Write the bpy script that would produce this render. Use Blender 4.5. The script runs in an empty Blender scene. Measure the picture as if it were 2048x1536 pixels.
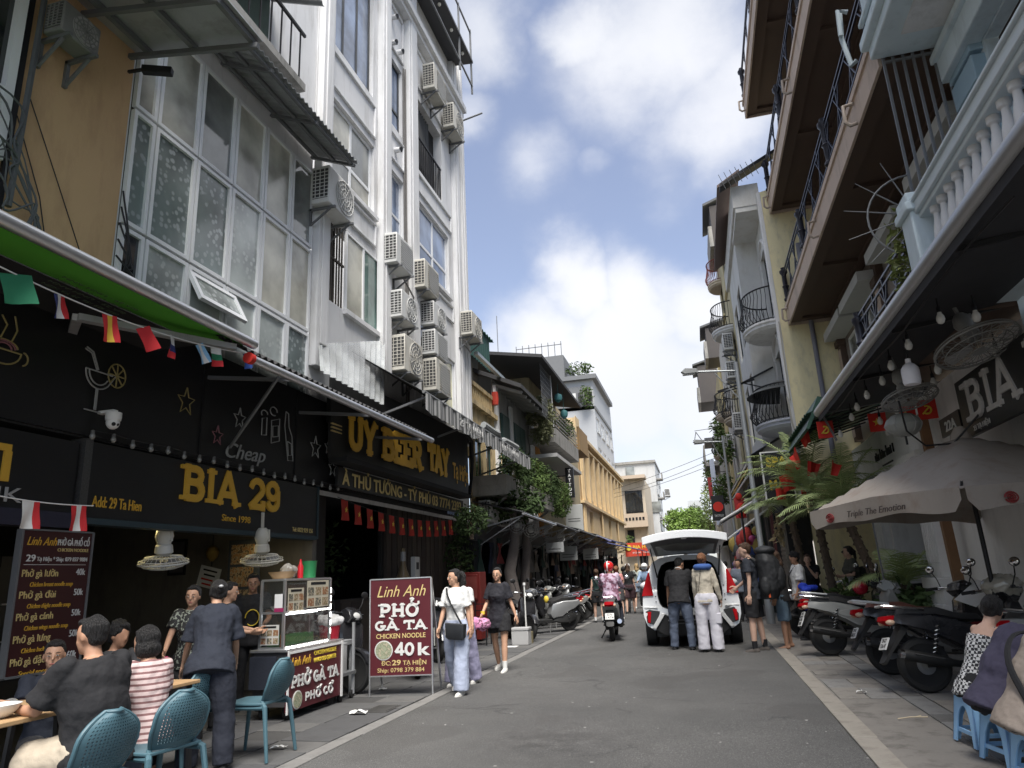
import bpy, bmesh, math, random
from mathutils import Vector, Matrix, noise
R=math.radians; PI=math.pi
random.seed(7)
scene=bpy.context.scene
scene.cycles.max_bounces=14; scene.cycles.diffuse_bounces=8
COL=scene.collection
# ---------------------------------------------------------------- camera
cam_d=bpy.data.cameras.new('camera'); cam=bpy.data.objects.new('camera',cam_d); COL.objects.link(cam)
cam_d.sensor_width=36; cam_d.sensor_fit='HORIZONTAL'; cam_d.lens=1400/2048*36
cam_d.clip_start=.05; cam_d.clip_end=2000
_d=Vector((384,-367,1400)).normalized(); _h=Vector((math.cos(R(2.75)),math.sin(R(2.75)),0))
_u=_h.cross(_d).normalized()
if _u.y<0: _u=-_u
_r=_d.cross(_u)
if _r.x<0: _r=-_r
_M=Matrix((_r,_d,_u))                       # rows: world axes seen from the camera
cx,cy,cz=_M@Vector((1,0,0)),_M@Vector((0,1,0)),_M@Vector((0,0,1))
cam.matrix_world=Matrix(((cx.x,cy.x,-cz.x,0),(cx.y,cy.y,-cz.y,0),(cx.z,cy.z,-cz.z,1.45),(0,0,0,1)))
scene.camera=cam
# ---------------------------------------------------------------- exposure
vs=scene.view_settings
scene.display_settings.display_device='sRGB'
vs.view_transform='Standard'; vs.look='None'; vs.gamma=1; vs.use_curve_mapping=False
vs.exposure=2.35
# ---------------------------------------------------------------- sky and sun
SUN_EL,SUN_AZ=62,158         # azimuth of the sun measured clockwise from +Y
world=bpy.data.worlds.new('World'); scene.world=world; world.use_nodes=True
nt=world.node_tree; N=nt.nodes; N.clear()
def nd(t,**k):
    n=N.new(t)
    for a,b in k.items(): setattr(n,a,b)
    return n
def lk(a,b): nt.links.new(a,b)
out=nd('ShaderNodeOutputWorld'); bg=nd('ShaderNodeBackground'); bg.inputs[1].default_value=.07
sky=nd('ShaderNodeTexSky',sky_type='NISHITA',sun_disc=False)
sky.sun_elevation=R(SUN_EL); sky.sun_rotation=R(SUN_AZ); sky.air_density=1.0; sky.dust_density=1.2; sky.ozone_density=2.0
hs=nd('ShaderNodeHueSaturation'); hs.inputs['Saturation'].default_value=.82; hs.inputs['Hue'].default_value=.508; hs.inputs['Value'].default_value=.60
lk(sky.outputs[0],hs.inputs['Color'])
tc=nd('ShaderNodeTexCoord')
n1=nd('ShaderNodeTexNoise'); n1.inputs['Scale'].default_value=3.2; n1.inputs['Detail'].default_value=9; n1.inputs['Roughness'].default_value=.58
n2=nd('ShaderNodeTexNoise'); n2.inputs['Scale'].default_value=1.25; n2.inputs['Detail'].default_value=3
mp=nd('ShaderNodeMapping'); mp.inputs['Scale'].default_value=(1,1,1.5)
lk(tc.outputs['Generated'],mp.inputs[0]); lk(mp.outputs[0],n1.inputs['Vector']); lk(tc.outputs['Generated'],n2.inputs['Vector'])
def math_(op,a,b=None,c=None,clamp=False):
    m=nd('ShaderNodeMath',operation=op,use_clamp=clamp)
    for i,v in enumerate((a,b,c)):
        if v is None: continue
        if isinstance(v,(int,float)): m.inputs[i].default_value=v
        else: lk(v,m.inputs[i])
    return m.outputs[0]
# cloud banks: soft round masses of cloud at fixed places in the sky, broken up by noise
nd_=nd('ShaderNodeTexNoise'); nd_.inputs['Scale'].default_value=3.6; nd_.inputs['Detail'].default_value=8; nd_.inputs['Roughness'].default_value=.55; lk(tc.outputs['Generated'],nd_.inputs['Vector'])
vm=nd('ShaderNodeVectorMath',operation='MULTIPLY_ADD'); lk(nd_.outputs['Color'],vm.inputs[0]); vm.inputs[1].default_value=(.22,.22,.22); vs2=nd('ShaderNodeVectorMath',operation='SUBTRACT'); lk(tc.outputs['Generated'],vs2.inputs[0]); vs2.inputs[1].default_value=(.11,.11,.11); lk(vs2.outputs[0],vm.inputs[2])
acc=None
CLOUDS=[((0.004,0.756,0.654),0.119,1.00),((0.075,0.810,0.581),0.096,0.85),((-0.055,0.736,0.675),0.069,1.00),((-0.199,0.713,0.673),0.070,0.85),((-0.236,0.757,0.609),0.046,0.60),((-0.147,0.826,0.543),0.054,0.42),((-0.063,0.848,0.527),0.027,0.30),((-0.129,0.924,0.359),0.071,1.00),((-0.034,0.941,0.336),0.084,1.00),((0.046,0.944,0.326),0.075,0.95),((-0.195,0.939,0.282),0.086,0.95),((-0.080,0.968,0.239),0.134,1.00),((0.018,0.979,0.203),0.117,0.90),((-0.265,0.925,0.272),0.057,0.80),((-0.060,0.992,0.107),0.139,0.80),((-0.158,0.973,0.169),0.092,0.85),((0.116,0.767,0.632),0.055,0.70),((0.041,0.857,0.514),0.060,0.35),((.55,.6,.6),.35,.9),((-.7,.5,.5),.35,.9),((.2,.45,.87),.3,1.0),((-.35,.3,.9),.3,.9),((.3,-.2,.95),.35,1.0),((-.2,-.4,.9),.35,.95),((.8,-.3,.5),.35,.8),((0,-.8,.5),.3,.7),((-.6,-.5,.55),.35,.8),((.1,.1,1),.3,.7),((-.9,.2,.3),.3,.7),((.9,.4,.2),.3,.7)]
for d,w,s in CLOUDS:
    v=Vector(d).normalized()
    dt=nd('ShaderNodeVectorMath',operation='DISTANCE'); lk(vm.outputs[0],dt.inputs[0]); dt.inputs[1].default_value=v
    mr=nd('ShaderNodeMapRange',interpolation_type='SMOOTHSTEP'); lk(dt.outputs['Value'],mr.inputs[0])
    mr.inputs[1].default_value=w*.1; mr.inputs[2].default_value=w*1.7; mr.inputs[3].default_value=s; mr.inputs[4].default_value=0
    acc=mr.outputs[0] if acc is None else math_('MAXIMUM',acc,mr.outputs[0])
nz=math_('MULTIPLY_ADD',n1.outputs[0],1.0,-.52)
nz2=math_('MULTIPLY_ADD',n2.outputs[0],.7,-.35)
den=math_('ADD',math_('ADD',acc,nz),nz2)
cm=nd('ShaderNodeMapRange',interpolation_type='SMOOTHSTEP'); lk(den,cm.inputs[0]); cm.inputs[1].default_value=.08; cm.inputs[2].default_value=.92
cshade=nd('ShaderNodeMix',data_type='RGBA'); 
cfac=nd('ShaderNodeMapRange'); lk(n2.outputs[0],cfac.inputs[0]); cfac.inputs[1].default_value=.35; cfac.inputs[2].default_value=.65; lk(cfac.outputs[0],cshade.inputs[0])
CW=2.85
cshade.inputs[6].default_value=(CW*.82,CW*.85,CW*.92,1); cshade.inputs[7].default_value=(CW*1.04,CW*1.05,CW*1.09,1)
cmx=nd('ShaderNodeMix',data_type='RGBA'); lk(math_('MULTIPLY_ADD',cm.outputs[0],.88,.06),cmx.inputs[0]); lk(hs.outputs[0],cmx.inputs[6]); lk(cshade.outputs[2],cmx.inputs[7])
lk(cmx.outputs[2],bg.inputs[0]); lk(bg.outputs[0],out.inputs[0])
sun_d=bpy.data.lights.new('sun','SUN'); sun_d.energy=1.45; sun_d.angle=R(32); sun_d.color=(1,.96,.90)
sun=bpy.data.objects.new('sun',sun_d); COL.objects.link(sun)
_sd=Vector((math.sin(R(SUN_AZ))*math.cos(R(SUN_EL)),math.cos(R(SUN_AZ))*math.cos(R(SUN_EL)),math.sin(R(SUN_EL))))
sun.rotation_euler=(-_sd).to_track_quat('-Z','Y').to_euler(); sun.location=(0,0,40)

# ---------------------------------------------------------------- materials
MATS={}
def mat(name,rgb,rough=.7,metal=0,var=.12,scale=4,bump=0,bscale=60,stain=None,stain_amt=0,stain_scale=(1.2,1.2,.35),spec=.4,coat=0,stain_lo=.5,stain_hi=.72):
    if name in MATS: return MATS[name]
    m=bpy.data.materials.new(name); m.use_nodes=True; t=m.node_tree; b=t.nodes['Principled BSDF']
    b.inputs['Roughness'].default_value=rough; b.inputs['Metallic'].default_value=metal
    b.inputs['Specular IOR Level'].default_value=spec; b.inputs['Coat Weight'].default_value=coat
    b.inputs['Coat Roughness'].default_value=.08
    co=t.nodes.new('ShaderNodeTexCoord')
    nz=t.nodes.new('ShaderNodeTexNoise'); nz.inputs['Scale'].default_value=scale; nz.inputs['Detail'].default_value=6; nz.inputs['Roughness'].default_value=.65
    t.links.new(co.outputs['Object'],nz.inputs['Vector'])
    mx=t.nodes.new('ShaderNodeMix'); mx.data_type='RGBA'
    a=[max(0,c*(1-var)) for c in rgb]; z=[min(1,c*(1+var)) for c in rgb]
    mx.inputs[6].default_value=(*a,1); mx.inputs[7].default_value=(*z,1); t.links.new(nz.outputs[0],mx.inputs[0])
    last=mx.outputs[2]
    if stain:
        mp=t.nodes.new('ShaderNodeMapping'); mp.inputs['Scale'].default_value=stain_scale; t.links.new(co.outputs['Object'],mp.inputs[0])
        n2=t.nodes.new('ShaderNodeTexNoise'); n2.inputs['Scale'].default_value=2.2; n2.inputs['Detail'].default_value=8; n2.inputs['Roughness'].default_value=.7; t.links.new(mp.outputs[0],n2.inputs['Vector'])
        mr=t.nodes.new('ShaderNodeMapRange'); mr.inputs[1].default_value=stain_lo; mr.inputs[2].default_value=stain_hi; mr.inputs[4].default_value=stain_amt; t.links.new(n2.outputs[0],mr.inputs[0])
        m2=t.nodes.new('ShaderNodeMix'); m2.data_type='RGBA'; t.links.new(mr.outputs[0],m2.inputs[0]); t.links.new(last,m2.inputs[6]); m2.inputs[7].default_value=(*stain,1); last=m2.outputs[2]
    t.links.new(last,b.inputs['Base Color'])
    rr=t.nodes.new('ShaderNodeMapRange'); rr.inputs[3].default_value=max(0,rough-.08); rr.inputs[4].default_value=min(1,rough+.1); t.links.new(nz.outputs[0],rr.inputs[0]); t.links.new(rr.outputs[0],b.inputs['Roughness'])
    if bump:
        n3=t.nodes.new('ShaderNodeTexNoise'); n3.inputs['Scale'].default_value=bscale; n3.inputs['Detail'].default_value=4; t.links.new(co.outputs['Object'],n3.inputs['Vector'])
        bp=t.nodes.new('ShaderNodeBump'); bp.inputs['Strength'].default_value=bump; bp.inputs['Distance'].default_value=.01; t.links.new(n3.outputs[0],bp.inputs['Height']); t.links.new(bp.outputs[0],b.inputs['Normal'])
    MATS[name]=m; return m
def hairmat(name,rgb):
    m=mat(name,rgb,.55,var=.3,scale=30); t=m.node_tree; b=t.nodes['Principled BSDF']; co=t.nodes.new('ShaderNodeTexCoord'); mp=t.nodes.new('ShaderNodeMapping'); mp.inputs['Scale'].default_value=(1,1,.08); n=t.nodes.new('ShaderNodeTexNoise'); n.inputs['Scale'].default_value=170; n.inputs['Detail'].default_value=3
    t.links.new(co.outputs['Object'],mp.inputs[0]); t.links.new(mp.outputs[0],n.inputs['Vector']); p=t.nodes.new('ShaderNodeBump'); p.inputs['Strength'].default_value=1; p.inputs['Distance'].default_value=.02; t.links.new(n.outputs[0],p.inputs['Height']); t.links.new(p.outputs[0],b.inputs['Normal'])
    x=t.nodes.new('ShaderNodeMix'); x.data_type='RGBA'; x.inputs[6].default_value=(*[c*.5 for c in rgb],1); x.inputs[7].default_value=(*[c*2.6+.006 for c in rgb],1); q=t.nodes.new('ShaderNodeMapRange'); q.inputs[1].default_value=.4; q.inputs[2].default_value=.7; t.links.new(n.outputs[0],q.inputs[0]); t.links.new(q.outputs[0],x.inputs[0]); t.links.new(x.outputs[2],b.inputs['Base Color']); return m
def emit(name,rgb,s):
    if name in MATS: return MATS[name]
    m=bpy.data.materials.new(name); m.use_nodes=True; b=m.node_tree.nodes['Principled BSDF']
    b.inputs['Base Color'].default_value=(.8,.8,.8,1); b.inputs['Emission Color'].default_value=(*rgb,1); b.inputs['Emission Strength'].default_value=s
    MATS[name]=m; return m
def glass(name,rgb,rough=.05,spots=None,alpha=1,scale=9,spec=.8):
    """window pane: dark or pale sheet with a mirror-like surface, optionally a film of pale dots"""
    if name in MATS: return MATS[name]
    m=bpy.data.materials.new(name); m.use_nodes=True; t=m.node_tree; b=t.nodes['Principled BSDF']
    b.inputs['Roughness'].default_value=rough; b.inputs['Specular IOR Level'].default_value=spec; b.inputs['IOR'].default_value=1.6
    co=t.nodes.new('ShaderNodeTexCoord'); nz=t.nodes.new('ShaderNodeTexNoise'); nz.inputs['Scale'].default_value=1.1; nz.inputs['Detail'].default_value=5
    t.links.new(co.outputs['Object'],nz.inputs['Vector'])
    mx=t.nodes.new('ShaderNodeMix'); mx.data_type='RGBA'; mx.inputs[6].default_value=(*[c*.55 for c in rgb],1); mx.inputs[7].default_value=(*[min(1,c*1.5) for c in rgb],1)
    mr0=t.nodes.new('ShaderNodeMapRange'); mr0.inputs[1].default_value=.35; mr0.inputs[2].default_value=.65; t.links.new(nz.outputs[0],mr0.inputs[0]); t.links.new(mr0.outputs[0],mx.inputs[0])
    last=mx.outputs[2]
    if spots:
        v=t.nodes.new('ShaderNodeTexVoronoi'); v.inputs['Scale'].default_value=scale; t.links.new(co.outputs['Object'],v.inputs['Vector'])
        mr=t.nodes.new('ShaderNodeMapRange'); mr.inputs[1].default_value=.28; mr.inputs[2].default_value=.42; mr.inputs[3].default_value=.75; mr.inputs[4].default_value=0; t.links.new(v.outputs['Distance'],mr.inputs[0])
        m2=t.nodes.new('ShaderNodeMix'); m2.data_type='RGBA'; t.links.new(mr.outputs[0],m2.inputs[0]); t.links.new(last,m2.inputs[6]); m2.inputs[7].default_value=(*spots,1); last=m2.outputs[2]
    t.links.new(last,b.inputs['Base Color'])
    if alpha<1:
        b.inputs['Alpha'].default_value=alpha
    MATS[name]=m; return m
def stripes(name,c1,c2,axis=1,freq=10,duty=.5,rough=.8):
    if name in MATS: return MATS[name]
    m=bpy.data.materials.new(name); m.use_nodes=True; t=m.node_tree; b=t.nodes['Principled BSDF']; b.inputs['Roughness'].default_value=rough
    co=t.nodes.new('ShaderNodeTexCoord'); sp=t.nodes.new('ShaderNodeSeparateXYZ'); t.links.new(co.outputs['Object'],sp.inputs[0])
    a=t.nodes.new('ShaderNodeMath'); a.operation='MULTIPLY'; a.inputs[1].default_value=freq; t.links.new(sp.outputs[axis],a.inputs[0])
    f=t.nodes.new('ShaderNodeMath'); f.operation='FRACT'; t.links.new(a.outputs[0],f.inputs[0])
    g=t.nodes.new('ShaderNodeMath'); g.operation='GREATER_THAN'; g.inputs[1].default_value=duty; t.links.new(f.outputs[0],g.inputs[0])
    mx=t.nodes.new('ShaderNodeMix'); mx.data_type='RGBA'; mx.inputs[6].default_value=(*c1,1); mx.inputs[7].default_value=(*c2,1); t.links.new(g.outputs[0],mx.inputs[0]); t.links.new(mx.outputs[2],b.inputs['Base Color'])
    MATS[name]=m; return m
def checker(name,c1,c2,scale):
    m=bpy.data.materials.new(name); m.use_nodes=True; t=m.node_tree; b=t.nodes['Principled BSDF']; b.inputs['Roughness'].default_value=.8
    co=t.nodes.new('ShaderNodeTexCoord'); c=t.nodes.new('ShaderNodeTexChecker'); c.inputs['Scale'].default_value=scale; c.inputs[1].default_value=(*c1,1); c.inputs[2].default_value=(*c2,1)
    t.links.new(co.outputs['Object'],c.inputs[0]); t.links.new(c.outputs[0],b.inputs['Base Color']); MATS[name]=m; return m
def blotch(name,c1,c2,c3,scale=14,rough=.8):
    """printed cloth: three colours in irregular patches"""
    m=bpy.data.materials.new(name); m.use_nodes=True; t=m.node_tree; b=t.nodes['Principled BSDF']; b.inputs['Roughness'].default_value=rough
    co=t.nodes.new('ShaderNodeTexCoord'); n=t.nodes.new('ShaderNodeTexNoise'); n.inputs['Scale'].default_value=scale; n.inputs['Detail'].default_value=2; t.links.new(co.outputs['Object'],n.inputs[0])
    r=t.nodes.new('ShaderNodeValToRGB'); r.color_ramp.interpolation='CONSTANT'; e=r.color_ramp.elements; e[0].color=(*c1,1); e[1].position=.47; e[1].color=(*c2,1); q=e.new(.56); q.color=(*c3,1)
    t.links.new(n.outputs[0],r.inputs[0]); t.links.new(r.outputs[0],b.inputs['Base Color']); MATS[name]=m; return m

# ---------------------------------------------------------------- mesh builder
def frame_from(t):
    t=t.normalized(); a=Vector((0,0,1)) if abs(t.z)<.9 else Vector((1,0,0))
    u=t.cross(a).normalized(); return u,t.cross(u).normalized()
class MB:
    def __init__(s): s.v=[]; s.f=[]
    def add(s,vs,fs):
        o=len(s.v); s.v+= [tuple(p) for p in vs]; s.f+=[tuple(i+o for i in f) for f in fs]; return s
    def box(s,x0,x1,y0,y1,z0,z1):
        if x0>x1:x0,x1=x1,x0
        if y0>y1:y0,y1=y1,y0
        if z0>z1:z0,z1=z1,z0
        return s.add([(x0,y0,z0),(x1,y0,z0),(x1,y1,z0),(x0,y1,z0),(x0,y0,z1),(x1,y0,z1),(x1,y1,z1),(x0,y1,z1)],[(0,3,2,1),(4,5,6,7),(0,1,5,4),(1,2,6,5),(2,3,7,6),(3,0,4,7)])
    def obox(s,c,sz,m=None):
        a,b,d=(q/2 for q in sz); m=m or Matrix.Identity(3); c=Vector(c)
        vs=[c+m@Vector(p) for p in ((-a,-b,-d),(a,-b,-d),(a,b,-d),(-a,b,-d),(-a,-b,d),(a,-b,d),(a,b,d),(-a,b,d))]
        return s.add(vs,[(0,3,2,1),(4,5,6,7),(0,1,5,4),(1,2,6,5),(2,3,7,6),(3,0,4,7)])
    def bar(s,p,q,w,h=None):
        """square-section bar from p to q"""
        p=Vector(p);q=Vector(q);h=h or w;u,v=frame_from(q-p); u*=w/2; v*=h/2
        return s.add([p-u-v,p+u-v,p+u+v,p-u+v,q-u-v,q+u-v,q+u+v,q-u+v],[(0,1,2,3),(7,6,5,4),(4,5,1,0),(5,6,2,1),(6,7,3,2),(7,4,0,3)])
    def tube(s,pts,r,n=8,caps=True,flat=1):
        pts=[Vector(p) for p in pts]; k=len(pts); rs=r if isinstance(r,(list,tuple)) else [r]*k
        vs=[];fs=[];pu=None
        for i,p in enumerate(pts):
            t=(pts[min(i+1,k-1)]-pts[max(i-1,0)])
            if t.length<1e-9: t=Vector((0,0,1))
            t.normalize()
            if pu is None: u,_=frame_from(t)
            else:
                u=pu-t*pu.dot(t)
                if u.length<1e-6: u,_=frame_from(t)
                u.normalize()
            pu=u; w=t.cross(u)
            for j in range(n):
                a=2*PI*j/n; vs.append(p+(u*math.cos(a)+w*math.sin(a)*flat)*rs[i])
        for i in range(k-1):
            for j in range(n): fs.append((i*n+j,i*n+(j+1)%n,(i+1)*n+(j+1)%n,(i+1)*n+j))
        if caps: fs+=[tuple(range(n))[::-1],tuple(range((k-1)*n,k*n))]
        return s.add(vs,fs)
    def lathe(s,prof,c=(0,0,0),n=16,m=None,caps=True):
        m=m or Matrix.Identity(3); c=Vector(c); vs=[];fs=[]; k=len(prof)
        for r,z in prof:
            for j in range(n): a=2*PI*j/n; vs.append(c+m@Vector((r*math.cos(a),r*math.sin(a),z)))
        for i in range(k-1):
            for j in range(n): fs.append((i*n+j,i*n+(j+1)%n,(i+1)*n+(j+1)%n,(i+1)*n+j))
        if caps: fs+=[tuple(range(n))[::-1],tuple(range((k-1)*n,k*n))]
        return s.add(vs,fs)
    def ell(s,c,r,n=12,k=8,m=None):
        prof=[]
        m=m or Matrix.Identity(3); c=Vector(c); vs=[];fs=[]
        for i in range(k+1):
            b=-PI/2+PI*i/k; q=max(math.cos(b),.02)
            for j in range(n): a=2*PI*j/n; vs.append(c+m@Vector((r[0]*q*math.cos(a),r[1]*q*math.sin(a),r[2]*math.sin(b))))
        for i in range(k):
            for j in range(n): fs.append((i*n+j,i*n+(j+1)%n,(i+1)*n+(j+1)%n,(i+1)*n+j))
        fs+=[tuple(range(n))[::-1],tuple(range(k*n,(k+1)*n))]
        return s.add(vs,fs)
    def prism(s,poly,a,b,ax=0):
        """polygon (two other axes in order) pushed from a to b along axis ax"""
        n=len(poly)
        def P(p,d): q=list(p); q.insert(ax,d); return tuple(q)
        vs=[P(p,a) for p in poly]+[P(p,b) for p in poly]
        return s.add(vs,[tuple(range(n))[::-1],tuple(range(n,2*n))]+[(i,(i+1)%n,n+(i+1)%n,n+i) for i in range(n)])
    def pillow(s,poly,w,ax=1,inset=.86,c=0,steps=((-1,.8),(-.82,.95),(-.4,1),(.4,1),(.82,.95),(1,.8))):
        """side profile extruded to half-width w and rounded toward its faces"""
        n=len(poly); mx=sum(p[0] for p in poly)/n; my=sum(p[1] for p in poly)/n
        vs=[];fs=[]
        for t,k in steps:
            for p in poly:
                q=[mx+(p[0]-mx)*k,my+(p[1]-my)*k]; q.insert(ax,c+t*w); vs.append(tuple(q))
        for i in range(len(steps)-1):
            for j in range(n): fs.append((i*n+j,i*n+(j+1)%n,(i+1)*n+(j+1)%n,(i+1)*n+j))
        fs+=[tuple(range(n))[::-1],tuple(range((len(steps)-1)*n,len(steps)*n))]
        return s.add(vs,fs)
    def grid(s,fn,nu,nv):
        vs=[fn(i/nu,j/nv) for i in range(nu+1) for j in range(nv+1)]
        return s.add(vs,[(i*(nv+1)+j,(i+1)*(nv+1)+j,(i+1)*(nv+1)+j+1,i*(nv+1)+j+1) for i in range(nu) for j in range(nv)])
    def sheet(s,fn,nu,nv,th,n=Vector((0,0,1))):
        """curved sheet with thickness th along n"""
        n=Vector(n)*th
        a=len(s.v); s.grid(fn,nu,nv); s.grid(lambda u,v:tuple(Vector(fn(u,v))+n),nu,nv)
        W=nv+1; o2=a+(nu+1)*W
        ed=[i*W for i in range(nu+1)]+[nu*W+j for j in range(1,W)]+[i*W+nv for i in range(nu-1,-1,-1)]+[j for j in range(nv-1,0,-1)]
        for i in range(len(ed)): p,q=ed[i],ed[(i+1)%len(ed)]; s.f.append((a+p,a+q,o2+q,o2+p))
        return s
    def mesh(s,name,mats,smooth=35):
        me=bpy.data.meshes.new(name); me.from_pydata(s.v,[],s.f)
        bm=bmesh.new(); bm.from_mesh(me); bmesh.ops.recalc_face_normals(bm,faces=bm.faces); bm.to_mesh(me); bm.free()
        for m in (mats if isinstance(mats,(list,tuple)) else [mats]): me.materials.append(m)
        if smooth:
            me.polygons.foreach_set('use_smooth',[True]*len(me.polygons)); me.set_sharp_from_angle(angle=R(smooth))
        return me
    def build(s,name,m,parent=None,bevel=0,smooth=35,**props):
        return link(name,s.mesh(name,m,smooth),parent,bevel,**props)
def link(name,me,parent=None,bevel=0,loc=None,**props):
    o=bpy.data.objects.new(name,me); COL.objects.link(o)
    if parent is not None: o.parent=parent
    if loc is not None: o.location=loc
    if bevel:
        b=o.modifiers.new('bevel','BEVEL'); b.width=bevel; b.segments=2; b.limit_method='ANGLE'; b.angle_limit=R(40)
    for k,v in props.items(): o[k]=v
    return o
def thing(name,label,cat,loc=(0,0,0),rz=0,group=None,rot=None):
    o=bpy.data.objects.new(name,None); COL.objects.link(o); o.location=loc; o.rotation_euler=rot or (0,0,rz)
    o.empty_display_size=.1; o['label']=label; o['category']=cat
    if group: o['group']=group
    return o
def tag(o,label,cat,group=None):
    o['label']=label; o['category']=cat
    if group: o['group']=group
    return o
def struct(name,mb,m,parent=None,**k):
    o=mb.build(name,m,parent,**k)
    if parent is None: o['kind']='structure'
    return o
def copy_tree(o,parent=None):
    c=o.copy(); COL.objects.link(c)
    if parent is not None: c.parent=parent
    for ch in list(o.children): copy_tree(ch,c)
    return c
def crv(pts,n=6):
    """smooth curve through points"""
    P=[Vector(p) for p in pts]; P=[P[0]*2-P[1]]+P+[P[-1]*2-P[-2]]; o=[]
    for i in range(1,len(P)-2):
        a,b,c,d=P[i-1:i+3]
        for k in range(n):
            t=k/n; o.append(.5*(2*b+(c-a)*t+(2*a-5*b+4*c-d)*t*t+(3*b-a-3*c+d)*t**3))
    return o+[P[-2]]
def rotm(ax,deg): return Matrix.Rotation(R(deg),3,ax)
# ---------------------------------------------------------------- lettering
FIT=[]
def text(s,parent,m,p,right,up,h,w=None,bold=0,shear=0,ext=.004,align='CENTER',name='lettering'):
    """text on a panel: p = centre (or left end) of the baseline, h = cap height, w = width it is fitted to"""
    c=bpy.data.curves.new(name,'FONT'); c.body=s; c.size=h/.72; c.align_x=align; c.extrude=ext; c.offset=bold*(.3 if h<.13 else .8); c.shear=shear; c.resolution_u=3
    c.materials.append(m); o=bpy.data.objects.new(name,c); COL.objects.link(o)
    r=Vector(right).normalized(); u=Vector(up).normalized(); n=r.cross(u)
    mm=Matrix((r,u,n)).transposed().to_4x4(); mm.translation=Vector(p)
    if parent is not None: o.parent=parent
    o.matrix_local=mm
    TXT.append(o)
    if w: FIT.append((o,w,mm))
    return o
TXT=[]
def fit_text():
    """widths are fitted and every text turned into an ordinary mesh"""
    bpy.context.view_layer.update(); dg=bpy.context.evaluated_depsgraph_get(); W={id(o):w for o,w,mm in FIT}
    for o in TXT:
        me=bpy.data.meshes.new_from_object(o.evaluated_get(dg)); w=W.get(id(o))
        n=bpy.data.objects.new(o.name,me); COL.objects.link(n); n.parent=o.parent; n.matrix_local=o.matrix_local
        if w and o.dimensions.x>1e-4: n.matrix_local=o.matrix_local@Matrix.Diagonal((w/o.dimensions.x,1,1,1))
        nm=o.name; bpy.data.objects.remove(o); n.name=nm
def arc(cx_,cy_,rx,ry,a0,a1,n=8): return [(cx_+rx*math.cos(R(a0+(a1-a0)*i/n)),cy_+ry*math.sin(R(a0+(a1-a0)*i/n))) for i in range(n+1)]
GL={ # slab capitals: (advance, strokes, serif points)
'A':(.86,[[(.06,0),(.40,1)],[(.40,1),(.76,0)],[(.2,.32),(.62,.32)]],[(.06,0),(.76,0)]),
'B':(.78,[[(.16,0),(.16,1)],[(.16,.93),(.42,.93)]+arc(.42,.735,.2,.195,90,-90)+[(.16,.54)],[(.42,.54)]+arc(.44,.305,.22,.235,90,-90)+[(.16,.07)]],[(.1,0),(.1,1)]),
'C':(.76,[arc(.4,.5,.3,.43,50,310,14)],[]),
'E':(.70,[[(.16,0),(.16,1)],[(.1,.93),(.6,.93)],[(.16,.5),(.46,.5)],[(.1,.07),(.62,.07)],[(.6,1),(.6,.75)],[(.62,0),(.62,.25)]],[(.1,0),(.1,1)]),
'G':(.82,[arc(.4,.5,.3,.43,50,330,14)+[(.68,.45)],[(.45,.45),(.76,.45)]],[]),
'H':(.88,[[(.18,0),(.18,1)],[(.68,0),(.68,1)],[(.18,.5),(.68,.5)]],[(.18,0),(.18,1),(.68,0),(.68,1)]),
'I':(.46,[[(.22,0),(.22,1)]],[(.22,0),(.22,1)]),
'K':(.84,[[(.16,0),(.16,1)],[(.62,1),(.2,.42)],[(.32,.58),(.68,0)]],[(.16,0),(.16,1),(.62,1),(.68,0)]),
'O':(.84,[arc(.41,.5,.31,.43,0,360,18)],[]),
'P':(.74,[[(.18,0),(.18,1)],[(.18,.93),(.4,.93)]+arc(.4,.69,.22,.24,90,-90)+[(.18,.45)]],[(.18,0),(.12,1)]),
'R':(.82,[[(.16,0),(.16,1)],[(.16,.93),(.4,.93)]+arc(.4,.71,.22,.22,90,-90)+[(.16,.49)],[(.4,.49),(.66,0)]],[(.16,0),(.1,1),(.7,0)]),
'T':(.74,[[(.36,0),(.36,1)],[(.04,.93),(.68,.93)],[(.04,1),(.04,.74)],[(.68,1),(.68,.74)]],[(.36,0)]),
'U':(.86,[[(.16,1),(.16,.35)]+arc(.42,.35,.26,.28,180,360)+[(.68,1)]],[(.16,1),(.68,1)]),
'Y':(.82,[[(.08,1),(.40,.45)],[(.72,1),(.40,.45)],[(.40,.5),(.40,0)]],[(.08,1),(.72,1),(.40,0)]),
'0':(.74,[arc(.36,.5,.26,.43,0,360,18)],[]),
'2':(.72,[[(.1,.7)]+arc(.36,.68,.25,.25,170,-40,10)+[(.1,.07),(.64,.07)],[(.64,0),(.64,.24)]],[]),
'4':(.74,[[(.5,0),(.5,1)],[(.5,1),(.06,.3),(.68,.3)]],[(.5,0)]),
'9':(.72,[arc(.36,.68,.24,.25,0,360,14),[(.6,.68),(.6,.35)]+arc(.36,.32,.24,.25,0,-160,8)],[]),
'-':(.4,[[(.08,.45),(.32,.45)]],[]),' ':(.4,[],[])}
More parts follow.
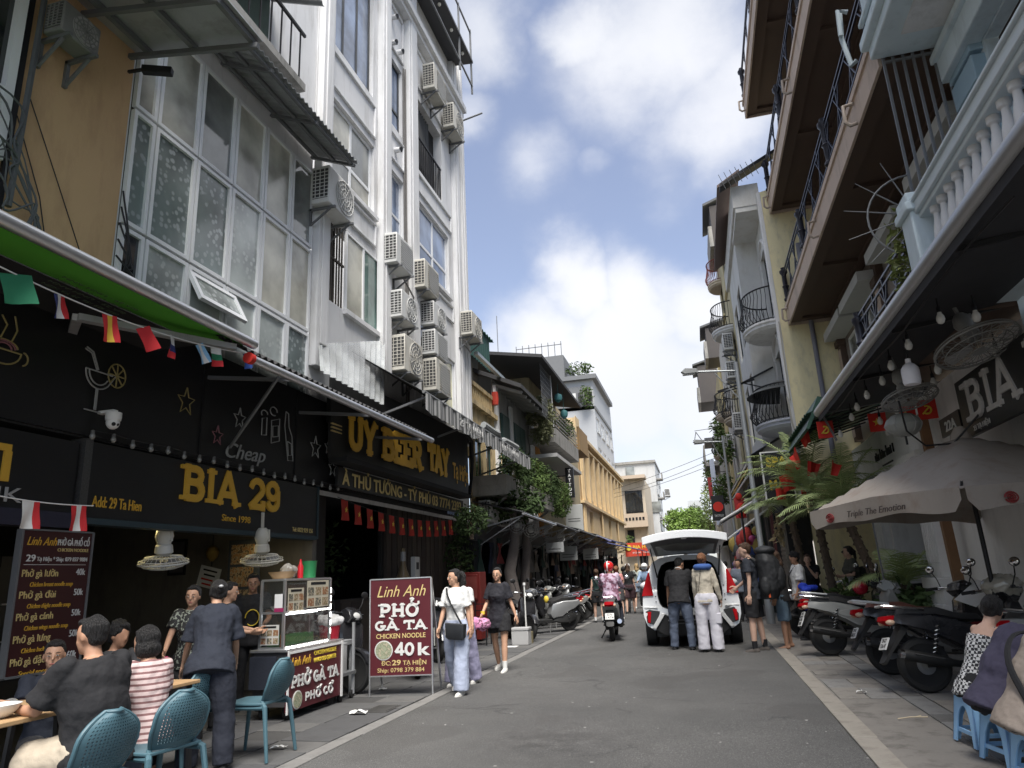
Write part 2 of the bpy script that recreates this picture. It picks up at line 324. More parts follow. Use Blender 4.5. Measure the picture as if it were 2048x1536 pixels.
def slab(s,parent,m,p,right,up,h,w,t=.17,ext=.02,serif=True,marks=(),name='lettering',each=True,wt=None):
    """slab-serif letters; each letter one mesh. p = left end of the baseline"""
    r=Vector(right).normalized(); u=Vector(up).normalized(); n=r.cross(u).normalized(); p=Vector(p)
    tot=sum(GL[c][0] for c in s); sx=w/tot; x=0; wt=wt or t*h
    for ci,c in enumerate(s):
        adv,st,se=GL[c]; mb=MB(); k=0
        def seg(a,b,wd,k):
            A=p+r*((x+a[0])*sx)+u*(a[1]*h); B=p+r*((x+b[0])*sx)+u*(b[1]*h); d=(B-A)
            if d.length<1e-6: return
            d.normalize(); q=n.cross(d)*wd/2; e=ext+k*.0006
            A2=A-d*wd*.25*(k%2);B2=B+d*wd*.25
            mb.add([A2-q,A2+q,B2+q,B2-q,A2-q+n*e,A2+q+n*e,B2+q+n*e,B2-q+n*e],[(0,1,2,3),(4,7,6,5),(0,4,5,1),(1,5,6,2),(2,6,7,3),(3,7,4,0)])
        for pl in st:
            pl=[(a,min(max(b,0),1)) for a,b in pl]
            for a,b in zip(pl,pl[1:]): seg(a,b,wt,k); k+=1
        if serif:
            for (a,b) in se:
                yy=.06 if b<.5 else .94; seg((a-.15,yy),(a+.15,yy),h*.12,k); k+=1
        for (i2,kind) in marks:
            if i2!=ci: continue
            M_={'grave':[[(.22,1.38),(.48,1.14)]],'acute':[[(.56,1.40),(.34,1.16)]],'hook':[[(.28,1.36),(.42,1.42),(.5,1.32),(.38,1.2),(.38,1.1)]],'horn':[[(.64,.86),(.82,1.0),(.80,1.14)]],'circ':[[(.16,1.1),(.4,1.28),(.64,1.1)]],'dot':[[(.36,-.25),(.46,-.25)]]}
            for kk in kind.split('+'):
                for pl in M_[kk]:
                    if 'circ' in kind and kk in('acute','hook'): pl=[(a+.3,b+.08) for a,b in pl]
                    for a,b in zip(pl,pl[1:]): seg(a,b,wt*.6,k); k+=1
        if mb.v: mb.build(name,m,parent,smooth=0)
        x+=adv
# ---------------------------------------------------------------- building helpers
def facade(mb,X,sg,y0,y1,z0,z1,opens,dep=.25):
    """wall face in the plane x=X looking toward sg, with openings (y0,y1,z0,z1) and their reveals"""
    ys=sorted({y0,y1,*[min(max(v,y0),y1) for o in opens for v in o[:2]]}); zs=sorted({z0,z1,*[min(max(v,z0),z1) for o in opens for v in o[2:4]]})
    for a,b in zip(ys,ys[1:]):
        for c,d in zip(zs,zs[1:]):
            my,mz=(a+b)/2,(c+d)/2
            if any(o[0]<my<o[1] and o[2]<mz<o[3] for o in opens): continue
            mb.add([(X,a,c),(X,b,c),(X,b,d),(X,a,d)],[(0,1,2,3) if sg>0 else (3,2,1,0)])
    for o in opens:
        a,b,c,d=o[:4]; I=X-sg*dep
        mb.add([(X,a,c),(X,b,c),(X,b,d),(X,a,d),(I,a,c),(I,b,c),(I,b,d),(I,a,d)],[(0,1,5,4),(1,2,6,5),(2,3,7,6),(3,0,4,7)])
def window(parent,X,sg,y0,y1,z0,z1,nv=2,nh=1,fm=None,pm=None,dep=.1,fw=.06,sill=None,name='window',fd=.05,hs=None):
    """framed window set dep behind plane X; one pane per light"""
    a=X-sg*dep; b=a+sg*fd; mb=MB()
    ys=[y0+(y1-y0)*i/nv for i in range(nv+1)]; zs=hs or [z0+(z1-z0)*i/nh for i in range(nh+1)]
    mb.box(a,b,y0,y1,z0,z0+fw).box(a,b,y0,y1,z1-fw,z1).box(a,b,y0,y0+fw,z0+fw,z1-fw).box(a,b,y1-fw,y1,z0+fw,z1-fw)
    for y in ys[1:-1]: mb.box(a,b-sg*.004,y-fw*.6,y+fw*.6,z0+fw,z1-fw)
    for z in zs[1:-1]: mb.box(a,b-sg*.008,y0+fw,y1-fw,z-fw*.6,z+fw*.6)
    w=mb.build(name,fm,parent)
    pms=pm if isinstance(pm,list) else [pm]
    for i in range(nv):
        for j in range(len(zs)-1):
            q=MB(); q.box(a+sg*.01,a+sg*.022,ys[i]+fw*.5,ys[i+1]-fw*.5,zs[j]+fw*.5,zs[j+1]-fw*.5)
            q.build('pane',pms[(i+j)%len(pms)],w,smooth=0)
    if sill:
        MB().box(X-sg*.02,X+sg*.09,y0-.08,y1+.08,z0-.1,z0-.01).build('sill',sill,w)
    return w
def corrug(mb,P00,P10,P01,P11,waves,amp,th=.012,per=6):
    """corrugated sheet; waves run across u (P00->P10), ridges along v"""
    P00,P10,P01,P11=map(Vector,(P00,P10,P01,P11)); n=(P10-P00).cross(P01-P00).normalized()
    if n.z<0: n=-n
    def fn(u,v): return tuple(P00.lerp(P10,u).lerp(P01.lerp(P11,u),v)+n*amp*math.sin(u*waves*2*PI))
    mb.sheet(fn,int(waves*per),1,th,n)
def leaves(mb,c,r,n,size=.12,seed=1,droop=0,aspect=.45):
    """many leaf blades scattered through a blobby volume"""
    rd=random.Random(seed); c=Vector(c)
    for _ in range(n):
        while True:
            p=Vector((rd.uniform(-1,1),rd.uniform(-1,1),rd.uniform(-1,1)))
            if p.length<=1 and noise.noise(Vector((p.x*1.7+seed,p.y*1.7,p.z*1.7)))>-.22: break
        q=c+Vector((p.x*r[0],p.y*r[1],p.z*r[2]))
        d=Vector((rd.gauss(0,1),rd.gauss(0,1),rd.gauss(0,.6)-droop)).normalized(); s_=size*rd.uniform(.6,1.3)
        u,v=frame_from(d); a=rd.uniform(0,6.28); w=(u*math.cos(a)+v*math.sin(a))*s_*aspect
        k=(u*-math.sin(a)+v*math.cos(a))*s_*.12
        mb.add([q,q+d*s_*.45+w*.5+k,q+d*s_,q+d*s_*.45-w*.5+k],[(0,1,2),(0,2,3)])
# ---------------------------------------------------------------- palette
m_asph=None
W_white=mat('white_render',(.70,.70,.70),.8,var=.10,scale=1.3,bump=.15,bscale=30,stain=(.40,.39,.37),stain_amt=.65,stain_scale=(1.4,1.4,.22))
W_grey=mat('grey_render',(.42,.42,.42),.85,var=.18,scale=1.6,bump=.2,stain=(.12,.12,.11),stain_amt=.6)
W_orange=mat('mustard_render',(.54,.355,.195),.8,var=.08,scale=1.2,bump=.2,bscale=25,stain=(.36,.22,.12),stain_amt=.65)
W_yellow=mat('pale_yellow_render',(.82,.73,.46),.85,var=.10,scale=1.5,bump=.2,bscale=20,stain=(.42,.39,.29),stain_amt=.6,stain_scale=(2,2,.8))
W_ystain=mat('stained_yellow_render',(.60,.46,.25),.85,var=.14,scale=1.5,bump=.2,bscale=20,stain=(.10,.075,.05),stain_amt=.9,stain_lo=.46,stain_hi=.66)
W_ochre=mat('ochre_render',(.62,.47,.27),.85,var=.10,scale=1.2,bump=.2,stain=(.30,.19,.09),stain_amt=.55)
W_blue=mat('pale_blue_render',(.60,.69,.73),.75,var=.07,scale=1.4,bump=.12,stain=(.30,.36,.38),stain_amt=.5)
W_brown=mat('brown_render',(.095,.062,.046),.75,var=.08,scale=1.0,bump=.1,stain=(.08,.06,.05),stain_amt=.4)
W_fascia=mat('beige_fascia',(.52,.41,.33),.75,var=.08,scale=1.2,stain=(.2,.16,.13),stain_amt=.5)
W_concrete=mat('old_concrete',(.32,.31,.29),.9,var=.25,scale=3,bump=.3,stain=(.08,.085,.07),stain_amt=.8)
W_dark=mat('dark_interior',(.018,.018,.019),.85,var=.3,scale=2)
W_black=mat('black_panel',(.012,.012,.013),.38,var=.35,scale=1.4,spec=.5)
W_tile=mat('far_pale_render',(.52,.53,.53),.85,var=.12,scale=1,stain=(.33,.33,.32),stain_amt=.6)
W_cream=mat('cream_render',(.55,.47,.36),.85,var=.1,scale=1,stain=(.28,.22,.16),stain_amt=.6)
M_pvc=mat('white_pvc',(.76,.77,.78),.4,var=.04,scale=2)
M_alu=mat('aluminium',(.62,.63,.64),.32,.85,var=.06)
M_steel=mat('painted_steel_grey',(.16,.165,.17),.55,.2,var=.2,scale=5)
M_galv=mat('galvanised_sheet',(.40,.41,.42),.5,.35,var=.18,scale=3,stain=(.13,.11,.09),stain_amt=.5)
M_black=mat('black_iron',(.02,.02,.022),.5,.3,var=.2)
M_rail=mat('dark_railing_paint',(.022,.022,.032),.35,.2,var=.15)
M_rubber=mat('rubber',(.018,.018,.018),.75,var=.2,scale=20)
M_chrome=mat('chrome',(.62,.63,.65),.16,1,var=.04)
M_plblack=mat('black_plastic',(.02,.02,.021),.42,var=.15)
M_ac=mat('ac_white',(.62,.62,.60),.5,var=.06,scale=3,stain=(.36,.34,.30),stain_amt=.5)
M_acdark=mat('ac_grille_dark',(.05,.05,.05),.6)
M_acmesh=mat('ac_fan_guard',(.36,.36,.35),.5,var=.1)
M_wood=mat('wood_brown',(.22,.12,.06),.55,var=.25,scale=9)
M_woodlt=mat('wood_light',(.42,.27,.14),.5,var=.2,scale=9)
M_leaf=mat('leaf_green',(.075,.115,.035),.75,var=.5,scale=3,spec=.15)
M_leafdk=mat('leaf_dark_green',(.045,.07,.028),.8,var=.5,scale=3,spec=.12)
M_palm=mat('palm_leaf',(.32,.39,.17),.5,var=.4,scale=2,spec=.35)
M_bark=mat('bark',(.10,.075,.055),.9,var=.4,scale=14,bump=.6,bscale=30)
M_gold=mat('sign_gold',(.62,.36,.045),.45,var=.06)
M_goldem=mat('sign_gold_pale',(.60,.47,.20),.5,var=.1)
M_white=mat('white_paint',(.74,.74,.73),.5,var=.04)
M_offw=mat('off_white_print',(.62,.62,.60),.6,var=.05)
M_red=mat('red_cloth',(.55,.03,.02),.7,var=.12)
M_yel=mat('yellow_print',(.70,.52,.06),.6,var=.05)
M_maroon=mat('maroon_panel',(.085,.012,.018),.45,var=.1,scale=3)
M_teal=mat('teal_plastic',(.060,.125,.155),.5,var=.08,scale=6,bump=.1,bscale=90)
M_bluest=mat('light_blue_plastic',(.30,.54,.82),.38,var=.06,scale=6)
M_mirror=mat('mirror',(.82,.84,.86),.03,1,var=.01)
M_redlens=mat('red_lens',(.34,.004,.008),.6,var=.1,spec=.06)
M_amber=mat('clear_lens',(.50,.34,.24),.3,var=.1,spec=.5)
M_cloth=mat('umbrella_cloth',(.31,.275,.24),.85,var=.12,scale=2,bump=.1,stain=(.22,.15,.12),stain_amt=.55,stain_scale=(2,2,2))
G_skyrefl=glass('window_glass_painted_sky',(.22,.28,.40),.03)  # blue of the reflected sky is painted into the pane colour
G_dark=glass('window_glass_dark',(.02,.024,.027),.05)
G_mid=glass('window_glass_grey',(.20,.21,.20),.06)
G_cream=glass('window_glass_curtain',(.44,.43,.37),.16,spec=.45)
G_dots=glass('window_film_dots',(.13,.16,.155),.12,spots=(.36,.40,.40),scale=11)
G_dotlt=glass('window_film_pale',(.34,.37,.355),.14,spots=(.50,.53,.51),scale=11)
# ---------------------------------------------------------------- ground
def asphalt():
    m=bpy.data.materials.new('asphalt'); m.use_nodes=True; t=m.node_tree; b=t.nodes['Principled BSDF']; L=t.links.new
    co=t.nodes.new('ShaderNodeTexCoord')
    def nz(s,d=5,r=.6):
        n=t.nodes.new('ShaderNodeTexNoise'); n.inputs['Scale'].default_value=s; n.inputs['Detail'].default_value=d; n.inputs['Roughness'].default_value=r; L(co.outputs['Object'],n.inputs[0]); return n.outputs[0]
    def mr(v,a,b_,c,d):
        n=t.nodes.new('ShaderNodeMapRange'); L(v,n.inputs[0])
        for i,q in enumerate((a,b_,c,d)): n.inputs[i+1].default_value=q
        return n.outputs[0]
    def mix(f,a,c):
        n=t.nodes.new('ShaderNodeMix'); n.data_type='RGBA'; L(f,n.inputs[0])
        for i,q in ((6,a),(7,c)):
            if isinstance(q,tuple): n.inputs[i].default_value=(*q,1)
            else: L(q,n.inputs[i])
        return n.outputs[2]
    base=mix(mr(nz(.55,4),.35,.65,0,1),(.080,.079,.077),(.120,.117,.113))
    base=mix(mr(nz(70,3,.85),.40,.62,0,.85),base,(.045,.045,.045))
    base=mix(mr(nz(110,2,.8),.60,.68,0,.9),base,(.30,.30,.29))
    base=mix(mr(nz(1.9,9,.75),.58,.70,0,.55),base,(.055,.053,.05))
    v=t.nodes.new('ShaderNodeTexVoronoi'); v.feature='DISTANCE_TO_EDGE'; v.inputs['Scale'].default_value=.42; dv=t.nodes.new('ShaderNodeVectorMath'); dv.operation='MULTIPLY_ADD'; nn=t.nodes.new('ShaderNodeTexNoise'); nn.inputs['Scale'].default_value=1.8; nn.inputs['Detail'].default_value=7; L(co.outputs['Object'],nn.inputs[0]); L(nn.outputs['Color'],dv.inputs[0]); dv.inputs[1].default_value=(.9,.9,0); L(co.outputs['Object'],dv.inputs[2]); L(dv.outputs[0],v.inputs['Vector'])
    cr=t.nodes.new('ShaderNodeMath'); cr.operation='MULTIPLY'; L(mr(v.outputs['Distance'],.002,.010,.45,0),cr.inputs[0]); L(mr(nz(.8,3),.50,.56,0,1),cr.inputs[1]); base=mix(cr.outputs[0],base,(.025,.025,.025))
    base=mix(mr(nz(.35,2),.56,.57,0,.35),base,(.060,.058,.056)); base=mix(mr(nz(6,6,.7),.60,.72,0,.5),base,(.15,.148,.142))
    # pale litter flecks, a worn patch near the camera
    base=mix(mr(nz(11,1,.5),.775,.79,0,.7),base,(.42,.41,.39))
    g=t.nodes.new('ShaderNodeVectorMath'); g.operation='DISTANCE'; L(co.outputs['Object'],g.inputs[0]); g.inputs[1].default_value=(-1.5,6.75,0)
    a=t.nodes.new('ShaderNodeMath'); a.operation='MULTIPLY'; L(mr(g.outputs['Value'],.15,1.0,1,0),a.inputs[0]); L(mr(nz(3.2,8,.7),.40,.58,0,.65),a.inputs[1])
    base=mix(a.outputs[0],base,(.040,.039,.038))
    L(base,b.inputs['Base Color']); b.inputs['Roughness'].default_value=.82; b.inputs['Specular IOR Level'].default_value=.35
    bp=t.nodes.new('ShaderNodeBump'); bp.inputs['Strength'].default_value=.55; bp.inputs['Distance'].default_value=.008; L(nz(120,3,.7),bp.inputs['Height']); L(bp.outputs[0],b.inputs['Normal'])
    return m
m_asph=asphalt()
def bumpy(x0,x1,y0,y1,z,n=40):
    mb=MB(); mb.grid(lambda u,v:(x0+(x1-x0)*u,y0+(y1-y0)*v,z+.012*noise.noise(Vector(((x0+(x1-x0)*u)*.5,(y0+(y1-y0)*v)*.5,3)))),max(2,int((x1-x0)*2)),n); return mb
struct('ground',MB().add([(-300,-300,-.06),(300,-300,-.06),(300,500,-.06),(-300,500,-.06)],[(0,1,2,3)]),mat('ground_earth',(.09,.088,.085),.9))
struct('road',bumpy(-3.47,1.06,-8,95,0,220),m_asph)
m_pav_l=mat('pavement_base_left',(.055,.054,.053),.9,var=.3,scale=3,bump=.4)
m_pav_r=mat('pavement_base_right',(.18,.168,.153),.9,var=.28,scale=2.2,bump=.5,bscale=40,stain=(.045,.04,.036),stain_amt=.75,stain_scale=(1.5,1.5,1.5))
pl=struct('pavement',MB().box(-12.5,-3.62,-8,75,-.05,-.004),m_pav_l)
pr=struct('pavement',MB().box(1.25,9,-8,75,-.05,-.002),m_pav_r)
# kerb strips: pale flush stones laid end to end
def kerb(x0,x1,y0,y1,st,m,seed):
    k=struct('kerb',MB().box(x0,x1,-8,75,-.06,-.012),m_pav_l)
    rd=random.Random(seed); mm={}
    y=y0
    for i in range(int((y1-y0)/st)):
        key=rd.randint(0,4)
        if key not in mm:
            j=rd.uniform(-.008,.008); mm[key]=MB().box(x0+.004,x1-.004+j,.006,st-.006,-.02,.012+rd.uniform(-.003,.005)).mesh('kerb_stone',m)
        link('kerb_stone',mm[key],k,bevel=.006,loc=(0,y+i*st,0))
    return k
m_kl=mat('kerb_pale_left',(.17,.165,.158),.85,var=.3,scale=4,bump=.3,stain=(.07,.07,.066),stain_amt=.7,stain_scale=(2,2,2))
m_kr=mat('kerb_pale_right',(.25,.23,.20),.85,var=.25,scale=4,bump=.3,stain=(.12,.10,.085),stain_amt=.6,stain_scale=(2,2,2))
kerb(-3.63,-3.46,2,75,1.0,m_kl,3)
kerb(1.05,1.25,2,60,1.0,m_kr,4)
# paving slabs
def slabs(par,xs,ys,th,seed,mats,skip=.0,gap=.012,off=None):
    rd=random.Random(seed); lib={}
    n=0
    for j in range(len(ys)-1):
        for i in range(len(xs)-1):
            if rd.random()<skip: continue
            w=xs[i+1]-xs[i]-gap; l=ys[j+1]-ys[j]-gap; k=(round(w,2),round(l,2),rd.randint(0,len(mats)-1),rd.randint(0,1))
            if k not in lib: lib[k]=MB().box(-w/2,w/2,-l/2,l/2,-.02,0).mesh('paving_slab',mats[k[2]])
            o=link('paving_slab',lib[k],par,bevel=.004,loc=((xs[i]+xs[i+1])/2+((j%2)*off if off else 0),(ys[j]+ys[j+1])/2,th+rd.uniform(-.004,.006)))
            o.rotation_euler=(rd.uniform(-.006,.006),rd.uniform(-.006,.006),rd.uniform(-.004,.004)); n+=1
    return n
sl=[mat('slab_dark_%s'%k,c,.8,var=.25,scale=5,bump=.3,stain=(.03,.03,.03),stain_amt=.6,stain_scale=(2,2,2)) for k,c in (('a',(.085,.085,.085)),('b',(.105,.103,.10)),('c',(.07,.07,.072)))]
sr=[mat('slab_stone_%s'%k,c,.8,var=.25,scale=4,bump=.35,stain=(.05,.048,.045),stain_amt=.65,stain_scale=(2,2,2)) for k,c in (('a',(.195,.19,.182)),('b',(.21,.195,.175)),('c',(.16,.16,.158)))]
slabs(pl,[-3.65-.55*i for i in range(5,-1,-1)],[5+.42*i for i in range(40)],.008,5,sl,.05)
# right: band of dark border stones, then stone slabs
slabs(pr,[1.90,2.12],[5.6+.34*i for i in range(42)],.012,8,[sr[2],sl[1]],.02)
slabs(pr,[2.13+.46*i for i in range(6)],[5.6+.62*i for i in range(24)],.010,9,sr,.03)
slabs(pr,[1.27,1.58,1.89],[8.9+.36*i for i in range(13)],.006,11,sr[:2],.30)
# cast iron cover set in the left pavement
cv=MB().box(-4.02,-3.72,8.1,8.55,-.01,.016)
for i in range(6): cv.box(-4.0,-3.74,8.14+.065*i,8.17+.065*i,.016,.022)
tag(cv.build('drain_cover',mat('iron_cover',(.09,.088,.085),.6,.6),bevel=.003),'dark iron drain cover in the pavement in front of the noodle cart','drain cover')
# litter
lm=mat('tissue_white',(.72,.72,.70),.9)
for i,(x,y,s,lab) in enumerate(((-4.02,8.0,.10,'crumpled white tissue lying on the pavement in front of the noodle cart'),(-4.0,6.35,.07,'small white paper scrap beside the empty teal chair'),(-4.5,9.7,.06,'white paper scrap at the foot of the maroon sandwich board'),(1.55,9.2,.05,'pale scrap of paper on the brown right-hand pavement'))):
    rd=random.Random(i+40); mb=MB()
    mb.grid(lambda u,v:((u-.5)*s*2+rd.uniform(-.01,.01),(v-.5)*s+rd.uniform(-.01,.01),.012+rd.uniform(0,.55)*s*(1-abs(u-.5))),5,4)
    o=mb.build('paper_scrap',lm); o.location=(x,y,.008); tag(o,lab,'litter')
st=MB().tube([(0,0,0),(.12,.03,.01),(.26,.02,.012)],.006,5).tube([(.15,.03,.01),(.22,.09,.012)],.004,5); o=st.build('twig',mat('straw',(.5,.42,.3),.9)); o.location=(1.58,7.75,.016); tag(o,'dry pale twig lying on the brown pavement near the blue stools','twig')
# ---------------------------------------------------------------- left side: facades in the plane x=-6
XL=-6.0
def facade_panel(par,y0,y1,z0,z1,m,proud=.05,w=.05,name='wall_panel'):
    mb=MB(); X=XL
    mb.box(X,X+proud,y0,y1,z0,z0+w).box(X,X+proud,y0,y1,z1-w,z1).box(X,X+proud,y0,y0+w,z0+w,z1-w).box(X,X+proud,y1-w,y1,z0+w,z1-w)
    return mb.build(name,m,par,bevel=.01)
# --- mustard building
b=thing('building','mustard yellow rendered building with a white framed window at the left edge','building',(-6,5,0))
b.location=(0,0,0)
mb=MB(); facade(mb,XL,1,-3,5.82,2.95,9.6,[(1.5,4.42,5.45,9.3)],.2); mb.add([(XL,5.82,2.95),(XL-6,5.82,2.95),(XL-6,5.82,9.6),(XL,5.82,9.6)],[(0,1,2,3)]); mb.build('wall',W_orange,b,smooth=0)
window(b,XL,1,1.5,4.42,5.45,9.3,2,2,M_pvc,G_dark,.04,.09,hs=[5.45,6.15,9.3],fd=.09)
MB().box(XL-.02,XL+.03,4.44,4.50,4.5,9.2).build('downpipe',M_black,b)
# --- bia shop building with glazed front
b=thing('building','white building with a large grid of white framed windows above the beer shop sign','building')
mb=MB(); facade(mb,XL-.02,1,5.84,9.94,2.95,14.5,[(5.86,9.92,4.38,8.62)],.35); mb.build('wall',W_white,b,smooth=0)
MB().box(XL-.45,XL-.40,5.86,9.92,4.38,8.62).build('inner_wall',mat('room_beige',(.30,.28,.23),.9,var=.35,scale=1.2),b)
yc=[5.50,6.23,6.98,7.73,8.48,9.24,9.92]
yc[0]=5.86
rows=[(4.40,5.52,[G_dark,G_dotlt,G_dotlt,G_dotlt,G_dotlt,G_dots]),(5.56,7.06,[G_dots,G_dots,G_dots,G_dotlt,G_cream,G_cream]),(7.10,8.58,[G_cream,G_cream,G_mid,G_cream,G_cream,G_mid])]
for ri,(z0,z1,pm) in enumerate(rows):
    for i in range(6):
        window(b,XL+.06,1,yc[i]+.012,yc[i+1]-.012,z0,z1,1,1,M_pvc,pm[i],.08,.05,fd=.06)
# a window leaf tilted open in the bottom row
fr=MB(); w_=.07
o=thing('open_window_leaf','','window'); bpy.data.objects.remove(o)
fr.box(0,.05,0,.95,0,w_).box(0,.05,0,.95,-.40,-.40+w_).box(0,.05,0,w_,-.40+w_,0).box(0,.05,.95-w_,.95,-.40+w_,0)
lf=fr.build('window_leaf',M_pvc,b); lf.location=(XL+.03,6.99,5.36); lf.rotation_euler=(0,R(-28),0)
MB().box(.015,.03,w_,.95-w_,-.40+w_,0).build('pane',G_dotlt,lf,smooth=0)
# corrugated canopy above the glazing (its own thing)
c=thing('awning','grey corrugated metal awning over the glazed upper floor','awning')
mb=MB(); corrug(mb,(XL,6.0,8.98),(XL,9.95,8.98),(-5.12,6.0,8.62),(-5.12,9.95,8.62),34,.016); mb.build('roof_sheet',M_galv,c)
for x,z in ((-5.92,8.90),(-5.55,8.745),(-5.2,8.60)): MB().box(x-.025,x+.025,6.02,9.9,z-.05,z).build('purlin',M_steel,c)
for y in (6.1,7.35,8.6,9.85): MB().bar((XL,y,8.885),(-5.14,y,8.535),.05).build('rafter',M_steel,c)
# flat canopy in front of the mustard wall
c=thing('canopy','flat grey sheet metal canopy with dark beams above the mustard wall','canopy')
MB().sheet(lambda u,v:(XL+1.78*u,1.2+4.62*v,7.82-.32*u),4,8,.02).build('roof_sheet',M_galv,c)
for x in (-5.75,-5.1,-4.3): MB().bar((x,1.2,7.77-.18*(x+6)),(x,5.8,7.77-.18*(x+6)),.055,.07).build('beam',M_steel,c)
for y in (2.4,3.4,4.35,5.05,5.74): MB().bar((XL,y,7.70),(-4.22,y,7.38),.05,.06).build('cross_beam',M_steel,c)
# upper floor left: green wall, railing, small corrugated roof
b2=thing('building','dark green upper storey with a railed balcony behind the flat canopy','building')
MB().box(-9,-5.98,1,8.38,8.99,13).build('wall',mat('dull_green_wall',(.10,.14,.12),.85,var=.15,stain=(.05,.06,.05),stain_amt=.6),b2)
MB().box(-5.98,-5.25,1,8.38,8.99,9.12).build('balcony',W_concrete,b2)
rl=MB().box(-5.3,-5.26,1,8.36,10.0,10.05).build('railing',M_black,b2)
for i in range(28): MB().box(-5.29,-5.27,1.2+.26*i,1.22+.26*i,9.12,10.0).build('baluster',M_black,rl,smooth=0)
mb=MB(); corrug(mb,(-5.98,1,11.0),(-5.98,8.45,11.0),(-5.0,1,10.62),(-5.0,8.45,10.62),56,.018); mb.build('roof',M_galv,b2)
# --- tall white building
wb=thing('building','tall white building with pilasters and many air conditioners on its front','building')
ops=[(10.45,12.32,11.95,15.2),(10.5,12.4,9.0,10.72),(10.55,12.72,6.42,8.12),(13.08,13.92,11.98,13.85),(13.2,14.0,9.05,10.75),(14.88,16.75,11.75,13.9),(15.0,17.2,9.0,10.85),(16.7,17.5,5.3,7.2),(15,16.5,6.9,8.2)]
mb=MB(); facade(mb,XL,1,9.96,18.4,2.9,18.6,ops,.28)
mb.add([(XL,18.4,2.9),(-14,18.4,2.9),(-14,18.4,18.6),(XL,18.4,18.6)],[(0,1,2,3)]); mb.add([(XL,9.96,8.9),(-14,9.96,8.9),(-14,9.96,18.6),(XL,9.96,18.6)],[(3,2,1,0)])
mb.build('wall',W_white,wb,smooth=0)
for (a,d,p) in ((9.97,10.36,.14),(12.55,12.98,.16),(14.08,14.62,.16),(17.55,17.95,.14),(18.02,18.38,.18)):
    q=MB().box(XL,XL+p,a,d,5.0,18.5).box(XL+p,XL+p+.03,a+.09,d-.09,5.4,18.2); q.build('pilaster',W_white,wb,bevel=.012)
MB().box(XL,XL+.3,9.96,18.4,15.75,15.95).box(XL,XL+.2,9.96,18.4,15.6,15.75).build('cornice',W_white,wb,bevel=.01)
for (a,d,z0,z1) in ((10.45,12.4,10.9,11.75),(10.45,12.45,8.3,8.85),(13.05,13.98,11.0,11.75),(14.8,17.4,11.05,11.6),(14.9,17.4,8.3,8.8),(14.75,17.4,14.2,15.4),(13.05,13.98,14.1,15.4)): facade_panel(wb,a,d,z0,z1,W_white)
fdk=mat('dark_window_frame',(.045,.05,.055),.4)
window(wb,XL,1,10.47,12.30,11.97,15.18,3,1,fdk,G_skyrefl,.14,.05)
window(wb,XL,1,10.52,12.38,9.02,10.7,2,2,M_pvc,[G_mid,G_cream],.12,.06,sill=W_white,hs=[9.02,9.62,10.7])
w5=window(wb,XL,1,11.2,12.70,6.44,8.1,2,1,M_pvc,[G_cream,glass('window_glass_green',(.12,.19,.17),.06)],.04,.05,sill=W_white)
bk=MB().box(XL-.3,XL-.26,10.55,11.2,6.42,8.12).build('door_recess',W_dark,wb)
g=MB().box(XL-.06,XL-.02,10.56,11.18,7.30,7.34).build('window_bars',mat('rusty_iron',(.10,.085,.07),.8,.2),wb)
for i in range(6): MB().box(XL-.055,XL-.03,10.6+.1*i,10.63+.1*i,6.45,8.1).build('bar',MATS['rusty_iron'],g,smooth=0)
window(wb,XL,1,13.1,13.9,12.0,13.83,1,2,fdk,G_skyrefl,.12,.05,hs=[12.0,12.55,13.83])
window(wb,XL,1,13.22,13.98,9.07,10.73,1,2,M_pvc,G_skyrefl,.12,.05,hs=[9.07,9.7,10.73])
window(wb,XL,1,15.02,17.18,9.02,10.83,2,2,M_pvc,G_skyrefl,.12,.06,hs=[9.02,9.75,10.83],sill=W_white)
window(wb,XL,1,16.72,17.48,5.32,7.18,1,1,M_pvc,glass('window_glass_yellowish',(.50,.48,.30),.2),.1,.06)
window(wb,XL,1,15.02,16.48,6.92,8.18,2,1,M_pvc,G_mid,.1,.06)
# loggia with railing and curtain
MB().box(XL-.28,XL-.24,14.88,16.75,11.75,13.9).build('door_recess',W_dark,wb)
mb=MB(); mb.sheet(lambda u,v:(XL-.16+.03*math.sin(u*60),14.9+1.2*u,12.2+1.65*v),40,1,.006,(1,0,0)); mb.build('curtain',mat('grey_curtain',(.085,.085,.085),.8),wb)
r_=MB().box(XL-.05,XL-.01,14.9,16.74,12.75,12.8).build('railing',M_black,wb)
for i in range(15): MB().box(XL-.045,XL-.02,14.95+.125*i,14.97+.125*i,11.76,12.75).build('baluster',M_black,r_,smooth=0)
for (y,z) in ((13.25,14.2),(13.65,14.25),(13.5,11.35),(14.35,11.05),(13.3,15.0)):
    MB().tube([(XL-.05,y,z),(XL+.16,y,z-.01)],.065,12,caps=False).build('vent_pipe',W_white,wb); 
    MB().tube([(XL+.14,y,z),(XL+.168,y,z-.01)],.067,12).build('vent_mouth',M_black,wb)
# roof terrace canopy with bulbs and pipes
rc=thing('rooftop_canopy','dark rooftop terrace canopy with small bulbs on top of the tall white building','canopy')
MB().sheet(lambda u,v:(-8+2.75*u,12.6+5.2*v,17.35-.3*u),3,5,.09).build('roof_sheet',mat('dark_canopy_board',(.07,.07,.072),.7),rc)
for y in (14.2,15.2,16.2,17.2): MB().ell((-5.4,y,16.98),(.05,.05,.06),10,6).build('bulb',mat('bulb_glass_pale',(.7,.68,.6),.15),rc)
for x,y in ((-5.3,17.75),(-5.3,16.6)): MB().bar((x,y,15.9),(x,y,18.3),.05).build('post',M_steel,rc)
for z in (16.2,18.2): MB().bar((-5.3,12.6,z+.05),(-5.3,17.8,z),.045).build('pipe_rail',M_steel,rc)
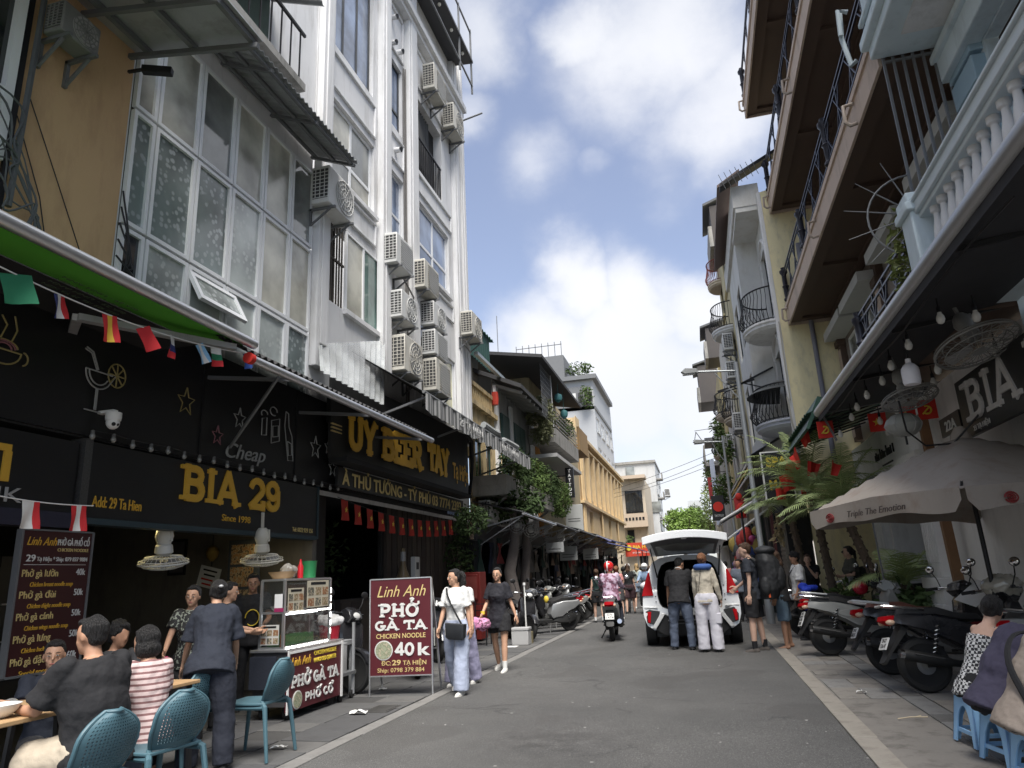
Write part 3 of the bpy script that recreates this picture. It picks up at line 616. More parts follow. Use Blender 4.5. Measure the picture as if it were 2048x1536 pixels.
# flag pole stub
tag(MB().tube([(-5.9,17.6,14.85),(-5.0,17.75,15.15)],.028,8).build('pole',M_steel),'short metal pole jutting from the top corner of the tall white building','pole')

# ---------------------------------------------------------------- air conditioners
def ac_unit(X0,y,z,w,h,label,sg=1,d=.34,rz=0,group='air conditioners on the tall white building',fan=True,dirty=M_ac):
    """outdoor unit with its back at plane X0, near lower corner at (y,z)"""
    t=thing('air_conditioner',label,'air conditioner',(X0,y,z),0,group)
    f=-1 if sg<0 else 1
    b_=MB().box(f*.10,f*(.10+d),0,w,0,h).build('casing',dirty,t,bevel=.018)
    # fan guard on the street side
    g=MB(); cx_=w*.60; r=min(w*.36,h*.44); X=f*(.10+d)
    for q in (r,r*.75,r*.5,r*.25): 
        pts=[(X+f*.012,cx_+q*math.cos(2*PI*k/20),h*.5+q*math.sin(2*PI*k/20)) for k in range(21)]; g.tube(pts,.006,4,caps=False)
    for k in range(12): a=2*PI*k/12; g.bar((X+f*.012,cx_,h*.5),(X+f*.012,cx_+r*math.cos(a),h*.5+r*math.sin(a)),.008)
    fo=MB().lathe([(r*1.02,0),(r*1.02,.01)],(X-f*.004,cx_,h*.5),20,rotm('Y',90*f)).build('fan_opening',M_acmesh,t)
    if fan: g.build('fan_guard',dirty,fo)
    else:
        gr=MB()
        for k in range(11): zz=h*(.12+.76*k/10); gr.box(X-f*.002,X+f*.012,w*.22,w*.96,zz-.006,zz+.006)
        gr.build('front_grille',dirty,fo)
    # slatted intake on the end that faces down the street
    s_=MB().box(f*(.13),f*(.08+d),-.004,.002,h*.12,h*.92).build('intake',M_acdark,t)
    l=MB()
    for k in range(9): zz=h*(.14+.775*k/8); l.box(f*.125,f*(.085+d),-.012,-.004,zz-.006,zz+.006)
    for k in range(3): xx=f*(.14+(d-.08)*(k+.5)/3); l.box(xx-.006,xx+.006,-.013,-.0045,h*.13,h*.91)
    l.build('slats',dirty,s_)
    for yy in (w*.15,w*.85):
        MB().bar((0,yy,-.03),(f*(.16+d),yy,-.03),.04).bar((f*.02,yy,-.32),(f*(.06+d),yy,-.05),.03).bar((f*.02,yy,-.34),(f*.02,yy,-.01),.04).build('bracket',M_steel,t)
    return t
G='air conditioners on the tall white building'
for (y,z,w,h,lab) in ((15.1,14.24,.95,.80,'air conditioner at the top of the white building beside the open loggia'),
 (16.65,14.1,.95,.80,'air conditioner at the top corner of the white building next to the jutting pole'),
 (12.6,8.0,.92,.70,'air conditioner high on the pilaster, topmost of the left stack'),
 (14.2,8.08,.95,.72,'air conditioner below the blue two light window, topmost of the right stack'),
 (12.85,6.86,.9,.62,'air conditioner with a round grille between the upper and lower units of the left stack'),
 (14.75,7.34,.9,.6,'second air conditioner from the top of the right stack'),
 (14.8,6.62,.9,.62,'third air conditioner from the top of the right stack'),
 (13.0,5.72,1.0,.80,'large air conditioner lowest in the left stack, just above the striped awning'),
 (14.85,5.74,1.0,.80,'lowest air conditioner of the right stack, beside the yellowish window'),
 (17.4,7.95,.95,.70,'lone air conditioner on the far corner pilaster of the white building')):
    ac_unit(XL+.0 if y<17 else XL+.12,y,z,w,h,lab,fan=(z in(14.1,6.86,7.34,7.95,5.72)),dirty=M_ac if w<.94 else mat('ac_ivory',(.55,.53,.47),.55,var=.1,scale=3,stain=(.26,.22,.17),stain_amt=.7))
ac_unit(XL,9.72,7.85,.95,.72,'air conditioner right under the end of the corrugated awning',group=G)
ac_unit(XL,4.56,7.0,.46,.36,'weathered air conditioner mounted on the mustard wall',group=None,dirty=mat('ac_dirty',(.20,.20,.195),.6,var=.2,stain=(.1,.1,.1),stain_amt=.6),d=.24)
# pipes running down between the air conditioners
mb=MB()
for dx,dy in ((.02,0),(.05,.04),(.03,.09)):
    mb.tube([(XL+.02+dx,13.95+dy,14),(XL+.02+dx,13.97+dy,9),(XL+.04+dx,14.0+dy+.06,7),(XL+.02+dx,14.02+dy,5.2)],.018,6)
mb.tube([(XL+.1,13.6,8.2),(XL+.28,13.9,7.7),(XL+.12,14.1,7.2)],.02,6).tube([(XL+.1,17.9,7.9),(XL+.4,17.7,7.5),(XL+.3,17.5,7.8)],.015,6)
tag(mb.build('cooling_pipes',mat('pipe_lagging',(.16,.15,.14),.8)),'bundle of cooling pipes running down the white building between the air conditioners','pipes')
# cables at the left edge
mb=MB(); rd=random.Random(5)
for i in range(9):
    y0=4.1+rd.uniform(-.3,.3)
    mb.tube(crv([(-5.9+rd.uniform(0,.1),2.5,6.2+rd.uniform(-.4,.4)),(-5.86,y0,5.7+rd.uniform(-.4,.4)),(-5.88,4.45,5.3+rd.uniform(-.4,.4)),(-5.86,4.7+rd.uniform(0,.15),4.85+rd.uniform(0,.3)),(-5.88,4.6,4.75+rd.uniform(-.1,.1)),(-5.9,4.5,4.9)]),.007+.005*rd.random(),6)
mb.tube([(-5.9,4.55,9),(-5.9,4.5,5)],.03,6)
tag(mb.build('cable_bundle',mat('cable_grey',(.09,.095,.10),.6,var=.4,scale=3)),'tangle of dark electric cables at the left end of the mustard wall','cables')
mb=MB()
for i in range(5): mb.tube(crv([(-5.93,5.8,5.9-.2*i),(-5.84,5.86+.03*i,5.3-.1*i),(-5.9,5.9,4.95),(-5.92,5.78,4.7)]),.011,6)
tag(mb.build('cable_loop',M_black),'dark looped cables hanging at the corner between mustard wall and glazing','cables')
mb=MB().tube([(-5.97,4.55,6.35),(-5.97,5.0,5.6),(-5.97,5.5,4.75)],.006,5).tube([(-5.97,4.5,6.0),(-5.97,4.85,5.3),(-5.97,5.0,4.8)],.006,5)
tag(mb.build('thin_wires',M_black),'thin wires slanting across the mustard wall','wires')
cm=thing('security_camera','small black bullet camera under the flat canopy','camera',(-5.75,5.7,7.42)); MB().bar((0,0,0),(.32,.12,-.02),.09,.09).build('body',M_black,cm,bevel=.01); MB().bar((-.2,0,.02),(0,0,0),.03).build('bracket',M_black,cm)

# ---------------------------------------------------------------- shop fronts at street level, near end
sh=thing('shop','dark open shop front of the noodle and beer place under its black sign','shop')
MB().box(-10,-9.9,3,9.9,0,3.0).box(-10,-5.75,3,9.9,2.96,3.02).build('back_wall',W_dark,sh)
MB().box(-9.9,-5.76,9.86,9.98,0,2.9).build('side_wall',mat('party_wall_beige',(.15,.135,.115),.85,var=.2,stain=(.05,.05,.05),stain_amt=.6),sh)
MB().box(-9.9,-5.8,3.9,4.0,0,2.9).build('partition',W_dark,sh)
MB().box(-9.9,-3.9,-2,3.2,-.01,.004).build('floor_mat',W_dark,sh)
# shelves and fridge seen dimly inside
fr_=MB().box(-9.3,-8.6,7.2,8.1,.0,2.0).build('fridge',mat('fridge_grey',(.06,.06,.065),.4),sh)
for k in range(3): MB().box(-8.58,-8.56,7.25,8.05,.5+.45*k,.52+.45*k).build('shelf',M_alu,fr_)
for k in range(14): MB().lathe([(.03,0),(.03,.14),(.012,.19),(.012,.24)],(-8.52,7.3+.055*k,.53+.45*(k%3)),8).build('bottle',mat('bottle_brown',(.06,.04,.02),.2),fr_)
# black fascia with line drawings in neon tube
fa=thing('shop_fascia','black fascia board with neon outlines of a cocktail glass, stars and beer','fascia')
MB().box(-5.95,-5.72,2.6,10.72,2.98,4.36).build('board',W_black,fa)
MB().box(-5.72,-5.705,9.2,9.22,2.98,4.3).box(-5.72,-5.705,7.1,7.12,2.98,4.3).build('joint',M_black,fa)
def neon(name,pls,m,y0,z0,s,X=-5.69,r=.008,par=fa):
    mb=MB()
    for pl in pls: mb.tube([(X,y0+a*s,z0+b_*s) for a,b_ in pl],r,6)
    return mb.build(name,m,par)
nw=mat('neon_tube_white',(.30,.31,.31),.35); ny=mat('neon_tube_yellow',(.28,.23,.09),.35); nr=mat('neon_tube_pink',(.24,.10,.12),.35)
neon('neon_glass',[arc(.5,.62,.40,.42,180,330,12)+[(.98,.62)],arc(.5,.62,.30,.32,180,330,10),[(.10,.62),(.9,.62)],[(.5,.2),(.5,-.32)],[(.46,.2),(.46,-.32)],[(.18,-.36),(.82,-.36)],[(.02,1.08),(.22,1.02),(.42,.64)],[(.06,1.13),(.26,1.06),(.46,.66)]],nw,5.32,3.38,.42)
neon('neon_lemon',[arc(.98,.66,.27,.30,0,360,18)]+[[(.98,.66),(.98+.27*math.cos(R(a)),.66+.30*math.sin(R(a)))] for a in range(0,360,45)],ny,5.34,3.38,.42)
def star(y,z,s,m,k=1): neon('neon_star',[[(s*(1 if i%2==0 else .42)*math.cos(R(90+36*i)),s*1.15*(1 if i%2==0 else .42)*math.sin(R(90+36*i))) for i in range(11)]],m,y,z,1)
star(6.80,3.62,.15,ny); star(7.40,3.32,.11,nr); star(7.82,3.62,.13,nw); star(9.75,3.55,.16,nw); star(10.3,3.3,.13,nw); star(10.15,3.62,.12,nw)
neon('neon_cup',[arc(.3,.3,.34,.26,180,360,12),[(-.04,.3),(.64,.3)],arc(.68,.22,.1,.12,-80,90,8),arc(.3,.36,.26,.12,0,180,10),[(.2,.45),(.3,.75),(.18,.9)],[(.42,.45),(.5,.7),(.42,.95)]],ny,4.35,3.42,.5)
neon('neon_noodles',[arc(.3,.34,.22,.12,0,180,8),arc(.3,.32,.15,.1,0,180,8),arc(.05,.1,.12,.12,0,360,10)],nr,4.35,3.42,.5)
# beer can, bottle and the word Cheap
neon('neon_beer',[[(0,0),(.32,.1),(.30,.62),(-.02,.52),(0,0)],[(.05,.15),(.27,.2),(.26,.45),(.04,.4),(.05,.15)],[(.55,.85),(.66,.82),(.70,.5),(.84,.3),(.92,-.28),(.70,-.30),(.58,.25),(.52,.5),(.55,.85)],[(.66,.15),(.82,.12),(.86,-.15),(.72,-.18),(.66,.15)],arc(.05,.75,.14,.1,0,300,10),[(-.2,.15),(-.2,.55),(-.38,.5),(-.38,.12),(-.2,.15)],arc(-.3,.62,.12,.08,0,220,8)],nw,8.55,3.42,.62)
text('Cheap',fa,nw,(-5.695,7.98,3.10),(0,1,.05),(0,-.05,1),.20,.85,shear=.35,ext=.006)
# the long sign
sg=thing('shop_sign','long black sign reading BIA 29 in yellow slab letters','sign')
MB().box(-5.86,-5.70,5.55,9.86,2.19,2.93).build('board',W_black,sg)
MB().box(-5.87,-5.685,5.46,5.55,2.17,2.95).build('edge_trim',mat('glitter_silver',(.12,.12,.12),.3,.6,var=.6,scale=60),sg)
MB().box(-5.87,-5.685,9.86,9.90,2.15,2.95).box(-5.87,-5.69,5.55,9.86,2.13,2.19).build('frame',mat('sign_frame_teal',(.03,.05,.06),.5),sg)
slab('BIA 29',sg,M_gold,(-5.70,6.84,2.48),(0,1,0),(0,0,1),.40,1.98,t=.21)
text('Since 1998',sg,M_gold,(-5.695,7.88,2.285),(0,1,0),(0,0,1),.085,.58)
text('Add: 29 Ta Hien',sg,M_gold,(-5.695,5.62,2.30),(0,1,0),(0,0,1),.11,.64,bold=.004,align='LEFT')
text('Tel: 0822 929 156',sg,M_goldem,(-5.695,9.18,2.23),(0,1,0),(0,0,1),.065,.56,align='LEFT')
# neighbour's sign at the left edge
s2=thing('shop_sign','black shop sign cut by the left edge with a yellow 7 and grey letters NK','sign')
MB().box(-5.86,-5.72,2.2,5.42,2.22,2.90).build('board',W_black,s2)
MB().box(-5.86,-5.70,2.2,5.42,2.08,2.22).build('lower_rail',mat('blue_black_rail',(.03,.03,.05),.4),s2)
mb=MB().box(-5.72,-5.70,4.48,4.72,2.70,2.76).box(-5.72,-5.70,4.66,4.73,2.44,2.70); mb.build('numeral',M_gold,s2)
text('DRINK',s2,mat('grey_letters',(.34,.34,.34),.5),(-5.705,4.88,2.27),(0,1,0),(0,0,1),.13,.85,align='RIGHT')
# bulbs on a string along the top of the sign
bs=thing('string_lights','string of small round bulbs along the top edge of the yellow lettered sign','string lights')
mb=MB(); pts=[(-5.66,5.5+.26*i,3.03+.012*math.sin(i*2)) for i in range(20)]; mb.tube(pts,.008,5); mb.build('cable',M_black,bs)
bl=MB().ell((0,0,-.06),(.028,.028,.036),10,6).mesh('bulb',mat('bulb_glass_clear',(.20,.20,.19),.08,spec=.9)); sk=MB().lathe([(.018,-.03),(.018,.0)],(0,0,0),8).mesh('socket',mat('bulb_socket',(.12,.12,.12),.5))
for p in pts:
    o=link('socket',sk,bs,loc=p); link('bulb',bl,o)
# dome camera
dc=thing('dome_camera','white dome security camera above the left end of the yellow lettered sign','camera',(-5.55,5.62,3.17))
MB().lathe([(.075,.05),(.075,0),(.07,-.03)],n=16).build('base',M_white,dc); MB().ell((0,0,-.05),(.065,.065,.07),14,8).build('dome',M_white,dc); MB().ell((.045,-.035,-.075),(.02,.02,.02),8,6).build('lens',M_black,dc); MB().ell((.055,.005,-.075),(.014,.014,.014),8,6).build('lens',M_black,dc)
MB().box(-.2,.02,-.03,.03,.05,.08).build('bracket',M_white,dc)
# ceiling tubes inside
for i,(y,lab) in enumerate(((5.78,'lit ceiling lamp above the menu board'),(6.95,'lit ceiling lamp above the pale wall fan'),(8.08,'lit ceiling lamp beside the paper notice'),(9.1,'lit ceiling lamp over the vendor'))):
    t=thing('ceiling_lamp',lab,'lamp',(-6.05,y,2.17),0,'lit lamps under the black sign')
    MB().box(-.05,.05,-.17,.17,0,.03).build('housing',M_white,t); MB().box(-.035,.035,-.14,.14,-.012,0).build('diffuser',emit('lamp_warm',(1,.80,.34),5),t)
# orbit fans
def orbit_fan(x,y,z,s,label,group,m=M_offw,tilt=8):
    t=thing('ceiling_fan',label,'fan',(x,y,z),0,group,rot=(R(tilt),R(tilt*.5),0))
    MB().lathe([(.05,.42),(.08,.38),(.10,.30),(.07,.22),(.09,.2),(.10,.12),(.05,.08)],n=16).build('motor',m,t)
    MB().bar((.09,0,.40),(.09,0,.25),.03).bar((0,0,.40),(0,0,.62),.03).build('bracket',m,t)
    g=MB(); r=.26*s
    for q,zz in ((r,0),(r*.8,-.035),(r*.55,-.055),(r,.03),(r*.75,.07)): g.tube([(q*math.cos(2*PI*k/28),q*math.sin(2*PI*k/28),zz) for k in range(29)],.006 if zz else .012,5,caps=False)
    for k in range(26):
        a=2*PI*k/26; c_,s_=math.cos(a),math.sin(a); g.tube([(.05*c_,.05*s_,-.062),(r*.55*c_,r*.55*s_,-.055),(r*.8*c_,r*.8*s_,-.036),(r*c_,r*s_,0),(r*.75*c_,r*.75*s_,.07),(.08*c_,.08*s_,.09)],.0035,4,caps=False)
    cg=g.build('cage',m,t); MB().lathe([(.07,-.068),(.07,-.055)],n=16).build('badge',m,cg)
    for k in range(3):
        a=2*PI*k/3; bm_=MB(); bm_.sheet(lambda u,v:((.05+(r*.85-.05)*u)*math.cos(a+.5*v*(1-.3*u))-.0*u,(.05+(r*.85-.05)*u)*math.sin(a+.5*v*(1-.3*u)),.0+.05*v),4,3,.004); bm_.build('blade',mat('fan_blade_grey',(.22,.22,.22),.4),t)
    return t
orbit_fan(-5.95,6.95,1.78,1.0,'pale caged ceiling fan hanging below the yellow lettered sign',None)
orbit_fan(-5.55,8.25,1.80,1.0,'caged ceiling fan hanging over the noodle vendor',None,mat('fan_cream',(.5,.48,.42),.5))
# menu board
mn=thing('menu_board','tall maroon noodle menu board with yellow dishes and white prices','menu board')
MB().box(-5.74,-5.69,4.93,5.66,.84,2.04).build('panel',mat('menu_panel',(.045,.012,.012),.5,var=.15),mn)
MB().box(-5.745,-5.68,5.66,5.68,.83,2.05).box(-5.745,-5.68,4.91,4.93,.83,2.05).box(-5.745,-5.68,4.93,5.66,2.04,2.055).box(-5.745,-5.68,4.93,5.66,.82,.84).build('frame',M_steel,mn)
yr=(0,1,0);zu=(0,0,1); XM=-5.688
text('Linh Anh',mn,M_gold,(XM,5.12,1.915),yr,(0,.0,1),.075,.30,shear=.35)
text('PHỞ GÀ PHỐ CỔ',mn,M_offw,(XM,5.46,1.92),yr,zu,.055,.35,bold=.002)
text('CHICKEN NOODLE',mn,M_goldem,(XM,5.46,1.865),yr,zu,.03,.34)
text('29',mn,M_offw,(XM,5.03,1.775),yr,zu,.06,.09,bold=.003); text('Tạ Hiện * Ship: 079 837 9884',mn,M_offw,(XM,5.36,1.778),yr,zu,.038,.54)
MB().box(-5.69,-5.687,4.97,5.62,1.745,1.749).build('rule',M_offw,mn)
for i,(a,e,p) in enumerate((('Phở gà lườn','Chicken breast noodle soup','40k'),('Phở gà đùi','Chicken thighs noodle soup','50k'),('Phở gà cánh','Chicken wings noodle soup','50k'),('Phở gà lưng','Chicken back noodle soup','50k'),('Phở gà đặc biệt','Special noodle soup','60k'))):
    z=1.645-.182*i
    text(a,mn,M_goldem,(XM,4.96,z),yr,zu,.062,.36 if i<4 else .47,bold=.0015,align='LEFT'); text(p,mn,M_offw,(XM,5.62,z+.01),yr,zu,.06,.10,align='RIGHT'); text(e,mn,M_gold,(XM,5.05,z-.085),yr,zu,.040,.44,shear=.25,align='LEFT')
# papers, lantern and frames on the inner wall
nb=thing('paper_notice','crooked white paper notice on the beige inner wall','notice',(-7.55,9.84,1.66)); nb.rotation_euler=(0,R(14),0)
MB().box(-.19,.19,-.012,0,-.16,.16).build('sheet',M_white,nb)
for i in range(4): MB().box(-.13+.03*(i%2),.13-.02*i,-.015,-.012,.09-.07*i,.115-.07*i).build('print',M_black if i<2 else M_red,nb)
ln=thing('paper_lantern','small gold lantern hanging on the beige inner wall','lantern',(-7.45,9.75,2.02)); MB().lathe([(.02,-.12),(.08,-.06),(.10,.02),(.07,.09),(.02,.12)],n=12).build('body',mat('lantern_gold',(.30,.20,.05),.5),ln); MB().tube([(0,0,.12),(0,0,.3)],.006,5).tube([(0,0,-.12),(0,0,-.2)],.012,5).build('cord',M_black,ln)
pf=thing('picture_frame','dark picture frame on the beige inner wall','frame',(-8.15,9.84,2.0)); MB().box(-.16,.16,-.03,0,-.28,.28).build('frame',M_black,pf); MB().box(-.13,.13,-.034,-.03,-.24,.24).build('picture',mat('picture_grey',(.07,.07,.075),.6),pf)
# poster column between shop and vendor
pc=thing('poster_board','tall narrow board of dish photographs beside the vendor','poster')
MB().box(-6.75,-6.25,9.2,9.25,.7,2.16).build('board',mat('poster_backing',(.05,.06,.075),.6),pc)
for k in range(4): MB().box(-6.70,-6.32,9.19,9.2,.85+.32*k,1.13+.32*k).build('photo',blotch('dish_photo_%d'%k,(.36,.19,.08),(.42,.33,.2),(.12,.08,.05),22),pc)
# --- bar next door
bar=thing('shop','dark beer bar with brown panels below the curved black sign','shop')
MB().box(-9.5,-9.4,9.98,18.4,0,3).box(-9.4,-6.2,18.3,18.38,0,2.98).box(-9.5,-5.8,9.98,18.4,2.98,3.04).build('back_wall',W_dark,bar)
MB().box(-6.35,-6.3,9.99,11.2,0,3).build('shutter_panel',mat('dark_brown_panel',(.035,.030,.028),.7,var=.3),bar)
for k in range(16): MB().box(-6.22,-6.15,13.4+.27*k,13.62+.27*k,.02,2.95).build('wall_plank',mat('plank_%d'%(k%3),((.055,.043,.036),(.043,.034,.03),(.065,.052,.042))[k%3],.7,var=.35,scale=6),bar)
MB().box(-6.30,-6.23,13.3,18.38,0,2.98).build('wall',W_dark,bar)
MB().box(-6.5,-6.05,11.3,13.2,0,1.2).build('counter',mat('counter_brown',(.04,.032,.028),.6),bar)
for k in range(5): MB().box(-6.045,-6.03,11.32+.37*k,11.66+.37*k,.05,1.15).build('counter_plank',MATS['plank_%d'%(k%3)],bar)
# ivy and dark decoration inside
iv=MB(); leaves(iv,(-6.9,11.9,1.9),(.25,1.2,.8),420,.13,3,.3); tag(iv.build('climbing_plant',M_leafdk,smooth=0),'dark leafy climbing plant at the back of the beer bar','plant')
bt=thing('display_bottle','giant pale beer bottle display standing beside the plank wall','bottle',(-5.95,13.75,0))
MB().lathe([(.17,.9),(.17,1.42),(.155,1.5),(.085,1.68),(.05,1.8),(.045,2.1),(.05,2.12)],n=20).build('glass',mat('bottle_display',(.16,.12,.07),.3),bt); MB().lathe([(.173,1.28),(.173,1.40)],n=20,caps=False).build('label_band',mat('label_pale',(.30,.30,.27),.6),bt); MB().lathe([(.058,1.86),(.052,2.05)],n=16,caps=False).build('foil',mat('foil_grey',(.3,.3,.3),.4),bt); MB().box(-.2,.2,-.2,.2,0,.9).build('stand',W_dark,bt)
mt_=thing('meter_box','white electric meter box on the plank wall','box',(-6.12,14.75,1.45)); MB().box(-.03,.08,-.13,.13,0,.52).build('case',M_offw,mt_,bevel=.01); MB().box(.08,.085,-.07,.07,.25,.4).build('dial',M_acdark,mt_)
# curved black sign
us=thing('shop_sign','curved black sign of the beer bar reading UY BEER TAY in gold letters','sign')
mb=MB()
mb.sheet(lambda u,v:(-5.62+.30*math.sin(min(u*1.02,1)*PI/2)**.9 if u<.93 else -5.32-.9*(u-.93)**1.2*3,10.0+6.5*u,3.42+1.42*v),28,1,.05,(1,0,0)); mb.build('board',mat('curved_sign_black',(.028,.028,.028),.5,var=.3),us)
MB().tube([(-5.26,16.0,4.86),(-5.25,16.42,4.75),(-5.3,16.6,4.3),(-5.33,16.55,3.8),(-5.3,16.3,3.44)],.045,8).tube([(-5.36,16.2,4.88),(-5.36,16.64,4.7),(-5.4,16.8,4.2),(-5.42,16.75,3.7),(-5.36,16.3,3.38)],.03,8).build('pipe_edge',M_black,us)
MB().box(-5.6,-5.28,10,16.4,3.34,3.42).build('lower_edge',W_dark,us)
slab('UY BEER',us,M_gold,(-5.45,10.35,3.62),(.05,1,0),(0,0,1),.56,2.9,t=.24)
slab('TAY',us,M_gold,(-5.285,13.55,3.66),(0.02,1,0),(0,0,1),.56,1.15,t=.24)
text('Tạ Hiện',us,M_gold,(-5.265,15.02,3.68),(0,1,0),(0,0,1),.36,1.1,bold=.012,align='LEFT')
u2=thing('shop_sign','second row of gold letters with a phone number under the curved black sign','sign')
MB().box(-5.58,-5.54,10.2,16.5,2.98,3.30).build('board',W_black,u2)
text('À THỦ TƯỚNG - TỶ PHÚ 03 7774 2393',u2,M_goldem,(-5.53,10.35,3.03),(0,1,0),(0,0,1),.22,5.95,bold=.006,align='LEFT')
for k in range(7): MB().ell((-5.5,15.3+.16*k,2.93),(.03,.03,.04),8,6).build('bulb',mat('bulb_blue_grey',(.25,.3,.42),.2),u2)
u3=thing('shop_sign','small tilted sign panel with gold letters behind the silver bar','sign')
MB().box(-5.66,-5.60,10.0,11.9,4.0,4.42).build('board',W_black,u3); text('TUY BEER',u3,M_gold,(-5.595,10.1,4.08),(0,1,0),(0,0,1),.24,1.6,bold=.012,align='LEFT')
for k in range(3): MB().box(-5.58,-5.54,10.0,11.6,3.97-.06*k,3.99-.06*k).build('strip',M_goldem,u3)
# ---------------------------------------------------------------- awnings, near left
aw=thing('awning','green retractable awning with a silver front bar at the left edge','awning')
mb=MB(); mb.sheet(lambda u,v:(-4.5-.55*v,1.0+5.3*u,4.04+.03*v-.04*math.sin(v*PI)),10,6,.008); mb.build('fabric',mat('green_awning_cloth',(.08,.34,.03),.75,var=.1,scale=3),aw)
MB().tube([(-4.47,1.0,4.03),(-4.47,6.32,4.02)],.055,12).build('front_bar',M_alu,aw)
MB().bar((-4.55,6.1,3.93),(-5.15,4.7,3.86),.08,.06).bar((-5.15,4.7,3.86),(-5.85,5.3,4.0),.08,.06).build('folding_arm',M_galv,aw)
lt=mat('awning_print',(.06,.09,.05),.8)
for k in range(4): text('0822 929 156  29 TA HIEN' if k%2 else 'BIA 29 - LINH ANH',aw,lt,(-4.78-.07*k,4.6,3.985-.006*k),(0,-1,0),(-1,0,0),.04,.8,ext=.001)
MB().box(-5.95,-5.06,1.0,6.2,4.065,4.10).build('backing_sheet',W_dark,aw)
a2=thing('awning','black corrugated awning with a long silver bar over the beer bar','awning')
mb=MB(); corrug(mb,(-5.95,5.9,4.74),(-5.95,11.75,4.74),(-4.58,5.9,3.98),(-4.58,11.75,3.98),46,.018); mb.build('roof_sheet',mat('black_sheet',(.03,.03,.032),.55,var=.25,stain=(.08,.075,.07),stain_amt=.4),a2)
MB().tube([(-4.5,6.32,3.86),(-4.5,11.72,3.89)],.05,12).build('front_bar',M_alu,a2); MB().tube([(-4.5,6.26,3.86),(-4.5,6.33,3.86)],.062,12).build('end_cap',M_red,a2)
for y in (7.2,9.3,11.4): MB().bar((-5.9,y,4.05),(-4.55,y,3.86),.045).build('arm',M_steel,a2)
MB().bar((-5.65,7.6,3.2),(-4.7,7.15,3.9),.03).build('strut',M_steel,a2)
# clear plastic sheet
ps=MB(); ps.sheet(lambda u,v:((-5.5+.2*u)*(1-v)-5.9*v+.03*math.sin(u*70),(9.5+1.85*u)*(1-v)+(10.1+2.6*u)*v,(4.72-.16*u)*(1-v)+(5.42+.88*u)*v),80,1,.006,(1,0,0))
pm=glass('clear_corrugated_plastic',(.50,.52,.52),.12,alpha=.38,spec=1.0); tag(ps.build('plastic_sheet',pm),'clear corrugated plastic sheet hanging above the silver bar','plastic sheet')
# striped awning
a3=thing('awning','grey and white striped scalloped awning below the air conditioners','awning')
mb=MB(); mb.sheet(lambda u,v:(-4.5-1.45*v,11.4+8.0*u,4.72+.95*v),8,4,.01); mb.build('fabric',mat('awning_dark_cloth',(.035,.037,.037),.8),a3)
mb=MB(); mb.sheet(lambda u,v:(-4.48+.02*math.sin(u*90),11.4+8.0*u,4.70-(.30+.05*abs(math.sin(u*8*PI*2)))*v),120,1,.006,(1,0,0)); mb.build('valance',stripes('awning_stripes',(.36,.36,.36),(.10,.105,.105),1,6.5,.55),a3)
MB().tube([(-4.5,11.35,4.72),(-4.5,19.45,4.70)],.03,8).build('front_bar',M_steel,a3)
for y in (11.6,14.2,16.8,19.2): MB().bar((-5.95,y,4.3),(-4.55,y,4.68),.04).build('arm',M_steel,a3)
for y,s in ((14.0,'29 TẠ HIỆN'),(17.2,'BIA TẠ HIỆN')): text(s,a3,mat('valance_print',(.45,.45,.44),.7),(-4.455,y,4.46),(0,1,0),(0,0,1),.15,1.6,bold=.004)
tag(MB().tube([(-4.62+.1*math.sin(k*.9),15.4+.35*k,4.86+.05*math.cos(k*2)) for k in range(9)],.085,8).build('rolled_tarp',mat('tarp_grey',(.22,.23,.23),.8,var=.3)),'rolled grey tarpaulin lying on the striped awning','tarpaulin')
# ---------------------------------------------------------------- flags hanging over the left shops
def flagmesh(cols,vert=True,w=.20,h=.16,sw=0,nst=None):
    """cloth flag hung by its top edge; colours in bands"""
    objs=[]; n=len(cols)
    for i,c_ in enumerate(cols):
        mb=MB()
        a,b_=i/n,(i+1)/n
        def fn(u,v):
            p=(a+(b_-a)*u,v) if vert else (u,a+(b_-a)*v)
            return (.025*math.sin(p[0]*5+p[1]*3+sw)*(p[1]),(p[0]-.5)*w+.12*sw*p[1]*w*2,-p[1]*h)
        mb.sheet(fn,4,5,.002,(1,0,0)); objs.append((mb,c_))
    return objs
CC={k:mat('flag_'+k,v,.8,var=.06) for k,v in dict(green=(.02,.16,.08),white=(.62,.62,.60),red=(.50,.025,.03),navy=(.025,.035,.14),blue=(.04,.10,.40),yellow=(.65,.42,.05),sky=(.22,.42,.62)).items()}
fl=thing('flag_bunting','string of small national flags under the green awning','bunting')
def cat(p,q,sag,n=14): return [Vector(p).lerp(Vector(q),i/n)+Vector((0,0,-sag*4*(i/n)*(1-i/n))) for i in range(n+1)]
line=cat((-4.6,2.9,3.80),(-4.6,6.6,4.0),.16,30)
MB().tube(line,.006,5).build('cord',M_white,fl)
FL=[(3.6,['green'],.26,.26,.3),(4.0,['navy','white','red'],.20,.22,.5),(4.46,['red','yellow','red'],.17,.27,.4),(4.82,['red'],.16,.26,.3),(5.28,['white','navy','red'],.15,.24,.9),(5.66,['sky','white','sky'],.14,.24,.8),(5.88,['white','green','red'],.14,.23,.5),(6.35,['navy','blue'],.16,.20,1.4)]
import bisect
for y,cs,w,h,sw in FL:
    k=min(range(len(line)),key=lambda i:abs(line[i].y-y)); p=line[k]; f=None
    for mb,c_ in flagmesh(cs,len(cs)>2 and cs[0]!='white',w*.82,h*.85,sw):
        if f is None: f=mb.build('flag',CC[c_],fl); f.location=p; f.rotation_euler=(R(12+22*math.sin(y*7)),0,R(25*math.sin(y*5)))
        else: mb.build('band',CC[c_],f)
b2=thing('flag_bunting','row of small red flags with yellow stars hanging in the dark beer bar','bunting')
line=cat((-5.75,10.6,2.86),(-5.7,16.2,2.84),.16,24); MB().tube(line,.006,5).build('cord',M_black,b2)
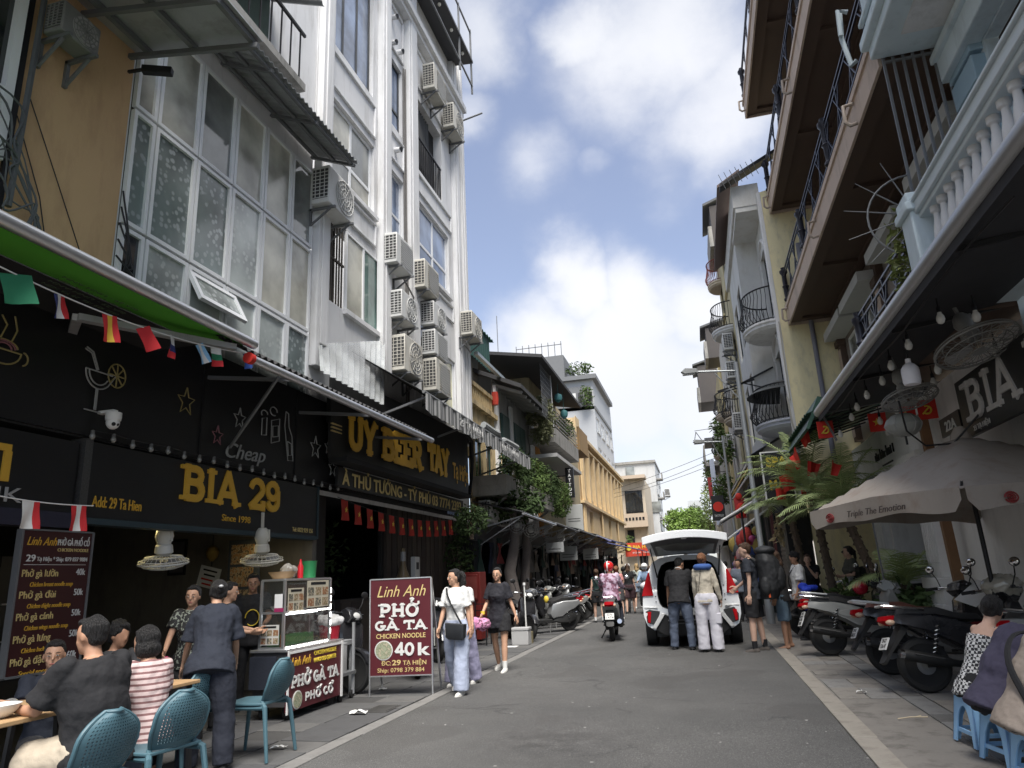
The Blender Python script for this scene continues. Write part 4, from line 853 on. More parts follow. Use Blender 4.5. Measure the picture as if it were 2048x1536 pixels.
for k in range(1,24,2):
    f=flagmesh(['red'],True,.24,.34,.2)[0][0].build('flag',mat('flag_red_dim',(.36,.03,.02),.8),b2); f.location=line[k]
    MB().prism([(.05*(1 if i%2==0 else .4)*math.cos(R(90+36*i)),-.17+.05*(1 if i%2==0 else .4)*math.sin(R(90+36*i))) for i in range(10)],.034,.04,0).build('star',M_yel,f,smooth=0)
# a few flags hanging at the left edge over the menu board
b3=thing('flag_bunting','three small flags hanging over the top of the menu board','bunting')
line=cat((-5.2,3.6,2.32),(-5.25,5.2,2.24),.05,10); MB().tube(line,.005,5).build('cord',M_white,b3)
for k,cs in ((2,['red','white']),(6,['white','white','red']),(9,['red','white','red'])):
    f=None
    for mb,c_ in flagmesh(cs,True,.16,.22,.3):
        if f is None: f=mb.build('flag',CC[c_],b3); f.location=line[k]
        else: mb.build('band',CC[c_],f)
# ---------------------------------------------------------------- right side
def railing(par,pts,z0,z1,m,step=.13,r=.018,bal=True,name='railing'):
    """hand rail and foot rail along a path, upright bars as sub-parts"""
    mb=MB(); mb.tube([(x,y,z1) for x,y in pts],r*1.5,6).tube([(x,y,z0+.05) for x,y in pts],r,6)
    o=mb.build(name,m,par)
    if bal:
        bm_=MB().tube([(0,0,z0+.03),(0,0,z1)],r*.6,5).mesh('baluster',m)
        for (a,b),(c,d) in zip(pts,pts[1:]):
            L_=math.hypot(c-a,d-b); n=max(1,int(L_/step))
            for k in range(n): link('baluster',bm_,o,loc=(a+(c-a)*k/n,b+(d-b)*k/n,0))
    return o
# --- pale blue building
bb=thing('building','pale blue building with a white balustrade balcony at the right edge','building')
mb=MB(); facade(mb,3.62,-1,-2,8.33,4.3,13,[(6.4,7.6,4.3,6.9),(3.2,5.2,4.3,6.9),(6.4,7.6,8.0,10.5)],.25); mb.add([(3.62,8.33,0),(8,8.33,0),(8,8.33,13),(3.62,8.33,13)],[(0,1,2,3)]); mb.build('wall',W_blue,bb,smooth=0)
MB().box(2.78,3.62,-2,8.3,4.08,4.30).build('balcony_slab',W_blue,bb,bevel=.02)
MB().box(2.70,3.62,-2,8.3,7.42,7.58).box(2.62,3.62,-2,8.34,7.58,7.72).box(2.72,3.62,-2,8.3,7.72,8.6).build('upper_balcony',W_blue,bb,bevel=.02)
MB().box(2.58,2.72,-2,8.36,8.45,8.62).box(2.66,2.72,-2,8.36,7.95,8.02).build('cornice',W_blue,bb,bevel=.015)
MB().box(2.95,3.5,4.6,7.9,7.405,7.42).build('soffit_panel',W_white,bb)
mb=MB().box(2.66,2.92,-2,8.05,5.08,5.20).box(2.70,2.88,-2,8.05,5.02,5.08).box(2.63,2.95,-2,8.08,5.20,5.24); mb.build('balustrade_rail',mat('pale_blue_trim',(.58,.65,.68),.7,var=.06),bb,bevel=.012)
mb=MB().box(2.68,2.90,-2,7.9,4.30,4.42); mb.build('balustrade_base',W_blue,bb,bevel=.01)
MB().box(2.62,2.96,7.85,8.2,4.2,5.12).box(2.57,3.01,7.80,8.25,5.12,5.22).box(2.6,2.98,7.83,8.22,5.22,5.34).build('balustrade_post',W_blue,bb,bevel=.015)
bal=MB().lathe([(.06,0),(.06,.05),(.035,.07),(.05,.12),(.072,.22),(.06,.34),(.036,.46),(.032,.52),(.055,.54),(.055,.60)],n=14).mesh('baluster',W_white)
for k in range(30): link('baluster',bal,bb,loc=(2.79,7.62-.225*k,4.42))
# quoined pier and louvred doors
for k in range(9): MB().box(3.48,3.64,7.66,8.3,4.32+.36*k,4.32+.355*k+.34).build('quoin',mat('quoin_blue',(.30,.42,.50),.75,var=.08),bb,bevel=.015)
for k in range(7): MB().box(3.48,3.64,5.35,6.25,4.32+.44*k,4.32+.44*k+.425).build('quoin',MATS['quoin_blue'],bb,bevel=.015)
for (a,d) in ((6.42,7.58),(3.25,5.15)):
    dr=MB().box(3.75,3.80,a,d,4.32,6.88).build('louvre_door',mat('dark_wood_door',(.035,.022,.018),.5,var=.2),bb)
    for k in range(22): MB().box(3.735,3.75,a+.12,d-.12,4.5+.105*k,4.56+.105*k).build('louvre_slat',MATS['dark_wood_door'],dr,smooth=0)
MB().box(3.4,3.62,-2,8.33,6.92,7.40).box(3.34,3.62,-2,8.33,7.2,7.3).build('lintel_band',W_blue,bb,bevel=.015)
# bars closing the end of the balcony, with fan spikes
bg_=thing('security_bars','tall grey security bars closing the end of the blue balcony, with a fan of spikes','bars')
for k in range(7): MB().bar((2.84+.11*k,8.30,5.1 if k<2 else 4.4),(2.84+.11*k,8.30,7.42),.028).build('bar',M_steel,bg_,smooth=0)
MB().bar((2.84,8.3,7.36),(3.6,8.3,7.36),.03).bar((2.84,8.3,4.5),(3.6,8.3,4.5),.03).build('cross_rail',M_steel,bg_)
for a in (20,48,76,104,132):
    MB().tube([(2.84,8.32,5.28),(2.84-.78*math.sin(R(a)),8.32,5.28+.78*math.cos(R(a)))],[.013,.004],6).build('spike',M_steel,bg_)
MB().tube([(2.84-.52*math.sin(R(a)),8.32,5.28+.52*math.cos(R(a))) for a in range(0,150,12)],.012,6).build('arc_bar',M_steel,bg_)
ib=MB(); 
for x in (2.84,3.6): ib.tube([(x,8.3,7.36),(x,8.3,4.4)],.02,6)
# climbing plant on the corner post
pv=MB(); leaves(pv,(2.75,8.55,4.95),(.22,.35,.55),260,.13,12,.4); pv2=pv.build('climbing_plant',mat('leaf_yellow_green',(.17,.20,.055),.55,var=.4),smooth=0); pv2['kind']='thing'; tag(pv2,'straggling yellow green plant hanging from the corner of the blue balcony','plant')
mb=MB().tube([(2.56,8.34,7.5),(2.5,8.36,7.45),(2.46,8.4,7.9),(2.5,8.4,8.3)],.03,8).tube([(2.56,8.3,8.2),(2.45,8.3,8.25),(2.44,8.34,7.9)],.03,8)
tag(mb.build('drain_pipe',mat('pale_blue_pipe',(.42,.48,.5),.6)),'bent drain pipes at the corner of the blue upper balcony','pipe')
# --- brown balcony building
br=thing('building','brown building with three long balconies stacked above the dark shop awning','building')
ops=[(8.8,10.9,4.75,6.7),(11.5,13.5,4.75,6.7),(14.2,15.8,4.75,6.7),(16.3,17.9,4.75,6.7)]
for z in (7.8,11.0,14.1): ops+=[(9,11,z+.05,z+2.1),(11.8,13.8,z+.05,z+2.1),(14.6,16.6,z+.05,z+2.1)]
mb=MB(); facade(mb,4.0,-1,8.36,18.36,4.0,18.5,ops,.22); mb.add([(4,8.36,4),(9,8.36,4),(9,8.36,18.5),(4,8.36,18.5)],[(0,1,2,3)]); mb.add([(4,18.36,4),(9,18.36,4),(9,18.36,18.5),(4,18.36,18.5)],[(3,2,1,0)]); mb.build('wall',mat('brown_grey_wall',(.22,.19,.165),.8,var=.1),br,smooth=0)
for a,d,c,e in ops: window(br,4.0,-1,a+.02,d-.02,c+.02,e-.02,2,2,M_pvc,[G_mid,G_cream] if c<5 else G_dark,.08,.07,hs=[c+.02,e-.55,e-.02])
for z,x0 in ((7.5,2.8),(10.7,2.78),(13.75,2.54)):
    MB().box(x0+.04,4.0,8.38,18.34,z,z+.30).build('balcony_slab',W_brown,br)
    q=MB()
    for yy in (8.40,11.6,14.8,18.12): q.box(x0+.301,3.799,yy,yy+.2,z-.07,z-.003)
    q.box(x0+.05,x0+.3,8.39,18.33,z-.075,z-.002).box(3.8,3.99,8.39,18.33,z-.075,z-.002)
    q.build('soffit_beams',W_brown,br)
    MB().box(x0,x0+.04,8.36,18.36,z-.14,z+.34).box(x0+.04,4,18.34,18.37,z-.14,z+.34).build('fascia_board',W_fascia,br)
    MB().box(x0-.03,x0,8.36,18.36,z+.26,z+.36).build('fascia_trim',W_fascia,br)
    # railing
    rl=MB(); X=x0+.06
    for zz in (z+.46,z+.58,z+1.16,z+1.28): rl.bar((X,8.45,zz),(X,18.3,zz),.03)
    ro=rl.build('railing',M_rail,br)
    for k in range(11):
        y=8.7+.95*k
        MB().bar((X,y,z+.46),(X,y,z+1.28),.025).bar((X,y-.22,z+.58),(X,y+.22,z+1.16),.02).bar((X,y+.22,z+.58),(X,y-.22,z+1.16),.02).build('cross_bar',M_rail,ro)
    for y in (8.5,11.7,15.0,18.2):
        MB().lathe([(.05,0),(.05,.12),(.09,.16),(.09,.2),(.06,.24),(.065,.5),(.09,.54),(.06,.58),(.06,.86),(.10,.92),(.10,.98),(.05,1.0),(.06,1.06)],(X,y,z+.34),10).build('rail_post',M_rail,ro)
    for y in (9.6,13.2,18.0): MB().tube([(x0-.01,y,z+.22),(x0-.15,y,z+.2),(x0-.16,y,z-.06),(x0-.1,y,z-.12),(x0-.01,y,z-.1)],.028,8).build('spout_pipe',mat('pipe_beige',(.36,.30,.25),.6),br)
# first floor railing with posts
rl=MB(); X=2.84
for zz in (4.42,4.56,4.85,5.1,5.22): rl.bar((X,8.4,zz),(X,11.7,zz),.03)
ro=rl.build('railing',M_rail,br)
for k in range(5): 
    y=8.9+.6*k; MB().bar((X,y,4.3),(X,y,5.22),.03).bar((X,y-.2,4.56),(X,y+.2,5.1),.02).bar((X,y+.2,4.56),(X,y-.2,5.1),.02).build('cross_bar',M_rail,ro)
for y in (8.42,11.72): MB().lathe([(.06,0),(.06,.12),(.10,.16),(.10,.2),(.07,.24),(.07,.45),(.10,.5),(.07,.55),(.07,.8),(.10,.86),(.10,.92),(.05,.95),(.06,1.02)],(X,y,4.28),12).build('rail_post',M_rail,ro)
MB().box(2.8,4,8.36,11.75,4.05,4.28).build('balcony_slab',W_brown,br)
# brown pilaster with flutes, and awning hood boards
for y in (11.1,14.0,18.05):
    MB().box(3.86,4.0,y,y+.30,4.2,7.36).box(3.80,4.0,y-.04,y+.34,6.6,6.75).build('pilaster',W_brown,br,bevel=.01)
    for k in range(3): MB().box(3.84,3.86,y+.04+.085*k,y+.085+.085*k,4.3,6.5).build('flute',W_fascia,br)
for y in (8.8,11.5,14.2,16.3): MB().box(3.55,4.0,y-.05,y+1.9,6.75,6.95).build('window_hood',mat('hood_grey',(.45,.45,.43),.8,var=.1),br)
# --- ground floor: white colonial front under the awning
gf=thing('shop','white arched ground floor shop front with fluted pilasters behind the motorbikes','shop',(-.28,0,0))
mb=MB(); facade(mb,4.05,-1,3,13.0,0,4.0,[],.2); facade(mb,4.05,-1,13.0,20,0,4.0,[(13.75,16.0,0,2.75),(17.4,19.2,0,2.6)],.7); mb.build('wall',mat('shop_white',(.80,.80,.79),.75,var=.08,stain=(.35,.35,.34),stain_amt=.4),gf,smooth=0)
MB().box(4.75,4.8,13,20,0,3).build('door_recess',mat('recess_grey',(.20,.20,.19),.8,var=.15),gf)
for y0 in (12.75,16.1,19.3):
    q=MB().box(3.86,4.05,y0,y0+.75,0,.55).box(3.80,4.05,y0-.05,y0+.80,.55,.72).box(3.84,4.05,y0-.02,y0+.77,.72,.95).box(3.78,4.05,y0-.07,y0+.82,.95,1.12).box(3.9,4.05,y0+.04,y0+.71,1.12,3.0).box(3.82,4.05,y0-.02,y0+.77,3.0,3.15)
    p_=q.build('pilaster',MATS['shop_white'],gf,bevel=.012)
    for k in range(6): MB().box(3.885,3.9,y0+.09+.1*k,y0+.14+.1*k,1.35,2.8).build('flute',MATS['shop_white'],p_,bevel=.006)
mb=MB()
pts=[(14.9+1.25*math.cos(R(a)),2.35+.62*math.sin(R(a))) for a in range(0,181,12)]
for p,q in zip(pts,pts[1:]): mb.bar((3.99,p[0],p[1]),(3.99,q[0],q[1]),.13,.14)
mb.build('arch_moulding',MATS['shop_white'],gf)
for k in range(16): MB().box(3.90,3.94,13.72+.15*k,13.80+.15*k,2.96,3.06).build('dentil',MATS['shop_white'],gf,smooth=0)
MB().box(3.92,4.05,13,20,3.06,3.2).build('cornice',MATS['shop_white'],gf)
mb=MB()      # dark cut-out lettering on the white wall, too small to read
rd=random.Random(9)
for k in range(9):
    y=15.9+.17*k-1.2; h=rd.uniform(.12,.22); mb.box(4.02,4.045,y,y+.03,3.42,3.42+h); 
    if k%2: mb.box(4.02,4.044,y+.032,y+.12,3.50,3.53)
    if k%3: mb.box(4.02,4.043,y+.09,y+.118,3.42,3.55)
for k in range(6): mb.box(4.02,4.045,14.9+.14*k,14.98+.14*k,3.24,3.29)
wl_=mb.build('wall_lettering',M_black); wl_.location.x=-.28; tag(wl_,'small black cut-out letters on the white wall above the arch','lettering')
tag(MB().bar((3.62,12.05,0),(3.55,12.0,3.6),.13,.13).build('wooden_post',M_wood,bevel=.01),'brown wooden post in front of the white wall under the awning','post')
sp=thing('loudspeaker','black loudspeaker cabinet on the ground in the grey doorway','speaker',(3.72,14.5,0)); MB().box(-.16,.16,-.18,.18,.35,1.0).build('cabinet',M_plblack,sp,bevel=.01); MB().box(-.14,.14,-.14,.14,.0,.35).build('stand',M_black,sp); MB().lathe([(.12,0),(.09,-.02),(.03,-.04)],(-.165,0,.6),14,rotm('Y',-90)).build('cone',M_acdark,sp)
# --- dark awning
da=thing('awning','big dark awning with a silver rounded front edge over the right-hand cafe','awning')
mb=MB(); mb.sheet(lambda u,v:(2.28+1.75*v,2.0+11.05*u,3.98+.24*v-.06*math.sin(v*PI)),10,6,.015); mb.build('fabric',mat('awning_charcoal',(.030,.031,.036),.8,var=.2,stain=(.05,.05,.055),stain_amt=.5),da)
MB().tube([(2.26,2.0,3.99),(2.26,13.08,3.99)],.085,14).build('front_bar',mat('awning_bar_grey',(.36,.37,.38),.35,.5),da)
mb=MB(); mb.sheet(lambda u,v:(2.24,2.0+11.05*u,3.92-.10*v),4,1,.006,(1,0,0)); mb.build('valance',MATS['awning_charcoal'],da)
MB().bar((2.3,13.0,3.96),(4.0,13.0,4.15),.05).bar((2.3,12.95,3.9),(2.45,12.95,3.45),.10,.02).build('end_frame',M_steel,da)
for y in (4,6.2,8.4,10.6): MB().bar((2.35,y,3.93),(4.02,y,4.14),.045).build('rafter',M_black,da)
mb=MB().tube([(2.4,13-.6*k,3.88-.03*math.sin(k)) for k in range(14)],.01,5); mb.build('cable',M_black,da)
# hanging cafe sign
cs=thing('shop_sign','black hanging sign with white slab letters BIA H under the dark awning','sign')
MB().box(3.28,3.34,6.6,9.62,2.82,3.52).build('board',W_black,cs)
slab('BIA H',cs,mat('sign_letter_white',(.50,.49,.47),.6,var=.2,scale=8),(3.28,9.35,2.98),(0,-1,0),(0,0,1),.46,2.3,t=.16)
text('23 TẠ HIỆN',cs,MATS['sign_letter_white'],(3.272,9.3,2.86),(0,-1,0),(0,0,1),.06,.5,bold=.002,align='LEFT')
cs2=thing('shop_sign','small black sign plate with white numerals beside the hanging cafe sign','sign')
MB().box(3.30,3.33,9.75,10.5,2.98,3.22).build('board',W_black,cs2); text('22A',cs2,M_offw,(3.295,10.1,3.03),(0,-1,0),(0,0,1),.13,.4,bold=.004)
# dark shop wall behind the sign
# fans, bulbs
orbit_fan(2.98,7.9,3.52,1.55,'large dark caged fan under the awning, nearest to the camera',None,mat('fan_dark',(.20,.20,.19),.45),-17)
orbit_fan(2.72,9.5,3.36,1.25,'smaller caged fan under the awning behind the white lamp bulb',None,MATS['fan_dark'],-15)
wl=thing('lamp_bulb','big white cylinder lamp bulb hanging under the awning','lamp',(2.55,8.7,3.5))
MB().lathe([(.02,-.14),(.085,-.135),(.095,-.10),(.095,.02),(.09,.06),(.06,.10),(.03,.12),(.03,.17)],n=18).build('bulb',mat('lamp_plastic_white',(.75,.75,.80),.35),wl); MB().tube([(0,0,.16),(0,0,.42)],.012,6).build('cable',M_black,wl)
bs=thing('string_lights','cafe string lights with white bulbs hanging under the dark awning','string lights')
bl=MB().lathe([(.010,-.125),(.028,-.115),(.042,-.08),(.038,-.045),(.022,-.015),(.02,.0)],n=12).mesh('bulb',mat('bulb_white',(.60,.60,.57),.2)); sk=MB().lathe([(.022,0),(.022,.05),(.008,.07),(.008,.16)],n=8).mesh('socket',M_black)
for (x,y,z) in ((3.35,6.6,3.86),(3.25,7.0,3.86),(2.9,7.55,3.80),(2.6,7.6,3.84),(2.5,8.4,3.82),(2.5,9.2,3.80),(2.55,9.9,3.78),(2.5,10.6,3.76),(2.5,11.3,3.74),(2.55,12.0,3.72),(2.5,12.8,3.6),(2.9,8.9,3.62),(3.05,9.6,3.62),(3.15,10.3,3.6),(3.0,11.2,3.62),(2.95,12.0,3.62),(3.3,8.3,3.6),(3.4,7.7,3.6),(3.2,12.7,3.55)):
    o=link('socket',sk,bs,loc=(x,y,z)); link('bulb',bl,o)
ln=thing('paper_lantern','grey ribbed round paper lantern under the far end of the awning','lantern',(2.72,9.98,3.12)); mb=MB()
mb.lathe([(.04,.15),(.13,.13),(.20,.06),(.22,0),(.20,-.06),(.13,-.13),(.04,-.15)],n=22); mb.build('shade',mat('lantern_grey',(.30,.31,.29),.6),ln)
for k in range(11): 
    a=2*PI*k/11; MB().tube([(.05*math.cos(a),.05*math.sin(a),.15),(.185*math.cos(a),.185*math.sin(a),.085),(.225*math.cos(a),.225*math.sin(a),0),(.185*math.cos(a),.185*math.sin(a),-.085),(.05*math.cos(a),.05*math.sin(a),-.15)],.006,4).build('rib',M_acmesh,ln)
MB().tube([(0,0,.15),(0,0,.6)],.006,5).tube([(0,0,-.15),(0,0,-.26)],.014,6).build('cord',M_black,ln)
fc=MB().tube([(2.45,9.0,3.25),(2.50,9.1,2.9),(2.7,9.2,2.72),(3.0,9.2,2.72),(3.25,9.0,3.0)],.012,6); tag(fc.build('cable_loop',M_black),'black cable sagging in a loop under the grey lantern','cable')
fl=thing('flag_bunting','small red flags with yellow stars hanging from the end of the dark awning','bunting')
line=cat((2.3,13.0,3.82),(3.6,11.4,3.75),.06,12); MB().tube(line,.005,5).build('cord',M_black,fl)
for k,(sy) in ((0,'hook'),(6,'star'),(9,'star'),(11,'hook')):
    mb=MB(); p=line[k]; mb.sheet(lambda u,v:(-.12+.26*u,.02*math.sin(u*4),-.30*v),4,3,.003,(0,1,0)); f=mb.build('flag',M_red,fl); f.location=p
    if sy=='star': MB().prism([(.07*(1 if i%2==0 else .4)*math.cos(R(90+36*i)),-.15+.07*(1 if i%2==0 else .4)*math.sin(R(90+36*i))) for i in range(10)],-.012,-.006,1).build('star',M_yel,f,smooth=0)
    else: MB().tube([(.06*math.cos(R(a)),-.012,-.16+.06*math.sin(R(a))) for a in range(-130,120,20)],.014,5).bar((-.06,-.012,-.22),(.04,-.012,-.12),.02).build('emblem',M_yel,f)
# umbrella
um=thing('parasol','faded beige square parasol with a red logo and script lettering along its skirt','parasol',(3.15,9.4,0),R(24))
A=1.30; zt=2.82; zr=2.12
mb=MB()
def dome(i,j):
    u=(i*2-1);v=(j*2-1); d=max(abs(u),abs(v)); r=math.hypot(u,v)
    return (u*A,v*A,zt-(zt-zr)*(d**1.15)-.05*(abs(u)*abs(v)))
mb.sheet(dome,20,20,.008); mb.build('canopy',M_cloth,um)
MB().lathe([(.05,.12),(.11,.02),(.12,-.05)],(0,0,zt),12).build('vent_cap',M_cloth,um)
for k in range(4):
    m_=rotm('Z',90*k); mb=MB()
    def sk_(u,v,m_=m_): q=m_@Vector(((u*2-1)*A*.985,A+.012+.015*math.sin(u*9)*v,zr-.05*(1-abs(u*2-1))**.5*0-.05*abs(u*2-1)-(.225+.02*math.sin(u*14))*v*min(1,(1-abs(u*2-1))*9+.55)+.02)); return q
    mb.sheet(sk_,26,2,.006,m_@Vector((0,1,0))); s_=mb.build('skirt',M_cloth,um)
    r_=m_@Vector((-1,0,0)); text('Triple The Emotion',s_,mat('skirt_print',(.07,.055,.05),.8),m_@Vector((-.02,A+.042,zr-.17)),r_,(0,0,1),.075,1.0,shear=.3,ext=.003)
    lo=MB(); c_=m_@Vector((.82,A+.03,zr-.15))
    for q in (1,.62,.28): lo.tube([c_+m_@Vector((.075*q*math.cos(R(a)),.016,.05*q*math.sin(R(a)))) for a in range(0,360,24)],.009,4)
    lo.build('logo',mat('faded_red_print',(.22,.03,.03),.8),s_)
    lo=MB(); c_=m_@Vector((0,.62,zt-(zt-zr)*.52+.018)); nn=m_@Vector((0,-1,.6)).normalized()
    for q in (1,.6,.25): lo.tube([c_+m_@Vector((.22*q*math.cos(R(a)),.09*q*math.sin(R(a)),-.055*q*math.sin(R(a))+.012)) for a in range(0,361,24)],.012,4)
    lo.build('logo',mat('faded_brown_print',(.15,.08,.065),.85),um)
for k in range(8):
    a=PI/4*k; L_=A*(1.38 if k%2 else .98); MB().bar((0,0,zt-.06),(L_*math.cos(a),L_*math.sin(a),zr-.02),.022).build('rib',M_black,um)
MB().tube([(0,0,0),(-.02,0,2.9)],.026,12).build('pole',M_black,um); MB().lathe([(.24,0),(.24,.06),(.05,.09),(.04,.3)],n=18).build('base',M_concrete if 'M_concrete' in globals() else W_concrete,um)
# --- yellow sided white building with round balconies
yb=thing('building','pale yellow sided building with a white front, arched windows and round iron balconies','building')
mb=MB(); mb.add([(2.6,18.42,0),(8.5,18.42,0),(8.5,18.42,12.3),(2.6,18.42,11.3)],[(0,1,2,3)]); mb.build('wall',W_yellow,yb,smooth=0)
MB().box(2.52,2.62,18.40,18.60,3.0,11.3).build('corner_pilaster',W_white,yb,bevel=.012)
mb=MB(); facade(mb,2.6,-1,18.6,20.7,3.0,11.4,[(18.95,20.15,8.0,10.0),(18.95,20.15,5.2,7.0)],.25)
mb.add([(2.0,20.7,3.0),(2.62,20.7,3.0),(2.62,20.7,10.9),(2.0,20.7,10.9)],[(0,1,2,3)]); facade(mb,2.0,-1,20.7,24.6,3.0,12.5,[(21.2,22.3,8,9.8),(22.9,24.1,8,9.8),(21.2,22.3,5.2,7),(22.9,24.1,5.2,7)],.2); mb.build('front_wall',mat('front_white',(.60,.60,.58),.8,var=.1,stain=(.40,.36,.29),stain_amt=.5),yb,smooth=0)
MB().box(1.95,2.62,18.62,20.72,10.9,11.05).box(1.9,2.62,18.6,25,11.05,11.7).build('soffit',MATS['front_white'],yb)
for z in (8.0,5.2): window(yb,2.6,-1,18.97,20.13,z+.02,z+1.98,2,3,fdk,G_dark,.14,.05)
for z in (8.0,5.2):
    for y in (21.2,22.9): window(yb,2.0,-1,y+.02,y+1.08,z+.02,z+1.78,2,2,fdk,G_mid,.1,.05)
    m_=MB(); pts=[(2.585,19.55+.72*math.cos(R(a)),z+1.75+.55*math.sin(R(a))) for a in range(0,181,15)]
    for p,q in zip(pts,pts[1:]): m_.bar(p,q,.10,.06)
    m_.build('arch_moulding',W_white,yb)
def round_balcony(par,X,yc,z,ry,rx,m,mi,h=.95,belly=.12,n=22):
    mb=MB(); pr=[]
    st=[(1.06,.0),(1.06,-.05),(1.0,-.08),(1.02,-.14),(.92,-.18),(.9,-.2)]
    for k,dz in st: pr.append([(X-rx*k*math.sin(PI*i/n),yc-ry*k*math.cos(PI*i/n),z+dz) for i in range(n+1)])
    vs=[p for r_ in pr for p in r_]; W=n+1; fs=[(a*W+i,a*W+i+1,(a+1)*W+i+1,(a+1)*W+i) for a in range(len(st)-1) for i in range(n)]
    fs+=[tuple(range(W)),tuple(range((len(st)-1)*W,len(st)*W))[::-1]]
    mb.add(vs,fs); b_=mb.build('balcony',m,par)
    pts=[(X-rx*.97*math.sin(PI*i/n),yc-ry*.97*math.cos(PI*i/n)) for i in range(n+1)]
    r_=MB().tube([(x,y,z+h) for x,y in pts],.022,6).tube([(x,y,z+.06) for x,y in pts],.014,6).build('railing',mi,b_)
    for x,y in pts[1:-1]:
        dx=(x-X)*belly*1.2; dy=(y-yc)*belly
        MB().tube([(x,y,z+.02),(x+dx*1.3,y+dy*1.3,z+.2),(x+dx*.8,y+dy*.8,z+.45),(x-dx*.1,y-dy*.1,z+.75),(x,y,z+h)],.010,5).tube([(x+dx*.9,y+dy*.9,z+.38),(x+dx*1.6,y+dy*1.6,z+.30),(x+dx*1.2,y+dy*1.2,z+.2)],.008,4).build('baluster',mi,r_)
    return b_
round_balcony(yb,2.6,19.5,7.66,.95,.78,W_white,M_black)
round_balcony(yb,2.6,19.5,5.0,.98,.80,mat('balcony_blue_grey',(.40,.42,.48),.8),M_black)
# iron hood over the lower balcony
mb=MB(); n=16; mb.sheet(lambda u,v:(2.58-.95*math.sin(PI*u)*v,19.5-1.05*math.cos(PI*u)*(.1+.9*v),6.15-.35*v*v),n,4,.012); mb.build('hood',mat('hood_dark',(.07,.075,.075),.6),yb)
tag(MB().tube([(3.35,18.36,9.6),(3.35,18.36,3.4)],.06,10).build('drain_pipe',mat('pipe_blue_grey',(.20,.20,.24),.6)),'grey drain pipe running down the pale yellow side wall','pipe')
tag(MB().tube([(2.5,18.36,5.5),(2.52,18.3,4.8),(2.65,18.34,4.2),(2.8,18.36,3.5)],.022,6).tube([(2.58,18.35,7.5),(2.56,18.34,5.4)],.016,6).build('cables',mat('cable_pale',(.4,.38,.33),.7)),'pale cables hanging at the corner of the yellow side wall','cables')
# gable with eave
MB().sheet(lambda u,v:(1.6+1.8*u,18.3+.35*v,11.6+.9*u),6,1,.1).build('roof',M_black,yb)
mb=MB(); mb.sheet(lambda u,v:(1.55+.65*v,18.6+6*u,11.75+.4*v),2,3,.08); mb.build('eave',mat('eave_brown',(.16,.12,.11),.8),yb)
for k in range(7): MB().tube([(1.75+.15*k,18.3,11.5+.05*k),(1.6+.15*k,18.25,11.95+.05*k)],.008,4).build('wire_spike',M_steel,yb)
MB().bar((2.0,20.6,6.6),(.95,20.6,6.35),.05).bar((2.55,20.6,6.9),(1.6,20.6,6.5),.05).bar((1.7,20.6,6.52),(2.6,20.6,6.2),.03).build('sign_bracket',M_black,yb)
# --- green tiled hood awning on the yellow building
ga=thing('awning','dark green sloping hood awning over the shop beside the palms','awning')
mb=MB(); corrug(mb,(2.10,17.9,4.05),(2.10,13.4,4.05),(3.9,17.9,4.55),(3.9,13.4,4.55),16,.02); mb.build('roof_sheet',mat('green_sheet',(.025,.07,.05),.5,var=.2,stain=(.02,.04,.03),stain_amt=.5),ga)
MB().prism([(2.06,3.78),(2.12,3.78),(2.42,4.34),(2.34,4.36)],13.4,17.9,1).build('front_board',MATS['green_sheet'],ga)
for k in range(9): MB().bar((2.2,13.6+.5*k,4.0),(3.9,13.6+.5*k,4.45),.03).build('rafter',M_black,ga)
# SPA sign
ss=thing('shop_sign','black SPA sign with yellow letters between the lamp post and the palms','sign',(1.86,17.0,3.5))
MB().box(-.30,.30,-.05,.05,-.62,.42).build('board',W_black,ss); MB().box(-.33,.33,-.06,.06,.42,.45).box(-.33,-.30,-.06,.06,-.65,.42).box(.30,.33,-.06,.06,-.65,.42).build('frame',M_white,ss)
text('SPA',ss,M_yel,(0,-.052,.10),(1,0,0),(0,0,1),.22,.46,bold=.012); text('MA',ss,M_yel,(-.05,-.052,-.42),(1,0,0),(0,0,1),.22,.34,bold=.012)
MB().bar((.33,0,.3),(.8,0,.3),.03).build('bracket',M_black,ss)
